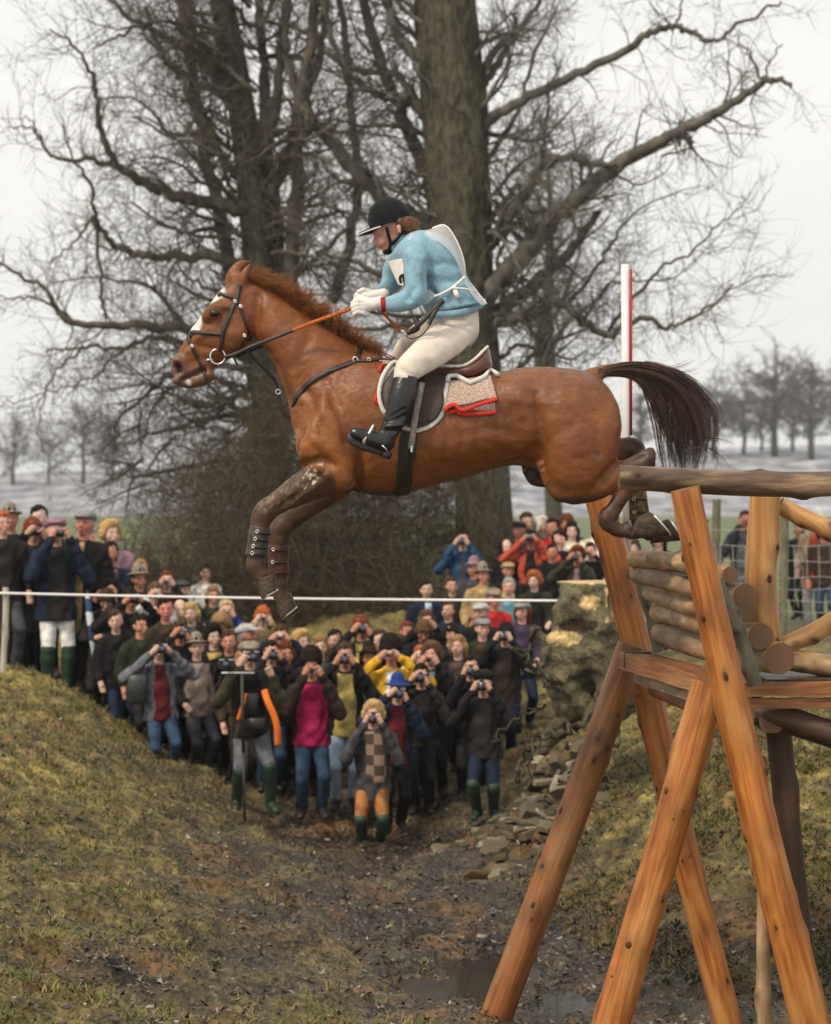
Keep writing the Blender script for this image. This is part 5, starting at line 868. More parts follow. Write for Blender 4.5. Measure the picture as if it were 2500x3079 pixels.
def trunk_mesh(name, px, Y, parent, mt, sides=44, seed=1, flare=1.6):
    P = catmull([np.array([x, y, r], float) for x, y, r in px], 8); V = []; m = len(P)
    base = Vector(at(P[0][0], P[0][1], Y)); 
    for i, (x, y, r) in enumerate(P):
        c = at(x, y, Y); R = r / F * Y; fl = 1 + (flare - 1) * math.exp(-i / 2.5)
        for k in range(sides):
            a = 2 * math.pi * k / sides; rr = R * fl * (1 + .10 * noise.noise(Vector((math.cos(a) * 1.5, math.sin(a) * 1.5, c.z * .5 + seed))) + .06 * noise.noise(Vector((math.cos(a) * 5, math.sin(a) * 5, c.z * .8 + seed))) + .10 * noise.noise(Vector((math.cos(a) * 11, math.sin(a) * 11, c.z * 1.1 + seed))) + (fl - 1) * .25 * math.cos(a * 5 + seed)); V.append(c + Vector((rr * math.cos(a), rr * math.sin(a), 0)))
    Fc = np.array([(i * sides + k, i * sides + (k + 1) % sides, (i + 1) * sides + (k + 1) % sides, (i + 1) * sides + k) for i in range(m - 1) for k in range(sides)])
    return mobj(name, mesh_from(name, V, Fc), mt, parent)
def tree(name, label, Y, trunk_px, limbs, rgseed, mt_tw, extra=None, group=None):
    e_ = empty(name, (at(*trunk_px[0][:2], Y).x, Y, gz(at(*trunk_px[0][:2], Y).x, Y))); tag(e_, label, 'tree', group); rg = random.Random(rgseed)
    trunk_mesh('trunk', trunk_px, Y, e_, M['trunk'], seed=rgseed); tw = Twigs()
    for a in limbs:
        px, r0, r1 = a[:3]; kw = a[3] if len(a) > 3 else {}; limb(tw, px, Y, r0, r1, rg, **kw)
    if extra: extra(tw, rg)
    tw.build('crown', mt_tw, e_); return e_
YA, YB = 28.5, 29.5
def extraA(tw, rg):
    for _ in range(70):   # shoots from the bole
        y = rg.uniform(-200, 1350); x = 1365 + (y - 300) * .07 + rg.choice((-1, 1)) * rg.uniform(60, 95); s = 1 if x > 1390 else -1; grow(tw, at(x, y, YA - rg.uniform(-.3, .4)), Vector((s * rg.uniform(.6, 1), rg.gauss(-.2, .5), rg.uniform(-.1, .9))), rg.uniform(.8, 2.2), rg.uniform(.018, .05), 3 if rg.random() < .5 else 2, rg, .1, .3)
    for _ in range(56):   # dense brush low down, under the horse
        p = at(rg.uniform(1030, 1440), rg.uniform(1180, 1640), YA - rg.uniform(-.4, .5)); grow(tw, p, Vector((rg.uniform(-1, .3), rg.gauss(0, .5), rg.uniform(-.7, .3))), rg.uniform(.8, 1.7), rg.uniform(.014, .03), 2, rg, .5, 0)
tree('lime_tree', 'massive bare tree with a thick straight mossy trunk directly behind the rider', YA,
     [(1475, 1830, 105), (1468, 1700, 92), (1455, 1500, 82), (1425, 1200, 84), (1402, 900, 88), (1382, 600, 98), (1365, 300, 96), (1342, 0, 90), (1325, -260, 84)],
     [([(1400, 450), (1454, 380), (1540, 320), (1700, 238), (1870, 160), (1960, 100), (2030, 80), (2085, 102), (2146, 122), (2230, 70), (2347, 7)], .13, .022, dict(dens=.8, dY=-1)),
      ([(2030, 80), (2042, 40), (2055, -20)], .03, .015, dict(dens=.5)), ([(1380, 1000), (1460, 890), (1580, 760), (1700, 630), (1850, 500), (1990, 428), (2100, 372), (2200, 310), (2290, 250), (2340, 240), (2380, 258)], .26, .03, dict(dens=.9, dY=-1.5)),
      ([(2292, 248), (2270, 190), (2240, 140), (2215, 98)], .035, .012, dict(dens=.4, dY=-.1)), ([(2300, 235), (2320, 180), (2352, 132)], .028, .01, dict(dens=.4, dY=-.1)), ([(2060, 400), (2080, 425), (2070, 440), (1990, 470)], .03, .02, dict(dens=1)),
      ([(1420, 820), (1500, 700), (1580, 580), (1640, 488), (1700, 472), (1780, 490), (1850, 500)], .15, .05, dict(dens=1, dY=-1)), ([(1635, 500), (1632, 430), (1650, 330), (1662, 260), (1690, 180)], .05, .015, dict(dens=1.3)),
      ([(1390, 1040), (1500, 940), (1600, 860), (1690, 780), (1760, 700), (1800, 640)], .20, .06, dict(dens=1.0, dY=.8)), ([(1440, 700), (1560, 560), (1600, 640), (1740, 590), (1790, 580)], .07, .02, dict(dens=1.2)),
      ([(1400, 1150), (1466, 1000), (1574, 958), (1640, 918), (1690, 912), (1754, 968), (1819, 1012), (1862, 992), (1940, 955), (2002, 985), (2060, 965), (2120, 935), (2200, 855)], .13, .02, dict(dens=1.5, dY=-1.2)), ([(2110, 940), (2250, 850), (2390, 822)], .02, .006, dict(dens=.6)),
      ([(1819, 1012), (1900, 900), (2000, 800), (2100, 740), (2190, 650), (2260, 600)], .05, .008, dict(dens=1.7, dY=-.5)), ([(1700, 920), (1800, 800), (1860, 690), (1940, 620), (2100, 560)], .05, .008, dict(dens=1.5)), ([(1760, 960), (1830, 860), (1900, 850), (2030, 830), (2170, 700)], .04, .008, dict(dens=1.6)),
      ([(1400, 300), (1480, 220), (1540, 120), (1600, 40), (1660, -60)], .10, .03, dict(dens=1.3)), ([(1410, 520), (1470, 480), (1560, 330), (1600, 180), (1670, 30)], .08, .02, dict(dens=1.3)), ([(1420, 260), (1530, 110), (1545, 90), (1550, 40)], .09, .03, dict(dens=.8)),
      ([(1350, 700), (1220, 640), (1120, 570), (1010, 440), (930, 345), (880, 250), (860, 120), (870, -60)], .20, .06, dict(dens=1.3, dY=1)), ([(1350, 400), (1240, 310), (1160, 290), (1070, 240), (1000, 120), (960, -40)], .12, .04, dict(dens=1.4)), ([(1330, 200), (1230, 150), (1180, 60), (1160, -80)], .14, .07, dict(dens=1.3)),
      ([(1270, 350), (1200, 230), (1040, 200), (900, 90), (780, 60)], .09, .03, dict(dens=1.4, dY=1)), ([(1380, 900), (1280, 850), (1180, 840), (1060, 780), (950, 760)], .11, .03, dict(dens=1.8, dY=-.6)), ([(1390, 1050), (1250, 980), (1100, 990), (980, 960)], .09, .02, dict(dens=1.8, dY=-.5)),
      ([(1440, 1150), (1520, 1060), (1600, 1040), (1700, 1080), (1760, 1060)], .06, .015, dict(dens=1.6)), ([(1430, 600), (1520, 620), (1600, 700), (1680, 720)], .05, .012, dict(dens=1.5)), ([(1450, 1020), (1500, 780), (1540, 640), (1520, 500), (1560, 380)], .05, .012, dict(dens=1.8))],
     11, M['twig'], extraA)
def extraB(tw, rg):
    for _ in range(85):
        y = rg.uniform(-150, 1250); x = 790 + (y - 1000) * .07 + rg.choice((-1, 1)) * rg.uniform(30, 70); s = 1 if x > 780 else -1; grow(tw, at(x, y, YB - rg.uniform(-.4, .5)), Vector((s * rg.uniform(.5, 1), rg.gauss(-.2, .5), rg.uniform(-.2, .8))), rg.uniform(.9, 2.4), rg.uniform(.018, .045), 3 if rg.random() < .5 else 2, rg, .15, .2)
    for _ in range(90):   # dense skirt of drooping brush round the foot
        p = at(rg.triangular(360, 1080, 800), rg.uniform(1150, 1640), YB - rg.uniform(-.6, .8)); grow(tw, p, Vector((rg.uniform(-1, .4), rg.gauss(0, .5), rg.uniform(-.6, .3))), rg.uniform(.8, 1.6), rg.uniform(.012, .03), 2, rg, .5, 0)
tree('lime_tree', 'bare many-limbed tree with spreading twiggy branches behind the horse head', YB,
     [(838, 1830, 80), (832, 1700, 66), (815, 1300, 54), (795, 1000, 50), (772, 700, 46), (742, 420, 42), (700, 160, 38), (650, -80, 34)],
     [([(815, 1350), (760, 1100), (700, 850), (650, 600), (600, 350), (560, 100), (530, -80)], .20, .08, dict(dens=1.6, dY=.8)), ([(815, 1300), (850, 1050), (880, 800), (890, 560), (900, 320), (940, 100), (950, -80)], .20, .09, dict(dens=1.6, dY=-.6)), ([(800, 1200), (840, 900), (830, 650), (800, 400), (790, 150), (780, -80)], .17, .08, dict(dens=1.6, dY=.3)), ([(1400, 800), (1300, 560), (1220, 380), (1150, 200), (1100, 20), (1080, -80)], .17, .08, dict(dens=1.6, dY=-.6)), ([(1000, 900), (1060, 700), (1080, 500), (1050, 300), (1040, 100), (1020, -80)], .12, .06, dict(dens=1.6)), ([(770, 640), (640, 610), (520, 582), (440, 552), (385, 520), (335, 470), (305, 390), (288, 290), (272, 210), (220, 130), (150, 88)], .16, .015, dict(dens=1.2, dY=-1.5)), ([(352, 488), (240, 480), (150, 468), (118, 410), (95, 388), (40, 385)], .06, .012, dict(dens=.9)), ([(120, 420), (95, 360), (60, 360)], .025, .008, dict(dens=.8)),
      ([(770, 800), (600, 775), (450, 765), (370, 755), (310, 690), (285, 640), (270, 560), (215, 470), (190, 370)], .12, .012, dict(dens=1.5, dY=-1)), ([(285, 650), (220, 730), (150, 790)], .04, .012, dict(dens=1.3)), ([(290, 660), (300, 800), (310, 900), (315, 960)], .04, .03, dict(dens=1)),
      ([(780, 1010), (600, 985), (450, 978), (320, 978), (200, 962), (150, 885), (60, 828), (-20, 785)], .14, .02, dict(dens=1.3, dY=-1.5)), ([(210, 960), (130, 900), (60, 895), (-20, 890)], .04, .012, dict(dens=1)), ([(560, 990), (490, 900), (430, 855), (300, 838), (160, 852)], .06, .012, dict(dens=1.3)),
      ([(600, 1060), (480, 1010), (380, 1042), (250, 1042), (140, 1060)], .07, .02, dict(dens=1.4)), ([(250, 1045), (180, 1100), (130, 1200), (115, 1310)], .03, .01, dict(dens=1.3, droop=.6, up=0)), ([(380, 1045), (300, 1120), (230, 1150), (130, 1180), (10, 1220)], .035, .01, dict(dens=1.4, droop=.5, up=0)),
      ([(800, 1130), (640, 1090), (520, 1130), (400, 1220), (330, 1290)], .08, .02, dict(dens=2.0, droop=.5, up=0)), ([(810, 1260), (660, 1250), (520, 1290), (380, 1330)], .08, .02, dict(dens=2.2, droop=.4, up=0)), ([(810, 1380), (650, 1390), (480, 1420), (330, 1440)], .07, .02, dict(dens=2.2, droop=.4, up=0)),
      ([(720, 260), (600, 180), (500, 112), (400, 62), (330, -10)], .12, .03, dict(dens=1.2)), ([(500, 112), (420, 78), (360, 108), (282, 145)], .05, .02, dict(dens=1)), ([(740, 560), (640, 430), (560, 270), (500, 180), (420, 80)], .10, .03, dict(dens=1.3, dY=-.8)), ([(660, 420), (560, 400), (500, 405), (480, 360), (410, 300), (300, 290)], .07, .015, dict(dens=1.2)),
      ([(700, 300), (560, 230), (480, 150), (440, 20)], .09, .04, dict(dens=1.2)), ([(780, 640), (860, 480), (900, 330), (960, 180), (980, 20), (990, -80)], .15, .06, dict(dens=1.5, dY=.8)), ([(760, 520), (820, 380), (840, 200), (850, 60), (870, -60)], .14, .06, dict(dens=1.5)), ([(740, 420), (680, 280), (600, 140), (560, 0), (540, -80)], .13, .06, dict(dens=1.4)),
      ([(790, 900), (900, 820), (1000, 730), (1080, 640)], .08, .03, dict(dens=2.0, dY=-.6)), ([(790, 780), (880, 700), (1000, 640), (1120, 660)], .07, .02, dict(dens=2.0)), ([(780, 720), (650, 690), (560, 700), (470, 660), (400, 610)], .07, .02, dict(dens=1.6)), ([(790, 900), (700, 880), (610, 860), (520, 800)], .07, .02, dict(dens=1.8))],
     23, M['twig_red'], extraB)
# a slighter tree further off, past the rump of the horse
def extraC(tw, rg):
    for _ in range(40): y = rg.uniform(420, 1020); grow(tw, at(1650 + rg.gauss(0, 15), y, 62), Vector((rg.uniform(-1, 1), rg.gauss(0, .5), rg.uniform(.0, .9))), rg.uniform(1.0, 2.2), rg.uniform(.03, .06), 2, rg, 0, .4)
tree('field_tree', 'slender bare tree in the field rising beyond the rump of the horse', 62, [(1674, 1690, 30), (1662, 1500, 24), (1645, 1250, 26), (1640, 1080, 32), (1640, 960, 22), (1652, 800, 14), (1655, 600, 9), (1640, 420, 5)],
     [([(1640, 1080), (1700, 980), (1790, 900), (1850, 850)], .16, .04, dict(dens=.5, tlen=1.6)), ([(1640, 1060), (1580, 960), (1540, 840)], .16, .04, dict(dens=.5, tlen=1.6)), ([(1645, 1000), (1700, 880), (1740, 760), (1750, 640)], .14, .04, dict(dens=.5, tlen=1.6))], 5, M['twig'], extraC)
# far trees on the hill, blue with distance
def far_tree(label, x, y, Y, h, w, seed, kids=46):
    rg = random.Random(seed); b = at(x, y, Y); z0 = gz(b.x, b.y); b.z = z0; e_ = empty('hill_tree', b); tag(e_, label, 'tree', 'bare trees on the far hill'); tk = MB(); tk.tube([b - Vector((0, 0, .5)), b + Vector((rg.gauss(0, .2), 0, h * .25)), b + Vector((rg.gauss(0, .3), 0, h * .55)), b + Vector((rg.gauss(0, .4), 0, h * .9))], [h * .036, h * .030, h * .02, h * .006], 8); tk.build('trunk', M['trunk'], e_); tw = Twigs()
    for _ in range(kids):
        t = rg.uniform(.22, .85); L_ = w * rg.uniform(.5, 1.0) * (1.1 - abs(t - .5)); p = b + Vector((0, 0, h * t)); n = 6; v = Vector((rg.gauss(0, 1), rg.gauss(0, 1), rg.uniform(.0, .9))).normalized(); pts = [p]
        for _k in range(n): v = (v + Vector((rg.gauss(0, .25), rg.gauss(0, .25), rg.gauss(.05, .2)))).normalized(); p = p + v * L_ / n; pts.append(p)
        tw.add(pts, [h * .012 * (1 - .7 * i / n) for i in range(n + 1)], 3)
        for _q in range(12):
            i = rg.randint(2, n); q = pts[i]; vv = Vector((rg.gauss(0, 1), rg.gauss(0, 1), rg.gauss(.3, .8))).normalized(); pp = [q]
            for _k in range(4): vv = (vv + Vector((rg.gauss(0, .35), rg.gauss(0, .35), rg.gauss(0, .3)))).normalized(); q = q + vv * L_ * .11; pp.append(q)
            tw.add(pp, [h * .0065, h * .005, h * .004, h * .003, h * .002], 3)
    tw.build('crown', M['twig'], e_)
for k, (lab, x, y, Y, h, w) in enumerate((('broad hill tree showing just past the horse tail', 2150, 1330, 330, 13, 6.5), ('tall bushy hill tree in the middle of the far clump', 2330, 1325, 330, 18, 8.5), ('forked hill tree at the far edge of the clump beside the frame', 2440, 1330, 320, 16, 7.5), ('low hill tree between the tail and the tall one', 2235, 1330, 340, 11, 7), ('hill tree seen between the marker pole and the horse tail', 1925, 1335, 330, 12, 4),
        ('outermost hill tree beyond the forked one', 2530, 1330, 330, 15, 7), ('small hill tree just left of the tall bushy one', 2290, 1330, 350, 8, 5), ('small hill tree to the right of the tall bushy one', 2385, 1330, 345, 10, 5))): far_tree(lab, x, y, Y, h, w, 40 + k)
for k, (x, h, lab) in enumerate(((40, 9, 'low far tree at the far left edge of the field'), (150, 7, 'low far tree second from the left edge of the field'), (250, 10, 'low far tree third from the left edge of the field'), (340, 8, 'low far tree fourth from the left edge of the field'))): far_tree(lab, x, 1440, 300, h, 7, 60 + k, 30)

# tangled undergrowth behind the spectators, round the feet of the trees
def undergrowth(n, seed):
    r_ = np.random.default_rng(seed); Y = r_.uniform(26.2, 30.5, n); px_ = np.clip(r_.normal(940, 290, n), 380, 1460); X = (px_ - CX) / F * Y; topz = (-(1200 + 260 * ((px_ - 960) / 480) ** 2 + 60 * np.sin(px_ / 47) - HY) / F * 28); zb = ground_z(X, Y); Z = zb + (topz - zb) * r_.random(n) ** 1.5
    m = 5; P = np.zeros((n, m, 3)); P[:, 0] = np.stack([X, Y, Z], axis=1); d = np.stack([r_.normal(-.15, .8, n), r_.normal(0, .5, n), r_.normal(.1, .7, n)], axis=1); d /= np.linalg.norm(d, axis=1, keepdims=True); L_ = r_.uniform(.08, .24, n)
    for i in range(1, m): d = d + r_.normal(0, .35, (n, 3)); d[:, 2] -= .10; d /= np.linalg.norm(d, axis=1, keepdims=True); P[:, i] = P[:, i - 1] + d * L_[:, None]
    R = r_.uniform(.002, .0065, n)[:, None] * np.linspace(1, .3, m)[None, :]; tw = Twigs(); tw.b[(m, 3)] = (P.tolist(), R.tolist()); return tw
ug = undergrowth(20000, 4).build('undergrowth', M['brush']); tag(ug, 'dense brown tangle of twigs and briars under the bare trees', 'undergrowth', kind='stuff')
# ------------------------------------------------------------------ the spectators
def rotx(a): return np.array([[1, 0, 0], [0, math.cos(a), -math.sin(a)], [0, math.sin(a), math.cos(a)]])
def rotz(a): return np.array([[math.cos(a), -math.sin(a), 0], [math.sin(a), math.cos(a), 0], [0, 0, 1]])
HC = np.array([0, .01, 1.64])
def head_map(turn, tilt, roll=0.0):
    R = rotz(turn) @ rotx(tilt); piv = np.array([0, -.01, 1.53]); return lambda p: R @ (np.array(p) - piv) + piv
def v3(*a): return np.array(a, float)
# pose: elbows and hands (right side x>0), head turn and tilt, stance
POSES = {'cam1': dict(e=((.34, .10, 1.22), (-.33, .12, 1.20)), h=((.075, .185, 1.615), (-.075, .185, 1.61)), turn=0, tilt=.10, st=.11), 'cam2': dict(e=((.38, .08, 1.30), (-.30, .14, 1.18)), h=((.08, .185, 1.635), (-.07, .20, 1.59)), turn=.12, tilt=.06, st=.10), 'cam3': dict(e=((.29, .16, 1.18), (-.29, .15, 1.17)), h=((.07, .19, 1.61), (-.07, .19, 1.60)), turn=-.12, tilt=.14, st=.13),
         'cam4': dict(e=((.40, .05, 1.34), (-.39, .06, 1.33)), h=((.08, .18, 1.64), (-.08, .18, 1.64)), turn=.05, tilt=.05, st=.12), 'wide': dict(e=((.33, .12, 1.20), (-.30, .16, 1.17)), h=((.10, .20, 1.60), (-.17, .22, 1.47)), turn=0, tilt=.08, st=.20), 'low': dict(e=((.30, .10, 1.14), (-.30, .10, 1.14)), h=((.08, .26, 1.36), (-.07, .26, 1.35)), turn=.1, tilt=-.05, st=.11),
         'stand1': dict(e=((.26, -.03, 1.13), (-.26, -.02, 1.13)), h=((.25, .06, .90), (-.25, .07, .90)), turn=.25, tilt=.08, st=.10), 'stand2': dict(e=((.27, -.05, 1.14), (-.26, -.04, 1.13)), h=((.20, .12, .98), (-.19, .13, .97)), turn=-.25, tilt=.10, st=.10), 'cross': dict(e=((.28, .05, 1.14), (-.28, .06, 1.14)), h=((-.06, .20, 1.19), (.08, .22, 1.16)), turn=.1, tilt=.05, st=.11),
         'stand3': dict(e=((.26, -.03, 1.13), (-.27, .02, 1.13)), h=((.24, .08, .92), (-.16, .20, 1.02)), turn=-.45, tilt=.06, st=.12), 'prof': dict(e=((.26, -.03, 1.13), (-.26, -.02, 1.13)), h=((.22, .10, .95), (-.22, .10, .95)), turn=1.0, tilt=.10, st=.10), 'bow': dict(e=((.28, .04, 1.12), (-.28, .04, 1.12)), h=((.06, .24, 1.16), (-.06, .24, 1.15)), turn=0, tilt=-.55, st=.10)}
BODY = {}; JACKET = {}; HAIR = {}
def face_tint(V, zone, hm):
    P = V.copy(); hmi = [hm(v3(0, 0, 1.53)), hm(v3(1, 0, 1.53)), hm(v3(0, 1, 1.53)), hm(v3(0, 0, 2.53))]; O = hmi[0]; R = np.stack([hmi[1] - O, hmi[2] - O, hmi[3] - O], axis=1); L_ = (V - O) @ R + v3(0, 0, 1.53)
    c = np.ones((len(V), 3)); x, y, z = np.abs(L_[:, 0]), L_[:, 1], L_[:, 2]; front = smooth01(.03, .07, y) * (z > 1.5)
    def dab(w, k):
        nonlocal c
        w = (w * front)[:, None]; c = c * (1 - w) + c * np.array(k) * w
    dab(np.exp(-((x - .033) / .017) ** 2 - ((z - 1.642) / .0105) ** 2), (.16, .14, .15)); dab(np.exp(-((x - .034) / .022) ** 2 - ((z - 1.666) / .008) ** 2) * .8, (.35, .28, .25)); dab(np.exp(-(x / .026) ** 2 - ((z - 1.572) / .009) ** 2), (.62, .36, .36)); dab(np.exp(-((x - .05) / .025) ** 2 - ((z - 1.605) / .025) ** 2) * .6, (1.0, .72, .68)); dab(np.exp(-(x / .018) ** 2 - ((z - 1.597) / .007) ** 2) * .5, (.6, .5, .48))
    return c
def get_body(pose, boots, cr=0.0):
    key = (pose, boots, cr)
    if key in BODY: return BODY[key]
    p = POSES[pose]; hm = head_map(p['turn'], p['tilt']); P = []
    def h(a, b, ra, rb, sq=None): P.append((hm(a), hm(b), ra, rb, 0, sq))
    h((0, -.005, 1.655), (0, -.012, 1.685), .088, .090, (.88, 1.06, 1.08)); h((0, .030, 1.585), (0, .028, 1.61), .050, .060, (1, 1, 1)); h((0, .045, 1.552), (0, .047, 1.556), .030, .030); h((0, .088, 1.640), (0, .112, 1.610), .009, .0165); h((0, .076, 1.668), (0, .078, 1.668), .020, .020, (2.2, .8, .8)); h((0, .090, 1.575), (0, .092, 1.575), .012, .012, (2, .9, 1))
    for s in (-1, 1): h((s * .080, -.005, 1.615), (s * .084, -.010, 1.645), .014, .018, (.6, 1, 1)); h((s * .045, .055, 1.612), (s * .05, .045, 1.60), .024, .022)
    P.append((v3(0, -.02, 1.40), hm((0, -.008, 1.56)), .058, .052, 0, None)); P.append((v3(0, -.005, 1.36), v3(0, 0, 1.02), .11, .115, 1, (1.25, .8, 1)))
    P.append((v3(0, 0, 1.0), v3(0, -.005, .92), .125, .128, 1, (1.25, .95, 1))); st = p['st']
    hsh = sum(ord(q) * (i + 3) for i, q in enumerate(pose)); asym = ((hsh % 7) / 7 - .5); UP = len(P)
    dn = v3(0, 0, -cr); P = [(a_ + dn, b_ + dn, *rest) for a_, b_, *rest in P]                      # bending knees lowers all above
    for s in (-1, 1):
        hip = v3(s * .078, -.005, .90 - cr); an = v3(s * st * .75 + asym * .03, -.01 + s * asym * .26 - cr * .25, .09); d_ = an - hip; L_ = np.linalg.norm(d_); a1, a2 = .415, .41; L_ = min(L_, .845); q = (a1 * a1 - a2 * a2 + L_ * L_) / (2 * L_); hh = math.sqrt(max(a1 * a1 - q * q, 0.0009)); fwv = v3(s * .12, 1, 0); fwv -= d_ * (fwv @ d_) / (d_ @ d_); fwv /= np.linalg.norm(fwv); kn = hip + d_ / np.linalg.norm(d_) * q + fwv * hh
        P.append((hip, kn, .094, .066, 1, None)); P.append((kn, an, .066 if not boots else .068, .052 if not boots else .056, 2 if boots else 1, None)); P.append((an, an + v3(s * .03, .145, -.045), .050, .042, 2, (1, 1, .95)))
        if boots: P.append((kn * .82 + an * .18, kn * .76 + an * .24, .074, .072, 2, None))
        else: P.append((kn * .3 + an * .7, an + v3(0, 0, .03), .062, .060, 1, None))
    for k, s in enumerate((1, -1)):
        e = v3(*p['e'][k]) + dn; w = v3(*p['h'][k]) + dn; sh = v3(s * .19, -.01, 1.39) + dn; P.append((sh, e, .045, .04, 1, None)); d = (w - e) / np.linalg.norm(w - e); wr = w - d * .05; P.append((e, wr, .036, .028, 0, None)); P.append((wr, w + d * .02, .032, .036, 0, None))
        side = np.cross(d, v3(0, 1, 0)); side /= np.linalg.norm(side) + 1e-9; fw = v3(-s * .45, .55, 0) if 'cam' in pose or pose in ('wide', 'low') else d
        for j in (-1.5, -.5, .5, 1.5): b = w + d * .03 + side * j * .018; P.append((b, b + d * .030 + fw * .022, .0105, .0095, 0, None)); P.append((b + d * .03 + fw * .022, b + d * .026 + fw * .052, .0095, .0085, 0, None))
        P.append((w - side * .02, w - side * .035 + d * .03 + fw * .02, .013, .010, 0, None))
    V, Q, z = sdf_mesh(P, .0145, .014); V = relax(V, Q, 1, .35); me = mesh_from('body', V, Q, True, face_tint(V - dn, z, hm)); me.polygons.foreach_set('material_index', np.array([0, 1, 2])[np.max(z[Q], axis=1)].astype(np.int32))
    BODY[key] = (me, hm); return BODY[key]
def get_jacket(pose, hem, panel):
    key = (pose, hem, panel)
    if key in JACKET: return JACKET[key]
    p = POSES[pose]; P = [(v3(0, -.005, 1.37), v3(0, 0, 1.20), .128, .142, 0, (1.32, .90, 1)), (v3(0, 0, 1.20), v3(0, .0, hem), .140, .148 + (1 - hem) * .07, 0, (1.2, .95, 1)), (v3(-.14, -.015, 1.405), v3(.14, -.015, 1.405), .072, .072, 0, None), (v3(0, -.02, 1.44), v3(0, -.018, 1.485), .082, .074, 0, None)]
    for k, s in enumerate((1, -1)):
        e = v3(*p['e'][k]); w = v3(*p['h'][k]); sh = v3(s * .175, -.01, 1.39); d = (w - e) / np.linalg.norm(w - e); P.append((sh, e, .074, .064, 0, None)); P.append((e, w - d * .065, .063, .047, 0, None)); P.append((e * .6 + sh * .4, e * .8 + w * .2, .066, .06, 0, None))
    wrp = lambda D, x, y, z: D + .010 * np.sin(x * 23 + z * 11 + np.sin(y * 17) * 1.5) * np.sin(z * 13 - x * 5 + 1) + .007 * np.sin((x + y) * 37 + z * 23 + np.sin(z * 13) * 2)
    V, Q, z = sdf_mesh(P, .0155, .028, warp=wrp, cuts=lambda D, x, y, z: np.maximum(D, np.maximum(hem - .03 - z, np.where(x * x + y * y < .0225, z - 1.5 + y * .35, -1)))); V = relax(V, Q, 1, .3); me = mesh_from('jacket', V, Q)
    fc = V[Q].mean(axis=1); N_ = np.cross(V[Q[:, 2]] - V[Q[:, 0]], V[Q[:, 3]] - V[Q[:, 1]]); N_ /= np.linalg.norm(N_, axis=1, keepdims=True) + 1e-9
    mi = ((np.abs(fc[:, 0]) < panel * (1 + .35 * smooth01(1.45, 1.0, fc[:, 2])) * (1 + .12 * np.sin(fc[:, 2] * 17))) & (N_[:, 1] > .15) & (fc[:, 2] < 1.47) & (fc[:, 1] > .04) & (fc[:, 1] < .20)) if panel else np.zeros(len(Q), bool); me.polygons.foreach_set('material_index', mi.astype(np.int32)); JACKET[key] = me; return me
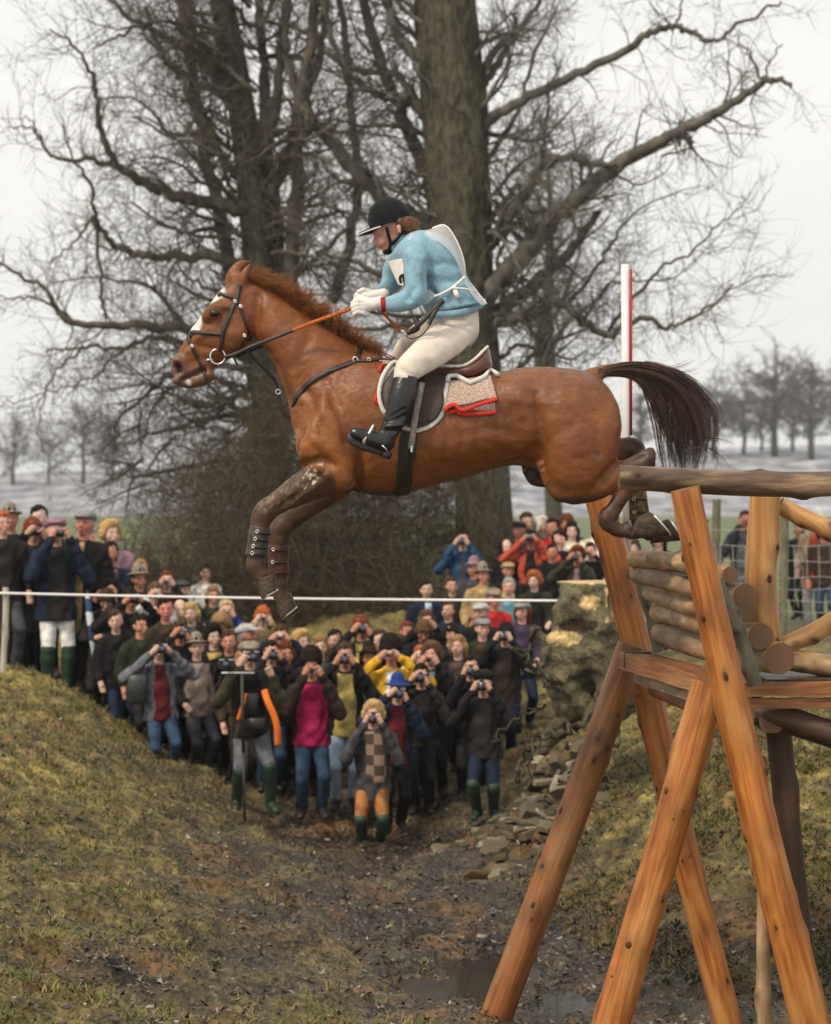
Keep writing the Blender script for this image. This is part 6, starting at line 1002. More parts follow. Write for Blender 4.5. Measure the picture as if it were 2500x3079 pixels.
def get_hair(style):
    if style in HAIR: return HAIR[style]
    P = []; k = .015; cuts = None; warp = None; vx = .0115
    fringe = lambda off: (lambda D, x, y, z: np.maximum(D, y - (off + .75 * (z - 1.69) + .010 * np.sin(x * 70))))
    if style == 'short': P = [(v3(0, -.018, 1.665), v3(0, -.02, 1.69), .096, .100, 0, (.92, 1.05, 1.06)), (v3(0, -.05, 1.60), v3(0, -.05, 1.62), .068, .072, 0, None), (v3(0, .05, 1.745), v3(0, .03, 1.75), .045, .05, 0, (1.4, 1, .7))]; cuts = fringe(.070); warp = lambda D, x, y, z: D + .011 * np.sin(x * 95 + z * 40) * np.sin(y * 80 + z * 60)
    elif style == 'curly': P = [(v3(0, -.02, 1.665), v3(0, -.02, 1.70), .118, .118, 0, (1.02, 1.05, 1.0)), (v3(.09, -.01, 1.61), v3(.09, -.02, 1.66), .045, .05, 0, None), (v3(-.09, -.01, 1.61), v3(-.09, -.02, 1.66), .045, .05, 0, None), (v3(0, .06, 1.755), v3(0, .05, 1.76), .05, .055, 0, (1.5, 1, 1))]; cuts = fringe(.072); warp = lambda D, x, y, z: D + .019 * np.sin(x * 120 + y * 20) * np.sin(y * 110 + z * 30) * np.sin(z * 125 + x * 25)
    elif style == 'bob': P = [(v3(0, -.018, 1.665), v3(0, -.02, 1.69), .102, .104, 0, (.95, 1.05, 1.05)), (v3(.088, -.01, 1.50), v3(.088, -.005, 1.66), .036, .038, 0, None), (v3(-.088, -.01, 1.50), v3(-.088, -.005, 1.66), .036, .038, 0, None), (v3(0, -.08, 1.50), v3(0, -.06, 1.64), .075, .07, 0, (1.2, .7, 1)), (v3(0, .058, 1.735), v3(0, .05, 1.75), .04, .05, 0, (1.7, 1, 1))]; cuts = fringe(.074); warp = lambda D, x, y, z: D + .010 * np.sin(x * 130 + y * 60) * np.sin(y * 90)
    elif style == 'fringe': P = [(v3(0, -.018, 1.665), v3(0, -.02, 1.69), .102, .106, 0, (.95, 1.05, 1.05)), (v3(.086, .0, 1.60), v3(.086, .0, 1.66), .034, .036, 0, None), (v3(-.086, .0, 1.60), v3(-.086, .0, 1.66), .034, .036, 0, None), (v3(0, -.07, 1.56), v3(0, -.06, 1.64), .07, .07, 0, (1.2, .7, 1)), (v3(-.04, .078, 1.70), v3(.04, .078, 1.70), .032, .032, 0, (1, .8, 1))]; cuts = lambda D, x, y, z: np.maximum(D, y - (.115 + .75 * (z - 1.69)) + .012 * np.sin(x * 60)); warp = lambda D, x, y, z: D + .011 * np.sin(x * 110 + y * 50) * np.sin(z * 60 + y * 70)
    elif style == 'flatcap': P = [(v3(0, -.012, 1.722), v3(0, .0, 1.728), .115, .112, 0, (.98, 1.12, .52)), (v3(0, .085, 1.712), v3(0, .115, 1.705), .062, .055, 0, (1.25, 1, .28)), (v3(0, -.04, 1.70), v3(0, -.05, 1.70), .100, .098, 0, (.98, 1, .45))]; warp = lambda D, x, y, z: D + .003 * np.sin(x * 60) * np.sin(y * 55)
    elif style == 'trilby': P = [(v3(0, -.01, 1.715), v3(0, -.012, 1.775), .098, .080, 0, (.92, 1.1, 1)), (v3(0, -.005, 1.712), v3(0, .0, 1.712), .158, .158, 0, (.95, 1.08, .085))]; k = .02; cuts = lambda D, x, y, z: np.maximum(D, 1.695 - z); vx = .009
    elif style == 'widehat': P = [(v3(0, -.01, 1.715), v3(0, -.012, 1.775), .100, .086, 0, (.92, 1.1, 1)), (v3(0, -.005, 1.712), v3(0, .0, 1.712), .185, .185, 0, (.95, 1.05, .075))]; k = .02; cuts = lambda D, x, y, z: np.maximum(D, 1.695 - z); vx = .009
    elif style == 'beret': P = [(v3(0, -.015, 1.735), v3(.01, -.015, 1.745), .132, .128, 0, (1, 1.05, .52)), (v3(0, -.02, 1.70), v3(0, -.02, 1.71), .098, .1, 0, (.95, 1.05, .5))]
    elif style == 'furhat': P = [(v3(0, -.015, 1.715), v3(0, -.015, 1.765), .128, .118, 0, (1, 1.05, .9)), (v3(0, -.06, 1.62), v3(0, -.05, 1.68), .09, .1, 0, None)]; cuts = lambda D, x, y, z: np.maximum(np.maximum(D, 1.56 - z), np.minimum(y - .06, 1.685 - z)); warp = lambda D, x, y, z: D + .008 * np.sin(x * 130 + z * 30) * np.sin(y * 120 + z * 60) * np.sin(z * 110)
    elif style == 'hood': P = [(v3(0, -.04, 1.62), v3(0, -.035, 1.69), .118, .118, 0, None)]; cuts = lambda D, x, y, z: np.maximum(D, y - .045 + .2 * abs(z - 1.64))
    V, Q, z = sdf_mesh(P, vx, k, cuts=cuts, warp=warp); V = relax(V, Q, 1, .3); me = mesh_from('hair', V, Q); HAIR[style] = me; return me
MC = {}
def cm(c, rough=.9, var=.42, name='cloth', sc=11, spec=.08):
    key = (c, name)
    if key not in MC: MC[key] = mat('%s_%d' % (name, len(MC)), c, rough, var, sc, .35, 120, spec=spec)
    return MC[key]
SKIN = [mat('face_skin_%d' % i, c, .55, .08, 30, spec=.3) for i, c in enumerate(((0.52, 0.29, 0.20), (0.56, 0.33, 0.25), (0.47, 0.22, 0.14), (0.50, 0.20, 0.14), (0.60, 0.40, 0.32)))]
for m in SKIN:   # features on the face come from the colour layer of the mesh
    n = m.node_tree; b = n.nodes['Principled BSDF']; src = b.inputs['Base Color'].links[0].from_socket; a = n.nodes.new('ShaderNodeAttribute'); a.attribute_name = 'Col'; x = n.nodes.new('ShaderNodeMix'); x.data_type = 'RGBA'; x.blend_type = 'MULTIPLY'; x.inputs[0].default_value = 1; n.links.new(src, x.inputs[6]); n.links.new(a.outputs['Color'], x.inputs[7]); n.links.new(x.outputs[2], b.inputs['Base Color'])
C = dict(black=(0.014, 0.013, 0.014), dark=(0.022, 0.020, 0.020), navy=(0.014, 0.020, 0.040), dkgreen=(0.028, 0.032, 0.020), wax=(0.040, 0.038, 0.024), brown=(0.055, 0.032, 0.020), dkbrown=(0.030, 0.020, 0.015), blue=(0.022, 0.060, 0.135), royal=(0.020, 0.045, 0.20), jeans=(0.032, 0.058, 0.105), paleblue=(0.35, 0.45, 0.58), grey=(0.13, 0.13, 0.15), dkgrey=(0.055, 0.055, 0.06), ltgrey=(0.38, 0.37, 0.37), white=(0.72, 0.70, 0.67), cream=(0.60, 0.54, 0.42), tan=(0.36, 0.25, 0.11), ochre=(0.42, 0.29, 0.09), yellow=(0.72, 0.40, 0.025), straw=(0.56, 0.42, 0.13), orange=(0.62, 0.13, 0.03), coral=(0.42, 0.075, 0.040), red=(0.36, 0.026, 0.024), pink=(0.30, 0.016, 0.070), maroon=(0.095, 0.014, 0.018), purple=(0.050, 0.035, 0.065), mauve=(0.26, 0.15, 0.19), camel=(0.30, 0.13, 0.045), plum=(0.075, 0.05, 0.05), tweed=(0.24, 0.20, 0.16), greytweed=(0.22, 0.21, 0.21), teal=(0.10, 0.28, 0.33), olive=(0.07, 0.065, 0.03), greige=(0.20, 0.15, 0.125), beige=(0.42, 0.31, 0.22),
         h_dark=(0.016, 0.011, 0.009), h_brown=(0.060, 0.032, 0.018), h_mid=(0.11, 0.062, 0.032), h_blond=(0.46, 0.30, 0.13), h_sand=(0.27, 0.16, 0.075), h_red=(0.34, 0.095, 0.025), h_auburn=(0.13, 0.04, 0.018), h_grey=(0.30, 0.28, 0.26), h_white=(0.60, 0.56, 0.48), wellie=(0.020, 0.042, 0.024), shoe=(0.025, 0.018, 0.014))
CAMS = {}
def camera_thing(kind, loc, Rm, desc, sc=1.0):
    if not CAMS:
        b = MB(); b.box((0, 0, 0), (.142, .038, .082), bev=.008); b.box((0, 0, .048), (.05, .036, .026), bev=.006); CAMS['slr_body'] = mesh_from('camera_body', b.v, b.f, False); b = MB(); b.tube([(0, .015, 0), (0, .055, 0), (0, .085, 0)], [.031, .030, .034], 16); CAMS['slr_lens'] = mesh_from('lens', b.v, b.f); b = MB(); b.box((0, 0, .043), (.136, .034, .008), bev=.002); CAMS['slr_top'] = mesh_from('top_plate', b.v, b.f, False); b = MB(); b.tube([(0, .0851, 0), (0, .087, 0)], [.026, .024], 14); CAMS['slr_glass'] = mesh_from('front_glass', b.v, b.f); b = MB(); b.tube([Vector(p_) for p_ in catmull([v3(.072, -.004, .02), v3(.115, -.03, -.08), v3(.12, -.06, -.20), v3(.09, -.10, -.18), v3(.06, -.14, -.10)], 4)], .006, 5); b.tube([Vector(p_) for p_ in catmull([v3(-.072, -.004, .02), v3(-.11, -.03, -.09), v3(-.10, -.06, -.22), v3(-.08, -.10, -.18), v3(-.06, -.14, -.10)], 4)], .006, 5); CAMS['slr_strap'] = mesh_from('neck_strap', b.v, b.f)
        b = MB(); b.box((0, 0, 0), (.118, .034, .062), bev=.006); CAMS['compact_body'] = mesh_from('camera_body', b.v, b.f, False); b = MB(); b.tube([(.01, .014, -.004), (.01, .036, -.004)], [.024, .021], 14); CAMS['compact_lens'] = mesh_from('lens', b.v, b.f); b = MB(); b.box((-.035, .012, .022), (.022, .012, .012)); CAMS['compact_top'] = mesh_from('viewfinder', b.v, b.f, False); b = MB(); b.tube([(.01, .0361, -.004), (.01, .038, -.004)], [.015, .013], 12); CAMS['compact_glass'] = mesh_from('front_glass', b.v, b.f)
        CAMS['m'] = dict(black=mat('camera_black', (0.012, 0.012, 0.013), .4, .3, 40, spec=.4), silver=mat('camera_silver', (0.58, 0.58, 0.60), .3, .1, 20, metal=.5), glass=mat('lens_glass', (0.05, 0.06, 0.10), .05, .2, 10, spec=.8))
    e = empty('camera', loc); e.rotation_mode = 'QUATERNION'; e.rotation_quaternion = Rm.to_quaternion(); e.scale = (sc,) * 3; tag(e, ('silver' if kind == 'compact' else 'black') + ' camera of person ' + desc, 'camera', 'cameras pointed at the jump'); m_ = CAMS['m']
    for part, mt in (('body', 'silver' if kind == 'compact' else 'black'), ('lens', 'black'), ('top', 'black' if kind == 'compact' else 'silver'), ('glass', 'glass'), ('strap', 'black')):
        if part == 'strap' and kind != 'slr': continue
        me = CAMS['%s_%s' % (kind, part)]; o = bpy.data.objects.new(me.name, me); link(o); o.parent = e
        if not me.materials: me.materials.append(m_[mt])
    return e
def person(hx, hy, Y, pose, hair, hcol, jacket, front, trousers, desc, cam=None, yaw=0.0, boots=None, skin=None, hem=.86, panel=.085, group='spectators watching the jump', label=None):
    h = at(hx, hy, Y); g = gz(h.x, h.y) + .03; s = min(max((h.z - g + .04) / 1.655, .84), 1.09); cr = min(max(1.655 - (h.z - g) / s, 0), .16); cr = round(cr / .08) * .08; base = Vector((h.x, Y, h.z - (1.655 - cr) * s))
    PEOPLE_LOG.append((desc[:40], round(base.z - g, 2), round(s, 2)))
    fwd = Vector((-.1, 10.2, 0)) - Vector((h.x, Y, 0)); fz = math.atan2(-fwd.x, fwd.y) + yaw       # face the horse
    rp = random.Random(int(hx * 13 + hy)); fz += rp.uniform(-.3, .3) * (1 if not cam else .35); e = empty('person', base); e.rotation_euler = (rp.uniform(-.03, .07), rp.uniform(-.06, .06), fz); e.scale = (s, s, s); tag(e, label or ('person ' + desc), 'person', group)
    if front is None: panel = 0
    bme, hm = get_body(pose, bool(boots), cr); sk = SKIN[(int(hx * 7 + hy) % 3) if skin is None else skin]
    def part(name, me, mats):
        if not me.materials:
            for k in range(len(mats)): me.materials.append(None)
        o = bpy.data.objects.new(name, me); link(o); o.parent = e
        for k, mt in enumerate(mats): o.material_slots[k].link = 'OBJECT'; o.material_slots[k].material = mt
        return o
    part('body', bme, [sk, cm(C[trousers]), cm(C[boots or 'shoe'], .4, .3, 'rubber', spec=.4)]); jk = part('jacket', get_jacket(pose, max(hem, .80) if cr > .2 else hem, panel), [cm(C[jacket], .75), cm(C[front] if front else C[jacket])]); jk.location = (0, 0, -cr)
    hats = hair.split('+'); cols = hcol.split('+') * 2
    e_sc = .95
    for st_, c_ in zip(hats, cols):
        o = part('hat' if st_ in ('flatcap', 'trilby', 'widehat', 'beret', 'furhat') else ('hood' if st_ == 'hood' else 'hair'), get_hair(st_), [cm(C[c_], .8, .3, 'hair' if c_[:2] == 'h_' else 'wool', 45)]) if st_ != 'bald' else None
        if o: hs_ = np.array([0, -.01, 1.66]); A0 = [hm(v) for v in ((0, 0, 0), (1, 0, 0), (0, 1, 0), (0, 0, 1))]; Rr = np.stack([A0[1] - A0[0], A0[2] - A0[0], A0[3] - A0[0]], axis=1) * e_sc; org = hm(hs_) - Rr @ hs_; A = [org, org + Rr[:, 0], org + Rr[:, 1], org + Rr[:, 2]]; o.matrix_local = Matrix([[*(A[j + 1] - A[0])] for j in range(3)]).transposed().to_4x4(); o.matrix_local.translation = Vector(A[0]); mlx = Matrix([[*(A[j + 1] - A[0])] for j in range(3)]).transposed().to_4x4(); mlx.translation = Vector(A[0]) + Vector((0, 0, -cr)); o.matrix_local = mlx
    if cam:
        Rz = e.rotation_euler.to_matrix(); p = POSES[pose]; Hl = (v3(*p['h'][0]) + v3(*p['h'][1])) / 2 if pose != 'wide' else v3(0, .2, 1.62); cl = Vector((Hl[0], .150 if pose != 'low' else .30, Hl[2] + .012 - cr)); pos = base + (Rz @ cl) * s; camera_thing(cam, pos, Rz @ Matrix.Rotation(p['turn'], 3, 'Z') @ Matrix.Rotation(.10, 3, 'X'), desc)
    return e
PEOPLE_LOG = []
T = [  # head x, head y, distance, pose, hair or hat, colour, jacket, shirt front, trousers, description, extras
 (22, 1572, 20.6, 'stand1', 'short', 'h_red', 'dark', None, 'dkgrey', 'with bright red hair and a dark coat at the far left edge', dict(hem=.55)),
 (58, 1558, 21.8, 'stand2', 'trilby+short', 'tweed+h_dark', 'black', None, 'dark', 'in a grey tweed brimmed hat behind the red-haired one', {}),
 (100, 1592, 21.0, 'cam2', 'fringe', 'h_auburn', 'black', 'dkgrey', 'dark', 'with auburn hair and a black coat sighting through a camera', dict(cam='slr', hem=.6)),
 (132, 1556, 21.9, 'stand3', 'short', 'h_dark', 'dark', None, 'dark', 'with dark hair looking over the shoulder of the auburn-haired one', dict(skin=4)),
 (172, 1592, 20.6, 'cam3', 'flatcap', 'mauve', 'navy', 'dark', 'white', 'in navy jacket, white trousers and green wellingtons on the bank', dict(cam='slr', boots='wellie', hem=.80)),
 (229, 1572, 21.0, 'stand2', 'flatcap+short', 'greytweed+h_grey', 'black', 'tan', 'dark', 'in a grey flat cap and black coat holding a rolled umbrella', dict(skin=3, hem=.6, panel=.03)),
 (284, 1618, 21.9, 'prof', 'short', 'h_grey', 'plum', None, 'dark', 'with short grey hair in profile beside the flat cap wearer', {}),
 (322, 1602, 22.6, 'stand1', 'curly', 'h_blond', 'mauve', None, 'dkgrey', 'with a halo of curly blond hair and a mauve top', dict(skin=4)),
 (338, 1662, 22.0, 'stand3', 'short', 'h_dark', 'navy', 'mauve', 'dark', 'with tousled dark hair below the curly blond one', {}),
 (312, 1702, 21.2, 'bow', 'short', 'h_dark', 'wax', None, 'dark', 'in green waxed jacket with a bowed dark head', {}),
 (380, 1700, 22.9, 'stand1', 'bald', 'h_grey', 'paleblue', 'white', 'dark', 'with a bald head and pale blue jacket', dict(skin=4)),
 (404, 1712, 22.2, 'stand2', 'short', 'h_sand', 'dkgrey', None, 'dark', 'with sandy hair squeezed beside the bald one', dict(skin=1)),
 (432, 1738, 21.8, 'stand1', 'trilby+short', 'tweed+h_dark', 'brown', None, 'dark', 'in a brown tweed trilby amid the dark coats', dict(skin=2)),
 (494, 1745, 22.4, 'cam1', 'short', 'h_auburn', 'dark', 'red', 'dark', 'with auburn hair and a red scarf raising a pale camera', dict(cam='compact')),
 (404, 1800, 20.5, 'cam4', 'fringe', 'h_dark', 'black', 'black', 'navy', 'in plain black with both elbows raised and a white belt', dict(cam='slr')),
 (448, 1782, 21.3, 'cam2', 'short', 'h_mid', 'white', None, 'dark', 'in a white jacket photographing behind the black-clad one', dict(cam='compact')),
 (516, 1830, 20.4, 'stand2', 'short', 'h_dark', 'wax', 'brown', 'dkgreen', 'in waxed green jacket and brown check shirt with a ruddy face', dict(skin=3)),
 (560, 1832, 21.5, 'stand1', 'bald', 'h_grey', 'dkgreen', None, 'dark', 'with a small pale face above a dark green coat', dict(skin=4)),
 (598, 1842, 21.2, 'stand3', 'bob', 'h_blond', 'dkgrey', None, 'jeans', 'with blond bobbed hair left of the blue and yellow jacket', dict(skin=4)),
 (676, 1836, 21.2, 'cam1', 'short', 'h_blond', 'royal', 'straw', 'jeans', 'in a blue and yellow jacket with fair hair and pale camera', dict(cam='compact')),
 (598, 1898, 20.6, 'stand1', 'fringe', 'h_dark', 'dark', None, 'dark', 'with dark fringe and flushed face over the tweed hat', dict(skin=3)),
 (492, 1948, 19.2, 'cam4', 'fringe', 'h_dark', 'grey', 'maroon', 'jeans', 'in a grey padded jacket over a maroon top with lens raised', dict(cam='slr', panel=.07)),
 (606, 1946, 19.7, 'stand2', 'trilby+short', 'tweed+h_dark', 'black', 'greige', 'dkgrey', 'in a brown hat and striped brown sweater under a black jacket', dict(panel=.14, skin=1)),
 (660, 1912, 20.2, 'stand1', 'curly', 'h_dark', 'black', 'ochre', 'dark', 'with bushy dark hair and a yellow collar', dict(skin=4)),
 (684, 1872, 20.8, 'bow', 'curly', 'h_sand', 'brown', None, 'dark', 'showing only sandy curls bent forward', {}),
 (744, 1908, 20.4, 'prof', 'flatcap+short', 'ltgrey+h_grey', 'dkgreen', None, 'dark', 'in a pale grey flat cap with a red face in profile', dict(skin=3)),
 (776, 1852, 21.3, 'cam1', 'fringe', 'h_red', 'tan', None, 'jeans', 'with ginger hair and a light camera near the hoofs', dict(cam='compact', skin=4)),
 (845, 1912, 20.2, 'cam4', 'short', 'h_brown', 'navy', 'navy', 'dark', 'in a plain navy sweater with elbows wide and a silver camera', dict(cam='compact')),
 (926, 1928, 20.4, 'stand1', 'curly', 'h_blond', 'cream', None, 'jeans', 'with fair curls looking over the fur hat', dict(skin=4)),
 (760, 1962, 18.4, 'wide', 'flatcap+short', 'tweed+h_brown', 'wax', 'black', 'grey', 'in tweed cap and orange strap working two cameras on a bracket', dict(cam='slr', boots='wellie', panel=.10)),
 (718, 1990, 19.5, 'stand3', 'short', 'h_sand', 'brown', 'orange', 'dark', 'half hidden child-sized behind the two-camera bracket', dict(skin=1)),
 (938, 1998, 18.5, 'cam3', 'furhat', 'h_dark', 'dkbrown', 'pink', 'jeans', 'in a brown jacket over a crimson sweater with silver camera', dict(cam='compact', panel=.125)),
 (966, 1945, 19.8, 'stand2', 'bob', 'h_sand', 'dkgrey', None, 'dark', 'with sandy hair just behind the crimson sweater wearer', dict(skin=1)),
 (1040, 1968, 19.0, 'cam1', 'short', 'h_brown', 'black', 'straw', 'paleblue', 'in a black jacket over a pale yellow sweater and pale jeans', dict(cam='slr')),
 (1106, 1884, 20.4, 'cam2', 'fringe', 'h_auburn', 'black', 'straw', 'dark', 'in a black anorak with white shoulder stripes and raised camera', dict(cam='slr')),
 (1098, 1975, 19.7, 'stand1', 'widehat+bob', 'black+h_brown', 'dkgrey', None, 'dark', 'in a floppy black hat between the yellow tops', dict(skin=3)),
 (1196, 1960, 19.2, 'cam4', 'furhat+bob', 'h_dark', 'yellow', 'white', 'dark', 'in a bright yellow anorak and dark hat', dict(cam='compact', panel=.05)),
 (1254, 1972, 20.0, 'cam1', 'short', 'h_red', 'cream', None, 'dark', 'with ginger hair at the shoulder of the yellow anorak', dict(skin=4)),
 (1304, 1966, 19.3, 'cam3', 'curly', 'h_mid', 'black', 'paleblue', 'dark', 'in a black coat open over a pale blue shirt', dict(cam='compact', panel=.045, hem=.6)),
 (1116, 2146, 18.0, 'cam3', 'curly', 'h_blond', 'dkgrey', None, 'camel', 'with blond curls, brown scarf, tan trousers and wellingtons in front', dict(cam='slr', boots='wellie', skin=1, hem=.76)),
 (1186, 2072, 18.5, 'cam2', 'widehat', 'royal', 'navy', 'maroon', 'dark', 'in a blue brimmed hat and navy coat over a maroon sweater', dict(cam='slr', skin=1)),
 (1462, 2054, 18.2, 'cam1', 'beret', 'black', 'black', 'dark', 'navy', 'in a black beret and glossy black leather jacket', dict(cam='slr', boots='wellie', panel=.10)),
 (1386, 1944, 19.8, 'stand2', 'bob', 'h_sand', 'black', 'plum', 'dark', 'with a light brown bob and brownish sweater, bareheaded', dict(skin=1, panel=.12)),
 (1452, 1888, 20.6, 'stand1', 'flatcap+short', 'greytweed+h_dark', 'dkgreen', 'brown', 'dark', 'in a grey flat cap behind the beret', dict(skin=1)),
 (1514, 1904, 20.0, 'cam1', 'fringe', 'h_dark', 'black', 'dkbrown', 'navy', 'in a long black coat with white cuffs and camera', dict(cam='slr', hem=.5)),
 (1572, 1838, 21.4, 'stand3', 'flatcap+bob', 'greytweed+h_auburn', 'purple', None, 'navy', 'in a grey cap and purple quilted jacket beside the stump', dict(skin=1)),
 (1446, 1842, 21.6, 'stand2', 'flatcap+short', 'ltgrey+h_grey', 'black', None, 'dark', 'in a pale cap with its dark peak low over the eyes', dict(skin=1)),
 (1480, 1800, 22.3, 'stand1', 'flatcap+short', 'tweed+h_mid', 'red', None, 'dark', 'in a brown cap and bright red jacket', dict(skin=3)),
 (1300, 1862, 21.6, 'cam2', 'bob', 'h_mid', 'black', None, 'dark', 'with long brown hair reaching a bare hand forward', {}),
 (1262, 1890, 21.0, 'bow', 'fringe', 'h_mid', 'black', None, 'dark', 'with brown hair bent over a black camera', dict(cam='slr')),
 (1232, 1898, 21.8, 'stand1', 'short', 'h_auburn', 'teal', None, 'dark', 'with an auburn head and turquoise collar', dict(skin=3)),
 (1288, 1772, 23.4, 'stand2', 'short', 'h_dark', 'navy', 'paleblue', 'navy', 'in a dark blue suit and pale shirt under the big trunk', dict(skin=1, panel=.05)),
 (1394, 1622, 25.2, 'cam1', 'short', 'h_dark', 'blue', 'dkgrey', 'jeans', 'in a blue zipped jacket standing tall by the trunk', dict(cam='slr', panel=.03)),
 (1456, 1728, 23.6, 'stand1', 'trilby+short', 'tweed+h_dark', 'tan', None, 'tan', 'in a mustard tan jacket and tweed hat', dict(skin=2, hem=.7)),
 (1432, 1708, 24.6, 'stand3', 'trilby', 'mauve', 'dkgrey', None, 'dark', 'in a pinkish hat behind the mustard jacket', {}),
 (1526, 1764, 23.6, 'stand2', 'short', 'h_grey', 'greytweed', 'teal', 'dark', 'with grey hair and an open mouth beside the mustard jacket', dict(skin=1)),
 (1532, 1715, 25.0, 'stand1', 'flatcap+short', 'tan+h_auburn', 'black', 'straw', 'dark', 'bearded in a sandy cap and black sweater', dict(skin=2)),
 (1622, 1744, 24.4, 'stand3', 'curly', 'h_red', 'dkgreen', 'black', 'jeans', 'with a mop of orange curls and black scarf', dict(skin=4)),
 (1600, 1618, 26.0, 'cam4', 'short', 'h_dark', 'coral', 'black', 'dark', 'in a coral orange anorak with elbows spread', dict(cam='slr', panel=.07)),
 (1532, 1646, 26.2, 'stand1', 'hood', 'black', 'black', None, 'dark', 'in a black hood with a tilted pale face', dict(skin=4)),
 (1546, 1592, 27.6, 'stand2', 'flatcap+short', 'dark+h_grey', 'dkgrey', None, 'dark', 'red-faced in a dark cap, topmost near the trunk', dict(skin=3)),
 (1580, 1568, 27.8, 'stand1', 'short', 'h_brown', 'dkgrey', 'paleblue', 'dark', 'tall with receding brown hair in the back row', dict(skin=1)),
 (1632, 1580, 27.8, 'prof', 'bob', 'h_white', 'red', None, 'dark', 'with white-blond hair in the back row', dict(skin=4)),
 (1674, 1586, 27.6, 'stand2', 'short', 'h_dark', 'red', None, 'dark', 'in a red jacket with dark hair in the back row', dict(skin=2)),
 (1706, 1572, 28.2, 'stand3', 'fringe', 'h_auburn', 'dark', None, 'dark', 'half hidden with auburn hair behind the long-haired one', {}),
 (1728, 1596, 27.2, 'stand1', 'bob', 'h_dark', 'cream', None, 'dark', 'with long dark hair and a cream coat in the back row', dict(skin=4)),
 (1776, 1582, 27.2, 'stand2', 'short', 'h_dark', 'cream', 'white', 'dark', 'with dark hair and an open white shirt beside the fence leg', dict(skin=1)),
 (1694, 1622, 26.4, 'prof', 'short', 'h_dark', 'black', None, 'dark', 'in black turned aside with a bluish camera', dict(cam='compact')),
 (1736, 1668, 25.2, 'cam2', 'curly', 'h_auburn', 'wax', 'mauve', 'dark', 'in an olive jacket with auburn curls above the stump', dict(cam='slr', panel=.04)),
 (1786, 1655, 26.0, 'cam1', 'short', 'h_dark', 'black', None, 'dark', 'in black with a silver camera against the fence leg', dict(cam='compact')),
 (1912, 1642, 26.0, 'stand1', 'fringe', 'h_brown', 'cream', None, 'dark', 'young and pale faced seen above the stacked logs', dict(skin=4)),
 (1985, 1622, 26.4, 'stand2', 'bob', 'h_dark', 'black', 'red', 'dark', 'in black with a red scarf under the hind hoof', {}),
 (2098, 1588, 27.0, 'prof', 'short', 'h_dark', 'dkbrown', None, 'dark', 'in dark brown walking behind the leaning fence leg', {}),
 (2226, 1562, 30.0, 'cam3', 'short', 'h_brown', 'dkgrey', 'grey', 'dkgrey', 'in a blue-grey coat raising an arm beyond the wire', dict(hem=.5)),
 (2446, 1566, 31.0, 'stand3', 'widehat+short', 'white+h_brown', 'beige', 'coral', 'ltgrey', 'in a beige coat and white hat beyond the wire', dict(skin=1, hem=.7)),
 (2488, 1600, 30.0, 'stand1', 'fringe', 'h_dark', 'brown', None, 'jeans', 'in a brown jacket at the far right edge beyond the wire', {}),
 (2405, 1590, 33.0, 'stand2', 'short', 'h_dark', 'dark', None, 'dark', 'in dark clothes left of the beige coat beyond the wire', {}),
 (2270, 1555, 36.0, 'stand1', 'flatcap', 'white', 'paleblue', None, 'dark', 'in a pale cap far off behind the upright post', {}),
 (622, 1722, 26.5, 'stand1', 'short', 'h_dark', 'white', None, 'ltgrey', 'in a white coat alone on the grass behind the crowd', {}),
 (440, 1652, 30.0, 'stand2', 'short', 'h_dark', 'navy', None, 'dark', 'in navy sitting alone on the field left of the tree', {}),
 (520, 1668, 30.5, 'stand1', 'bob', 'h_dark', 'brown', None, 'dark', 'in brown sitting on the field near the twiggy tree', {}),
 (690, 1672, 31.0, 'stand3', 'short', 'h_dark', 'maroon', None, 'dark', 'in a maroon coat sitting below the tree branches', {})]
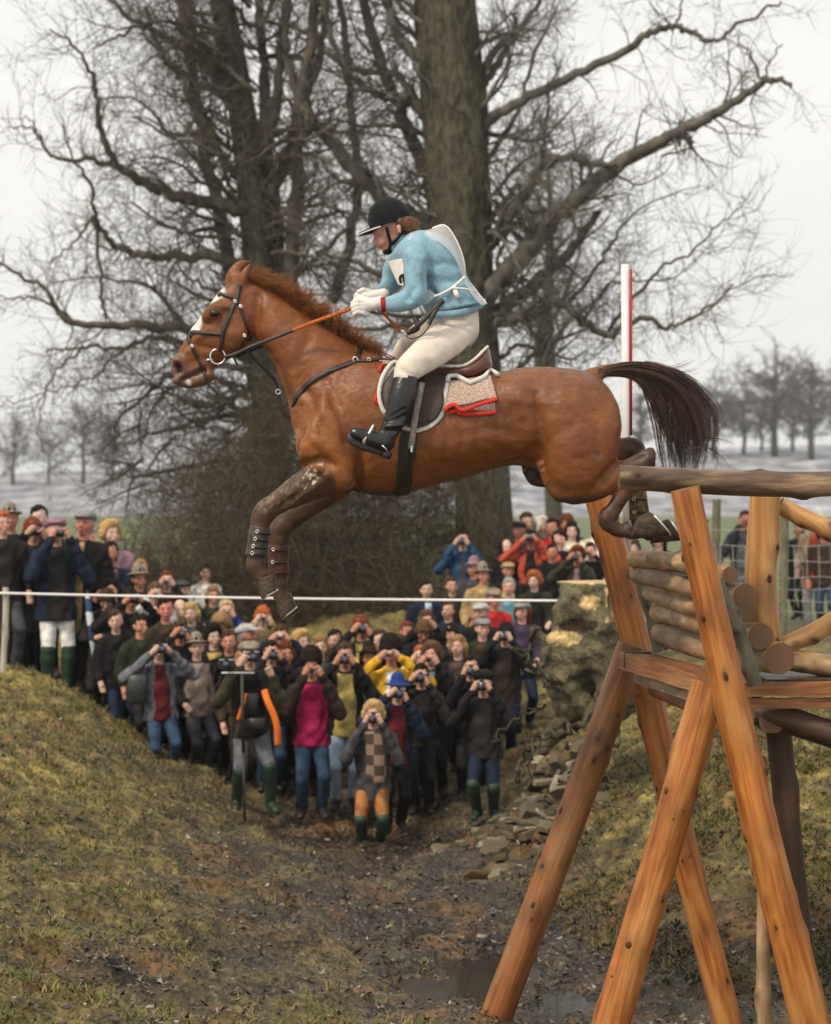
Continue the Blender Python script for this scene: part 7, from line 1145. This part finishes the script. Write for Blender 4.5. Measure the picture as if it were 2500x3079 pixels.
 # further rows of dark coats filling the hollow
T += [(262, 1690, 21.6, 'stand1', 'short', 'h_dark', 'black', None, 'dark', 'in black squeezed just right of the umbrella', {}), (352, 1772, 21.0, 'stand2', 'bob', 'h_dark', 'black', None, 'dark', 'with long dark hair and black coat left of the white jacket', {}), (300, 1795, 20.7, 'bow', 'fringe', 'h_brown', 'dark', None, 'dark', 'in a dark coat stooping under the tape', dict(hem=.6)), (365, 1865, 20.0, 'stand3', 'short', 'h_brown', 'black', None, 'navy', 'in black standing low behind the bank crest', {}), (432, 1880, 19.9, 'stand1', 'short', 'h_dark', 'dkgreen', None, 'dark', 'in dark green directly behind the padded grey jacket', {}), (548, 1772, 22.8, 'stand2', 'flatcap', 'dkgrey', 'dark', None, 'dark', 'in a charcoal cap at the back left of the crowd', {}), (550, 1900, 20.2, 'cam2', 'short', 'h_brown', 'dark', None, 'dark', 'photographing between the padded jacket and the brown hat', dict(cam='slr')),
      (640, 1790, 23.0, 'stand1', 'bob', 'h_sand', 'dkgreen', None, 'dark', 'with sandy long hair at the back under the forefeet', {}), (700, 1930, 19.9, 'stand2', 'short', 'h_brown', 'black', None, 'dark', 'with brown hair between the bushy hair and the flat cap', {}), (812, 1960, 19.4, 'cam1', 'short', 'h_dark', 'dark', None, 'jeans', 'in a dark top peering past the orange strap', dict(cam='slr')), (878, 1965, 19.6, 'stand1', 'bob', 'h_auburn', 'dkbrown', None, 'dark', 'auburn-haired in brown left of the fur hat', {}), (1000, 1925, 20.4, 'stand3', 'short', 'h_dark', 'dkgreen', None, 'dark', 'dark-haired looking aside behind the pale yellow sweater', {}),
      (1148, 1925, 20.3, 'stand2', 'short', 'h_brown', 'dark', None, 'dark', 'brown-haired in shadow left of the yellow anorak', {}), (1350, 1905, 20.8, 'stand1', 'fringe', 'h_dark', 'black', None, 'dark', 'dark-fringed in black behind the open black coat', {}), (1345, 1835, 22.2, 'stand2', 'short', 'h_brown', 'navy', None, 'dark', 'in navy just right of the blue suit', {}), (1418, 2005, 19.2, 'cam3', 'short', 'h_dark', 'black', None, 'dark', 'in black close behind the leather jacket', dict(cam='slr')), (1270, 2030, 18.9, 'cam2', 'short', 'h_dark', 'dark', None, 'dark', 'in charcoal at the shoulder of the blue hat', dict(cam='slr')), (1375, 1760, 24.2, 'stand1', 'short', 'h_brown', 'dark', None, 'dark', 'in dark clothes behind the mustard jacket and blue suit', {}), (1660, 1660, 25.6, 'stand2', 'short', 'h_dark', 'black', None, 'dark', 'in black between the coral anorak and the olive jacket', {})]
for row in T: person(*row[:10], **row[10])
# things the spectators carry
M['orange_strap'] = mat('orange_webbing', (0.75, 0.16, 0.015), .6, .1, 40); 
os_ = empty('camera_strap', at(830, 2200, 18.2)); tag(os_, 'bright orange camera strap hanging from the two-camera photographer', 'strap')
def wpath(mb, pts, width, th=.006, nrm=(0, -1, 0.1), sub=5):
    P = [at(*q) for q in catmull([np.array(q, float) for q in pts], sub)]; return ribbon(mb, P, [Vector(nrm)] * len(P), width, th)
wpath(MB(), [(795, 2075, 18.12), (806, 2110, 18.06), (824, 2150, 18.05), (834, 2190, 18.05), (836, 2242, 18.08)], .058, .010).build('strap', M['orange_strap'], os_); wpath(MB(), [(738, 2085, 18.1), (728, 2130, 18.08), (716, 2165, 18.1)], .034, .008).build('strap', M['orange_strap'], os_)
c2 = camera_thing('slr', at(682, 1998, 18.15), Matrix.Rotation(math.pi, 3, 'Z') @ Matrix.Rotation(.1, 3, 'X'), 'x'); c2['label'] = 'second black camera on the bracket beside the tweed cap photographer'
brk = empty('camera_bracket', at(716, 2026, 18.1)); tag(brk, 'silver bar joining the two cameras of the tweed cap photographer', 'bracket'); b_ = MB(); b_.box(at(716, 2023, 18.12), (.30, .03, .014), bev=.002); b_.build('bar', CAMS['m']['silver'], brk)
mp_ = empty('monopod', at(735, 2480, 18.05)); tag(mp_, 'black camera monopod planted in the grass before the tweed cap photographer', 'monopod'); t0 = at(728, 2030, 18.1); t1 = at(737, 2468, 17.95); t1.z = gz(t1.x, t1.y) - .02
MB().tube([t0, t0.lerp(t1, .5)], .016, 8).build('upper_tube', M['strap'], mp_); MB().tube([t0.lerp(t1, .48), t1], .011, 8).build('lower_tube', M['strap'], mp_)
bl = empty('camera_bag', at(748, 2130, 18.1)); tag(bl, 'black bellows lens case on the chest of the tweed cap photographer', 'case'); b_ = MB(); b_.box(at(752, 2120, 18.18), (.16, .10, .22), bev=.012); b_.build('case', CAMS['m']['black'], bl); b_ = MB(); b_.box(at(770, 2180, 18.16), (.18, .11, .14), bev=.012); b_.build('pouch', CAMS['m']['black'], bl)
sc_ = empty('scarf', at(1130, 2250, 17.5)); tag(sc_, 'long brown checked scarf hanging from the blond curly photographer', 'scarf'); m, n, b = nodes_of('brown_check'); t = n.nodes.new('ShaderNodeTexCoord'); ck_ = n.nodes.new('ShaderNodeTexChecker'); ck_.inputs['Scale'].default_value = 11; ck_.inputs[1].default_value = (0.055, 0.030, 0.018, 1); ck_.inputs[2].default_value = (0.21, 0.14, 0.10, 1); n.links.new(t.outputs['Object'], ck_.inputs['Vector']); n.links.new(ck_.outputs[0], b.inputs['Base Color']); b.inputs['Roughness'].default_value = .95
wpath(MB(), [(1122, 2200, 17.52), (1132, 2250, 17.49), (1138, 2300, 17.47), (1140, 2355, 17.47)], .13, .02).build('scarf_end', m, sc_); wpath(MB(), [(1112, 2200, 17.52), (1116, 2240, 17.5), (1118, 2290, 17.49), (1116, 2330, 17.48)], .09, .018).build('scarf_end', m, sc_)
um = empty('umbrella', at(288, 2010, 20.5)); tag(um, 'rolled blue and white umbrella held point down on the bank', 'umbrella'); a0 = at(262, 1775, 20.6); a1 = at(290, 2040, 20.5); a1.z = max(a1.z, gz(a1.x, a1.y)); mm = MB()
mm.tube([a0.lerp(a1, .05), a0.lerp(a1, .12), a0.lerp(a1, .5), a0.lerp(a1, .92)], [.018, .038, .034, .012], 10); mu, n, b = nodes_of('blue_white_panels'); t = n.nodes.new('ShaderNodeTexCoord'); wv = n.nodes.new('ShaderNodeTexWave'); wv.inputs['Scale'].default_value = 1.1; wv.inputs['Distortion'].default_value = 3; wv.bands_direction = 'Z'; r = n.nodes.new('ShaderNodeValToRGB'); r.color_ramp.elements[0].position = .45; r.color_ramp.elements[0].color = (0.015, 0.03, 0.09, 1); r.color_ramp.elements[1].position = .55; r.color_ramp.elements[1].color = (0.55, 0.58, 0.62, 1); n.links.new(t.outputs['Object'], wv.inputs['Vector']); n.links.new(wv.outputs[0], r.inputs[0]); n.links.new(r.outputs[0], b.inputs['Base Color']); mm.build('canopy', mu, um)
MB().tube([a0.lerp(a1, .9), a1], .006, 6).build('tip', CAMS['m']['silver'], um); MB().tube([a0, a0.lerp(a1, .1)], .014, 8).build('handle', M['strap'], um)
sb_ = empty('shoulder_bag', at(412, 2060, 19.0)); tag(sb_, 'dark leather shoulder bag hanging beside the grey padded jacket', 'bag'); b_ = MB(); b_.box(at(412, 2070, 19.05), (.20, .12, .30), bev=.03); b_.build('pouch', mat('dark_bag', (0.03, 0.035, 0.037), .4, .3, 20, spec=.4), sb_); wpath(MB(), [(420, 2030, 19.02), (440, 1990, 19.0), (465, 1965, 19.0)], .025).build('strap', M['strap'], sb_)
bad = [q for q in PEOPLE_LOG if abs(q[1]) > .12]; print('PEOPLE off ground:', len(bad), bad)
# ------------------------------------------------------------------ mossy stump
st = empty('tree_stump', at(1780, 2150, 15.8)); tag(st, 'great mossy uprooted stump with bright sawn faces beside the fence', 'stump')
SY = 15.8
def sp(x, y, d=0.0): return np.array(at(x, y, SY + d))
k_ = SY / F
P = [(sp(1790, 1800), sp(1770, 1960), 118 * k_, 122 * k_, 0, None), (sp(1760, 1960, .1), sp(1820, 2090, .1), 115 * k_, 95 * k_, 0, None), (sp(1850, 1900, -.25), sp(1870, 2050, -.25), 85 * k_, 90 * k_, 0, None), (sp(1700, 2010), sp(1720, 2120), 75 * k_, 60 * k_, 0, None), (sp(1880, 1800, .2), sp(1940, 1860, .2), 90 * k_, 90 * k_, 0, None), (sp(1730, 2080, -.1), sp(1850, 2230, -.2), 36 * k_, 30 * k_, 0, None), (sp(1690, 1960), sp(1605, 1890, .1), 26 * k_, 16 * k_, 0, None), (sp(1760, 2100), sp(1640, 2250), 30 * k_, 22 * k_, 0, None)]
top = at(0, 1748, SY).z
V, Q, z = sdf_mesh(P, .022, .05, warp=lambda D, x, y, z: D + .030 * np.sin(x * 13 + z * 5) * np.sin(z * 15 + y * 9) + .016 * np.sin(x * 37 + y * 21) * np.sin(z * 41 + x * 9) + .009 * np.sin(x * 80 + z * 30) * np.sin(z * 76 + y * 50), cuts=lambda D, x, y, z: np.maximum(np.maximum(D, z - top), np.where((x > 1.50) & (z > at(0, 1870, SY).z), SY - .12 - y, -9)))
V = relax(V, Q, 1, .25); nn = vnormals(V, Q); pp = to_px(V); nzv = np.array([noise.noise(Vector(v * 5)) for v in V])
c = np.tile(np.array((0.115, 0.098, 0.058)), (len(V), 1)); c = c * (1 + .8 * nzv)[:, None]; moss = np.clip(nn[:, 2] * .9 + nzv, 0, 1)[:, None]; c = c * (1 - moss * .7) + np.array((0.105, 0.10, 0.040)) * moss * .7
cut_ = ((nn[:, 2] > .8) & (V[:, 2] > top - .03)) | ((nn[:, 1] < -.8) & (pp[:, 0] > 1822) & (pp[:, 1] < 1872)) | ((np.hypot((pp[:, 0] - 1700) / 60, (pp[:, 1] - 1920) / 22) < 1 + nzv * .5)) | ((np.hypot((pp[:, 0] - 1775) / 32, (pp[:, 1] - 1815) / 20) < 1 + nzv * .6)); c[cut_] = np.array((0.46, 0.33, 0.16)) * (1 + .5 * nzv[cut_])[:, None]; dk = np.hypot((pp[:, 0] - 1740) / 60, (pp[:, 1] - 1880) / 22) < 1 + nzv * .4; c[dk] = np.array((0.035, 0.022, 0.014))
mobj('bole', mesh_from('bole', V, Q, True, c), mat('mossy_bark_and_sawn_wood', (1, 1, 1), .9, .45, 22, .9, 40, attr=True), st)
rg = random.Random(5); tw = Twigs()
for (px_, r) in (([(1620, 1890), (1600, 1960), (1640, 2040), (1700, 2090)], .03), ([(1540, 1950), (1590, 1985), (1620, 2040), (1680, 2060)], .022), ([(1660, 2200), (1740, 2180), (1800, 2120)], .05), ([(1560, 2350), (1570, 2290), (1600, 2250), (1680, 2200)], .03), ([(1620, 2200), (1600, 2260), (1570, 2330)], .02), ([(1640, 2120), (1560, 2160), (1480, 2230)], .015)):
    limb(tw, px_, SY - .2, r, r * .5, rg, level=1, dens=.25, up=0, tlen=.4)
tw.build('roots', M['trunk'], st)
# ------------------------------------------------------------------ rubble of broken slabs under the stump
def gl(x, y): return gz(x, y) + lump(x, y)
rb = empty('rubble_heap', (1.0, 16.6, gl(1.0, 16.6))); tag(rb, 'heap of broken flat stones on the ditch side under the stump', 'stones'); rs = random.Random(9)
SM = [mat('stone_%d' % i, c_, .85, .4, 12, .6, 50) for i, c_ in enumerate(((0.13, 0.105, 0.065), (0.22, 0.18, 0.115), (0.075, 0.06, 0.038), (0.12, 0.076, 0.036), (0.36, 0.31, 0.24)))]; stones = []
for i in range(14):
    b_ = MB(); n_ = rs.randint(5, 7); ring_ = [(math.cos(2 * math.pi * k / n_ + rs.uniform(-.3, .3)) * rs.uniform(.7, 1.2), math.sin(2 * math.pi * k / n_ + rs.uniform(-.3, .3)) * rs.uniform(.45, .8)) for k in range(n_)]; h_ = rs.uniform(.16, .42)
    V_ = [(x, y, -h_ / 2) for x, y in ring_] + [(x * .97, y * .97, h_ * .35 + rs.uniform(-.05, .05)) for x, y in ring_] + [(x * .82, y * .82, h_ / 2 + rs.uniform(-.05, .05)) for x, y in ring_]
    Fc = [tuple(reversed(range(n_))), tuple(range(2 * n_, 3 * n_))] + [(r * n_ + k, r * n_ + (k + 1) % n_, (r + 1) * n_ + (k + 1) % n_, (r + 1) * n_ + k) for r in (0, 1) for k in range(n_)]; me = mesh_from('stone', V_, Fc, False); me.materials.append(SM[i % 5]); stones.append(me)
for i in range(230):
    x = rs.gauss(1.02, .30); y = rs.gauss(16.7, .8); hump = .45 * math.exp(-((x - 1.25) / .4) ** 2 - ((y - 16.9) / .8) ** 2); sz = rs.uniform(.035, .13) * (1.0 if i > 60 else 1.5); o = bpy.data.objects.new('stone', rs.choice(stones)); link(o)
    o.matrix_basis = Matrix.Translation((x, y, gl(x, y) + hump * rs.uniform(.1, .8) + .01)) @ Matrix.Rotation(rs.uniform(0, 6.3), 4, 'Z') @ Matrix.Rotation(rs.gauss(.15, .8), 4, 'X') @ Matrix.Scale(sz, 4); o.parent = rb; o.matrix_parent_inverse = Matrix.Translation(-Vector(rb.location))
for i, (x, y) in enumerate([(rs.uniform(-.6, 2.0), rs.uniform(12, 16)) for _ in range(46)]):
    o = bpy.data.objects.new('stone', rs.choice(stones)); link(o); o.matrix_basis = Matrix.Translation((x, y, gl(x, y) + .01)) @ Matrix.Rotation(rs.uniform(0, 6.3), 4, 'Z') @ Matrix.Rotation(rs.gauss(0, .3), 4, 'X') @ Matrix.Scale(rs.uniform(.02, .06), 4); o.parent = rb; o.matrix_parent_inverse = Matrix.Translation(-Vector(rb.location))
# ------------------------------------------------------------------ grass and leaf litter
def scatter(n, seed, y0=8.4, y1=22.5):
    r_ = np.random.default_rng(seed); Y = y0 + (y1 - y0) * r_.random(n) ** 1.15; X = (r_.random(n) * 2700 - 100 - CX) / F * Y; return r_, X, Y
def heights(X, Y): z = ground_z(X, Y); return z + np.array([lump(x, y) for x, y in zip(X, Y)])
def ribbons(X, Y, Z, L_, w, r_, lean, col, up=1.0, curl=.5):
    n = len(X); a = r_.random(n) * 6.283; d = np.stack([np.cos(a) * lean, np.sin(a) * lean, np.full(n, up)], axis=1); d /= np.linalg.norm(d, axis=1, keepdims=True); s = np.stack([-np.sin(a), np.cos(a), np.zeros(n)], axis=1) * w[:, None]; B0 = np.stack([X, Y, Z - .006], axis=1); M1 = B0 + d * (L_ * .55)[:, None]; d2 = d.copy(); d2[:, 2] -= curl; T1 = M1 + d2 * (L_ * .45)[:, None]
    V = np.stack([B0 - s, B0 + s, M1 + s * .8, M1 - s * .8, T1 + s * .15, T1 - s * .15], axis=1).reshape(-1, 3); i = (np.arange(n) * 6)[:, None]; Q = np.concatenate([i + np.array([[0, 1, 2, 3]]), i + np.array([[3, 2, 4, 5]])]); return V, Q, np.repeat(col, 6, axis=0)
r_, X, Y = scatter(120000, 3); Z = heights(X, Y); cv = ground_cover(X, Y, Z); keep = r_.random(len(X)) < np.clip((cv - .30) * 1.5, .03, 1); X, Y, Z, cv = X[keep], Y[keep], Z[keep], cv[keep]; n = len(X); t = r_.random(n)[:, None]; pat = np.array([noise.noise(Vector((x * 1.1, y * 1.1, 30))) for x, y in zip(X, Y)])[:, None]
mixv = np.clip(t * .8 + pat * .9, 0, 1); colg = np.array((0.060, 0.074, 0.020)) * (1 - mixv) + np.array((0.205, 0.152, 0.050)) * mixv; colg *= (.6 + .8 * r_.random(n))[:, None]
V, Q, cc = ribbons(X, Y, Z, .03 + .06 * r_.random(n) ** 2, .0022 + .0028 * r_.random(n), r_, .9 + .8 * r_.random(n), colg)
# taller tufts
r2, TX, TY = scatter(5200, 31); TZ = heights(TX, TY); tcv = ground_cover(TX, TY, TZ); kp = r2.random(len(TX)) < np.clip((tcv - .35) * 1.3, .02, 1); TX, TY = TX[kp], TY[kp]; kk = 13; X2 = np.repeat(TX, kk) + r2.normal(0, .022, len(TX) * kk); Y2 = np.repeat(TY, kk) + r2.normal(0, .022, len(TX) * kk); Z2 = np.repeat(TZ[kp], kk); tone = np.repeat(r2.random(len(TX)), kk)[:, None]; n2 = len(X2)
col2 = (np.array((0.070, 0.088, 0.022)) * (1 - tone) + np.array((0.24, 0.18, 0.065)) * tone) * (.6 + .8 * r2.random(n2))[:, None]; V2, Q2, cc2 = ribbons(X2, Y2, Z2, .05 + .075 * r2.random(n2), .002 + .0024 * r2.random(n2), r2, .5 + .9 * r2.random(n2), col2, curl=.7); Q = np.concatenate([Q, Q2 + len(V)]); V = np.concatenate([V, V2]); cc = np.concatenate([cc, cc2])
gr = mobj('grass', mesh_from('grass', V, Q, True, cc), mat('grass_blades', (1, 1, 1), .7, .15, 8, attr=True, spec=.2)); tag(gr, 'short matted grass growing over the banks of the ditch', 'grass', kind='stuff')
r_, X, Y = scatter(38000, 5); Z = heights(X, Y); cv = ground_cover(X, Y, Z); keep = r_.random(len(X)) < np.clip(1.05 - cv * .95, .05, 1); X, Y, Z = X[keep], Y[keep], Z[keep]; n = len(X); a = r_.random(n) * 6.283; sz = .008 + .022 * r_.random(n) ** 2; ux = np.stack([np.cos(a), np.sin(a), r_.normal(0, .28, n)], axis=1) * sz[:, None]; uy = np.stack([-np.sin(a), np.cos(a), r_.normal(0, .28, n)], axis=1) * (sz * .6)[:, None]; c0 = np.stack([X, Y, Z + .006 + .012 * r_.random(n)], axis=1); bend = np.stack([np.zeros(n), np.zeros(n), sz * r_.normal(.2, .4, n)], axis=1)
V = np.stack([c0 - ux + bend, c0 - uy, c0 + ux + bend, c0 + uy], axis=1).reshape(-1, 3); Q = np.arange(4 * n).reshape(-1, 4); pal = np.array([(0.066, 0.041, 0.022), (0.042, 0.028, 0.018), (0.105, 0.070, 0.038), (0.15, 0.115, 0.075), (0.09, 0.05, 0.02), (0.28, 0.25, 0.21), (0.03, 0.023, 0.018)]); cc = np.repeat(pal[r_.choice(7, n, p=[.26, .24, .18, .10, .10, .04, .08])], 4, axis=0)
lt = mobj('leaf_litter', mesh_from('leaf_litter', V, Q, False, cc), mat('dead_leaves', (1, 1, 1), .34, .25, 30, attr=True, spec=.55)); tag(lt, 'dead brown leaves and mud crumbs strewn over the ditch floor', 'leaves', kind='stuff')
# dead bracken and rough tussocks on the far side of the ditch, right of the stump
r_ = np.random.default_rng(8); n = 26000; Y = 11.5 + 6.5 * r_.random(n); X = (r_.random(n) * 1050 + 1560 - CX) / F * Y; Z = heights(X, Y); pat = np.array([noise.noise(Vector((x * 1.7, y * 1.7, 60))) + .5 * noise.noise(Vector((x * 4, y * 4, 61))) for x, y in zip(X, Y)]); keep = (pat > -.12) & (Z > -2.98); X, Y, Z, pat = X[keep], Y[keep], Z[keep], pat[keep]; n = len(X)
mixv = np.clip(.5 - pat * 1.1 + .35 * r_.normal(0, 1, n), 0, 1)[:, None]; colg = np.array((0.095, 0.095, 0.028)) * (1 - mixv) + np.array((0.125, 0.074, 0.028)) * mixv; colg *= (.55 + .8 * r_.random(n))[:, None]; V, Q, cc = ribbons(X, Y, Z, .06 + .13 * r_.random(n) * np.clip(pat + .4, .2, 1), .003 + .004 * r_.random(n), r_, .8 + .9 * r_.random(n), colg, curl=.9)
tu = mobj('rough_grass', mesh_from('rough_grass', V, Q, True, cc), gr.data.materials[0]); tag(tu, 'rough mossy tussocks and dead bracken on the bank behind the fence legs', 'grass', kind='stuff')
rg = random.Random(77)
for k, (x, y) in enumerate(((1.25, 14.2), (2.0, 14.4), (1.75, 12.6), (2.3, 12.0))):
    e_ = empty('bramble', (x, y, gl(x, y))); tag(e_, ('leafless bramble stems on the bank just right of the dark fence leg', 'leafless bramble stems high on the bank behind the crossing legs', 'leafless bramble stems low between the two orange legs', 'leafless bramble stems by the pale thin post')[k], 'bramble'); tw = Twigs()
    for _ in range(16): grow(tw, Vector((x + rg.gauss(0, .16), y + rg.gauss(0, .16), gl(x, y) - .02)), Vector((rg.gauss(0, .7), rg.gauss(0, .5), 1)), rg.uniform(.2, .5), .006, 1, rg, .6, 0)
    tw.build('stems', M['twig_red'], e_)
# ------------------------------------------------------------------ thin haze over the whole place
hz = MB(); hz.box((0, 330, 8.5), (1400, 700, 31)); hm_, n, b = nodes_of('haze_air'); n.nodes.remove(b); pv = n.nodes.new('ShaderNodeVolumePrincipled'); pv.inputs['Color'].default_value = (0.86, 0.90, 0.97, 1); pv.inputs['Density'].default_value = 0.00042; pv.inputs['Anisotropy'].default_value = 0.2
n.links.new(pv.outputs[0], n.nodes['Material Output'].inputs['Volume']); ho = hz.build('haze', hm_, None, False); tag(ho, 'thin pale haze fading the far field and hill', 'haze', kind='stuff')
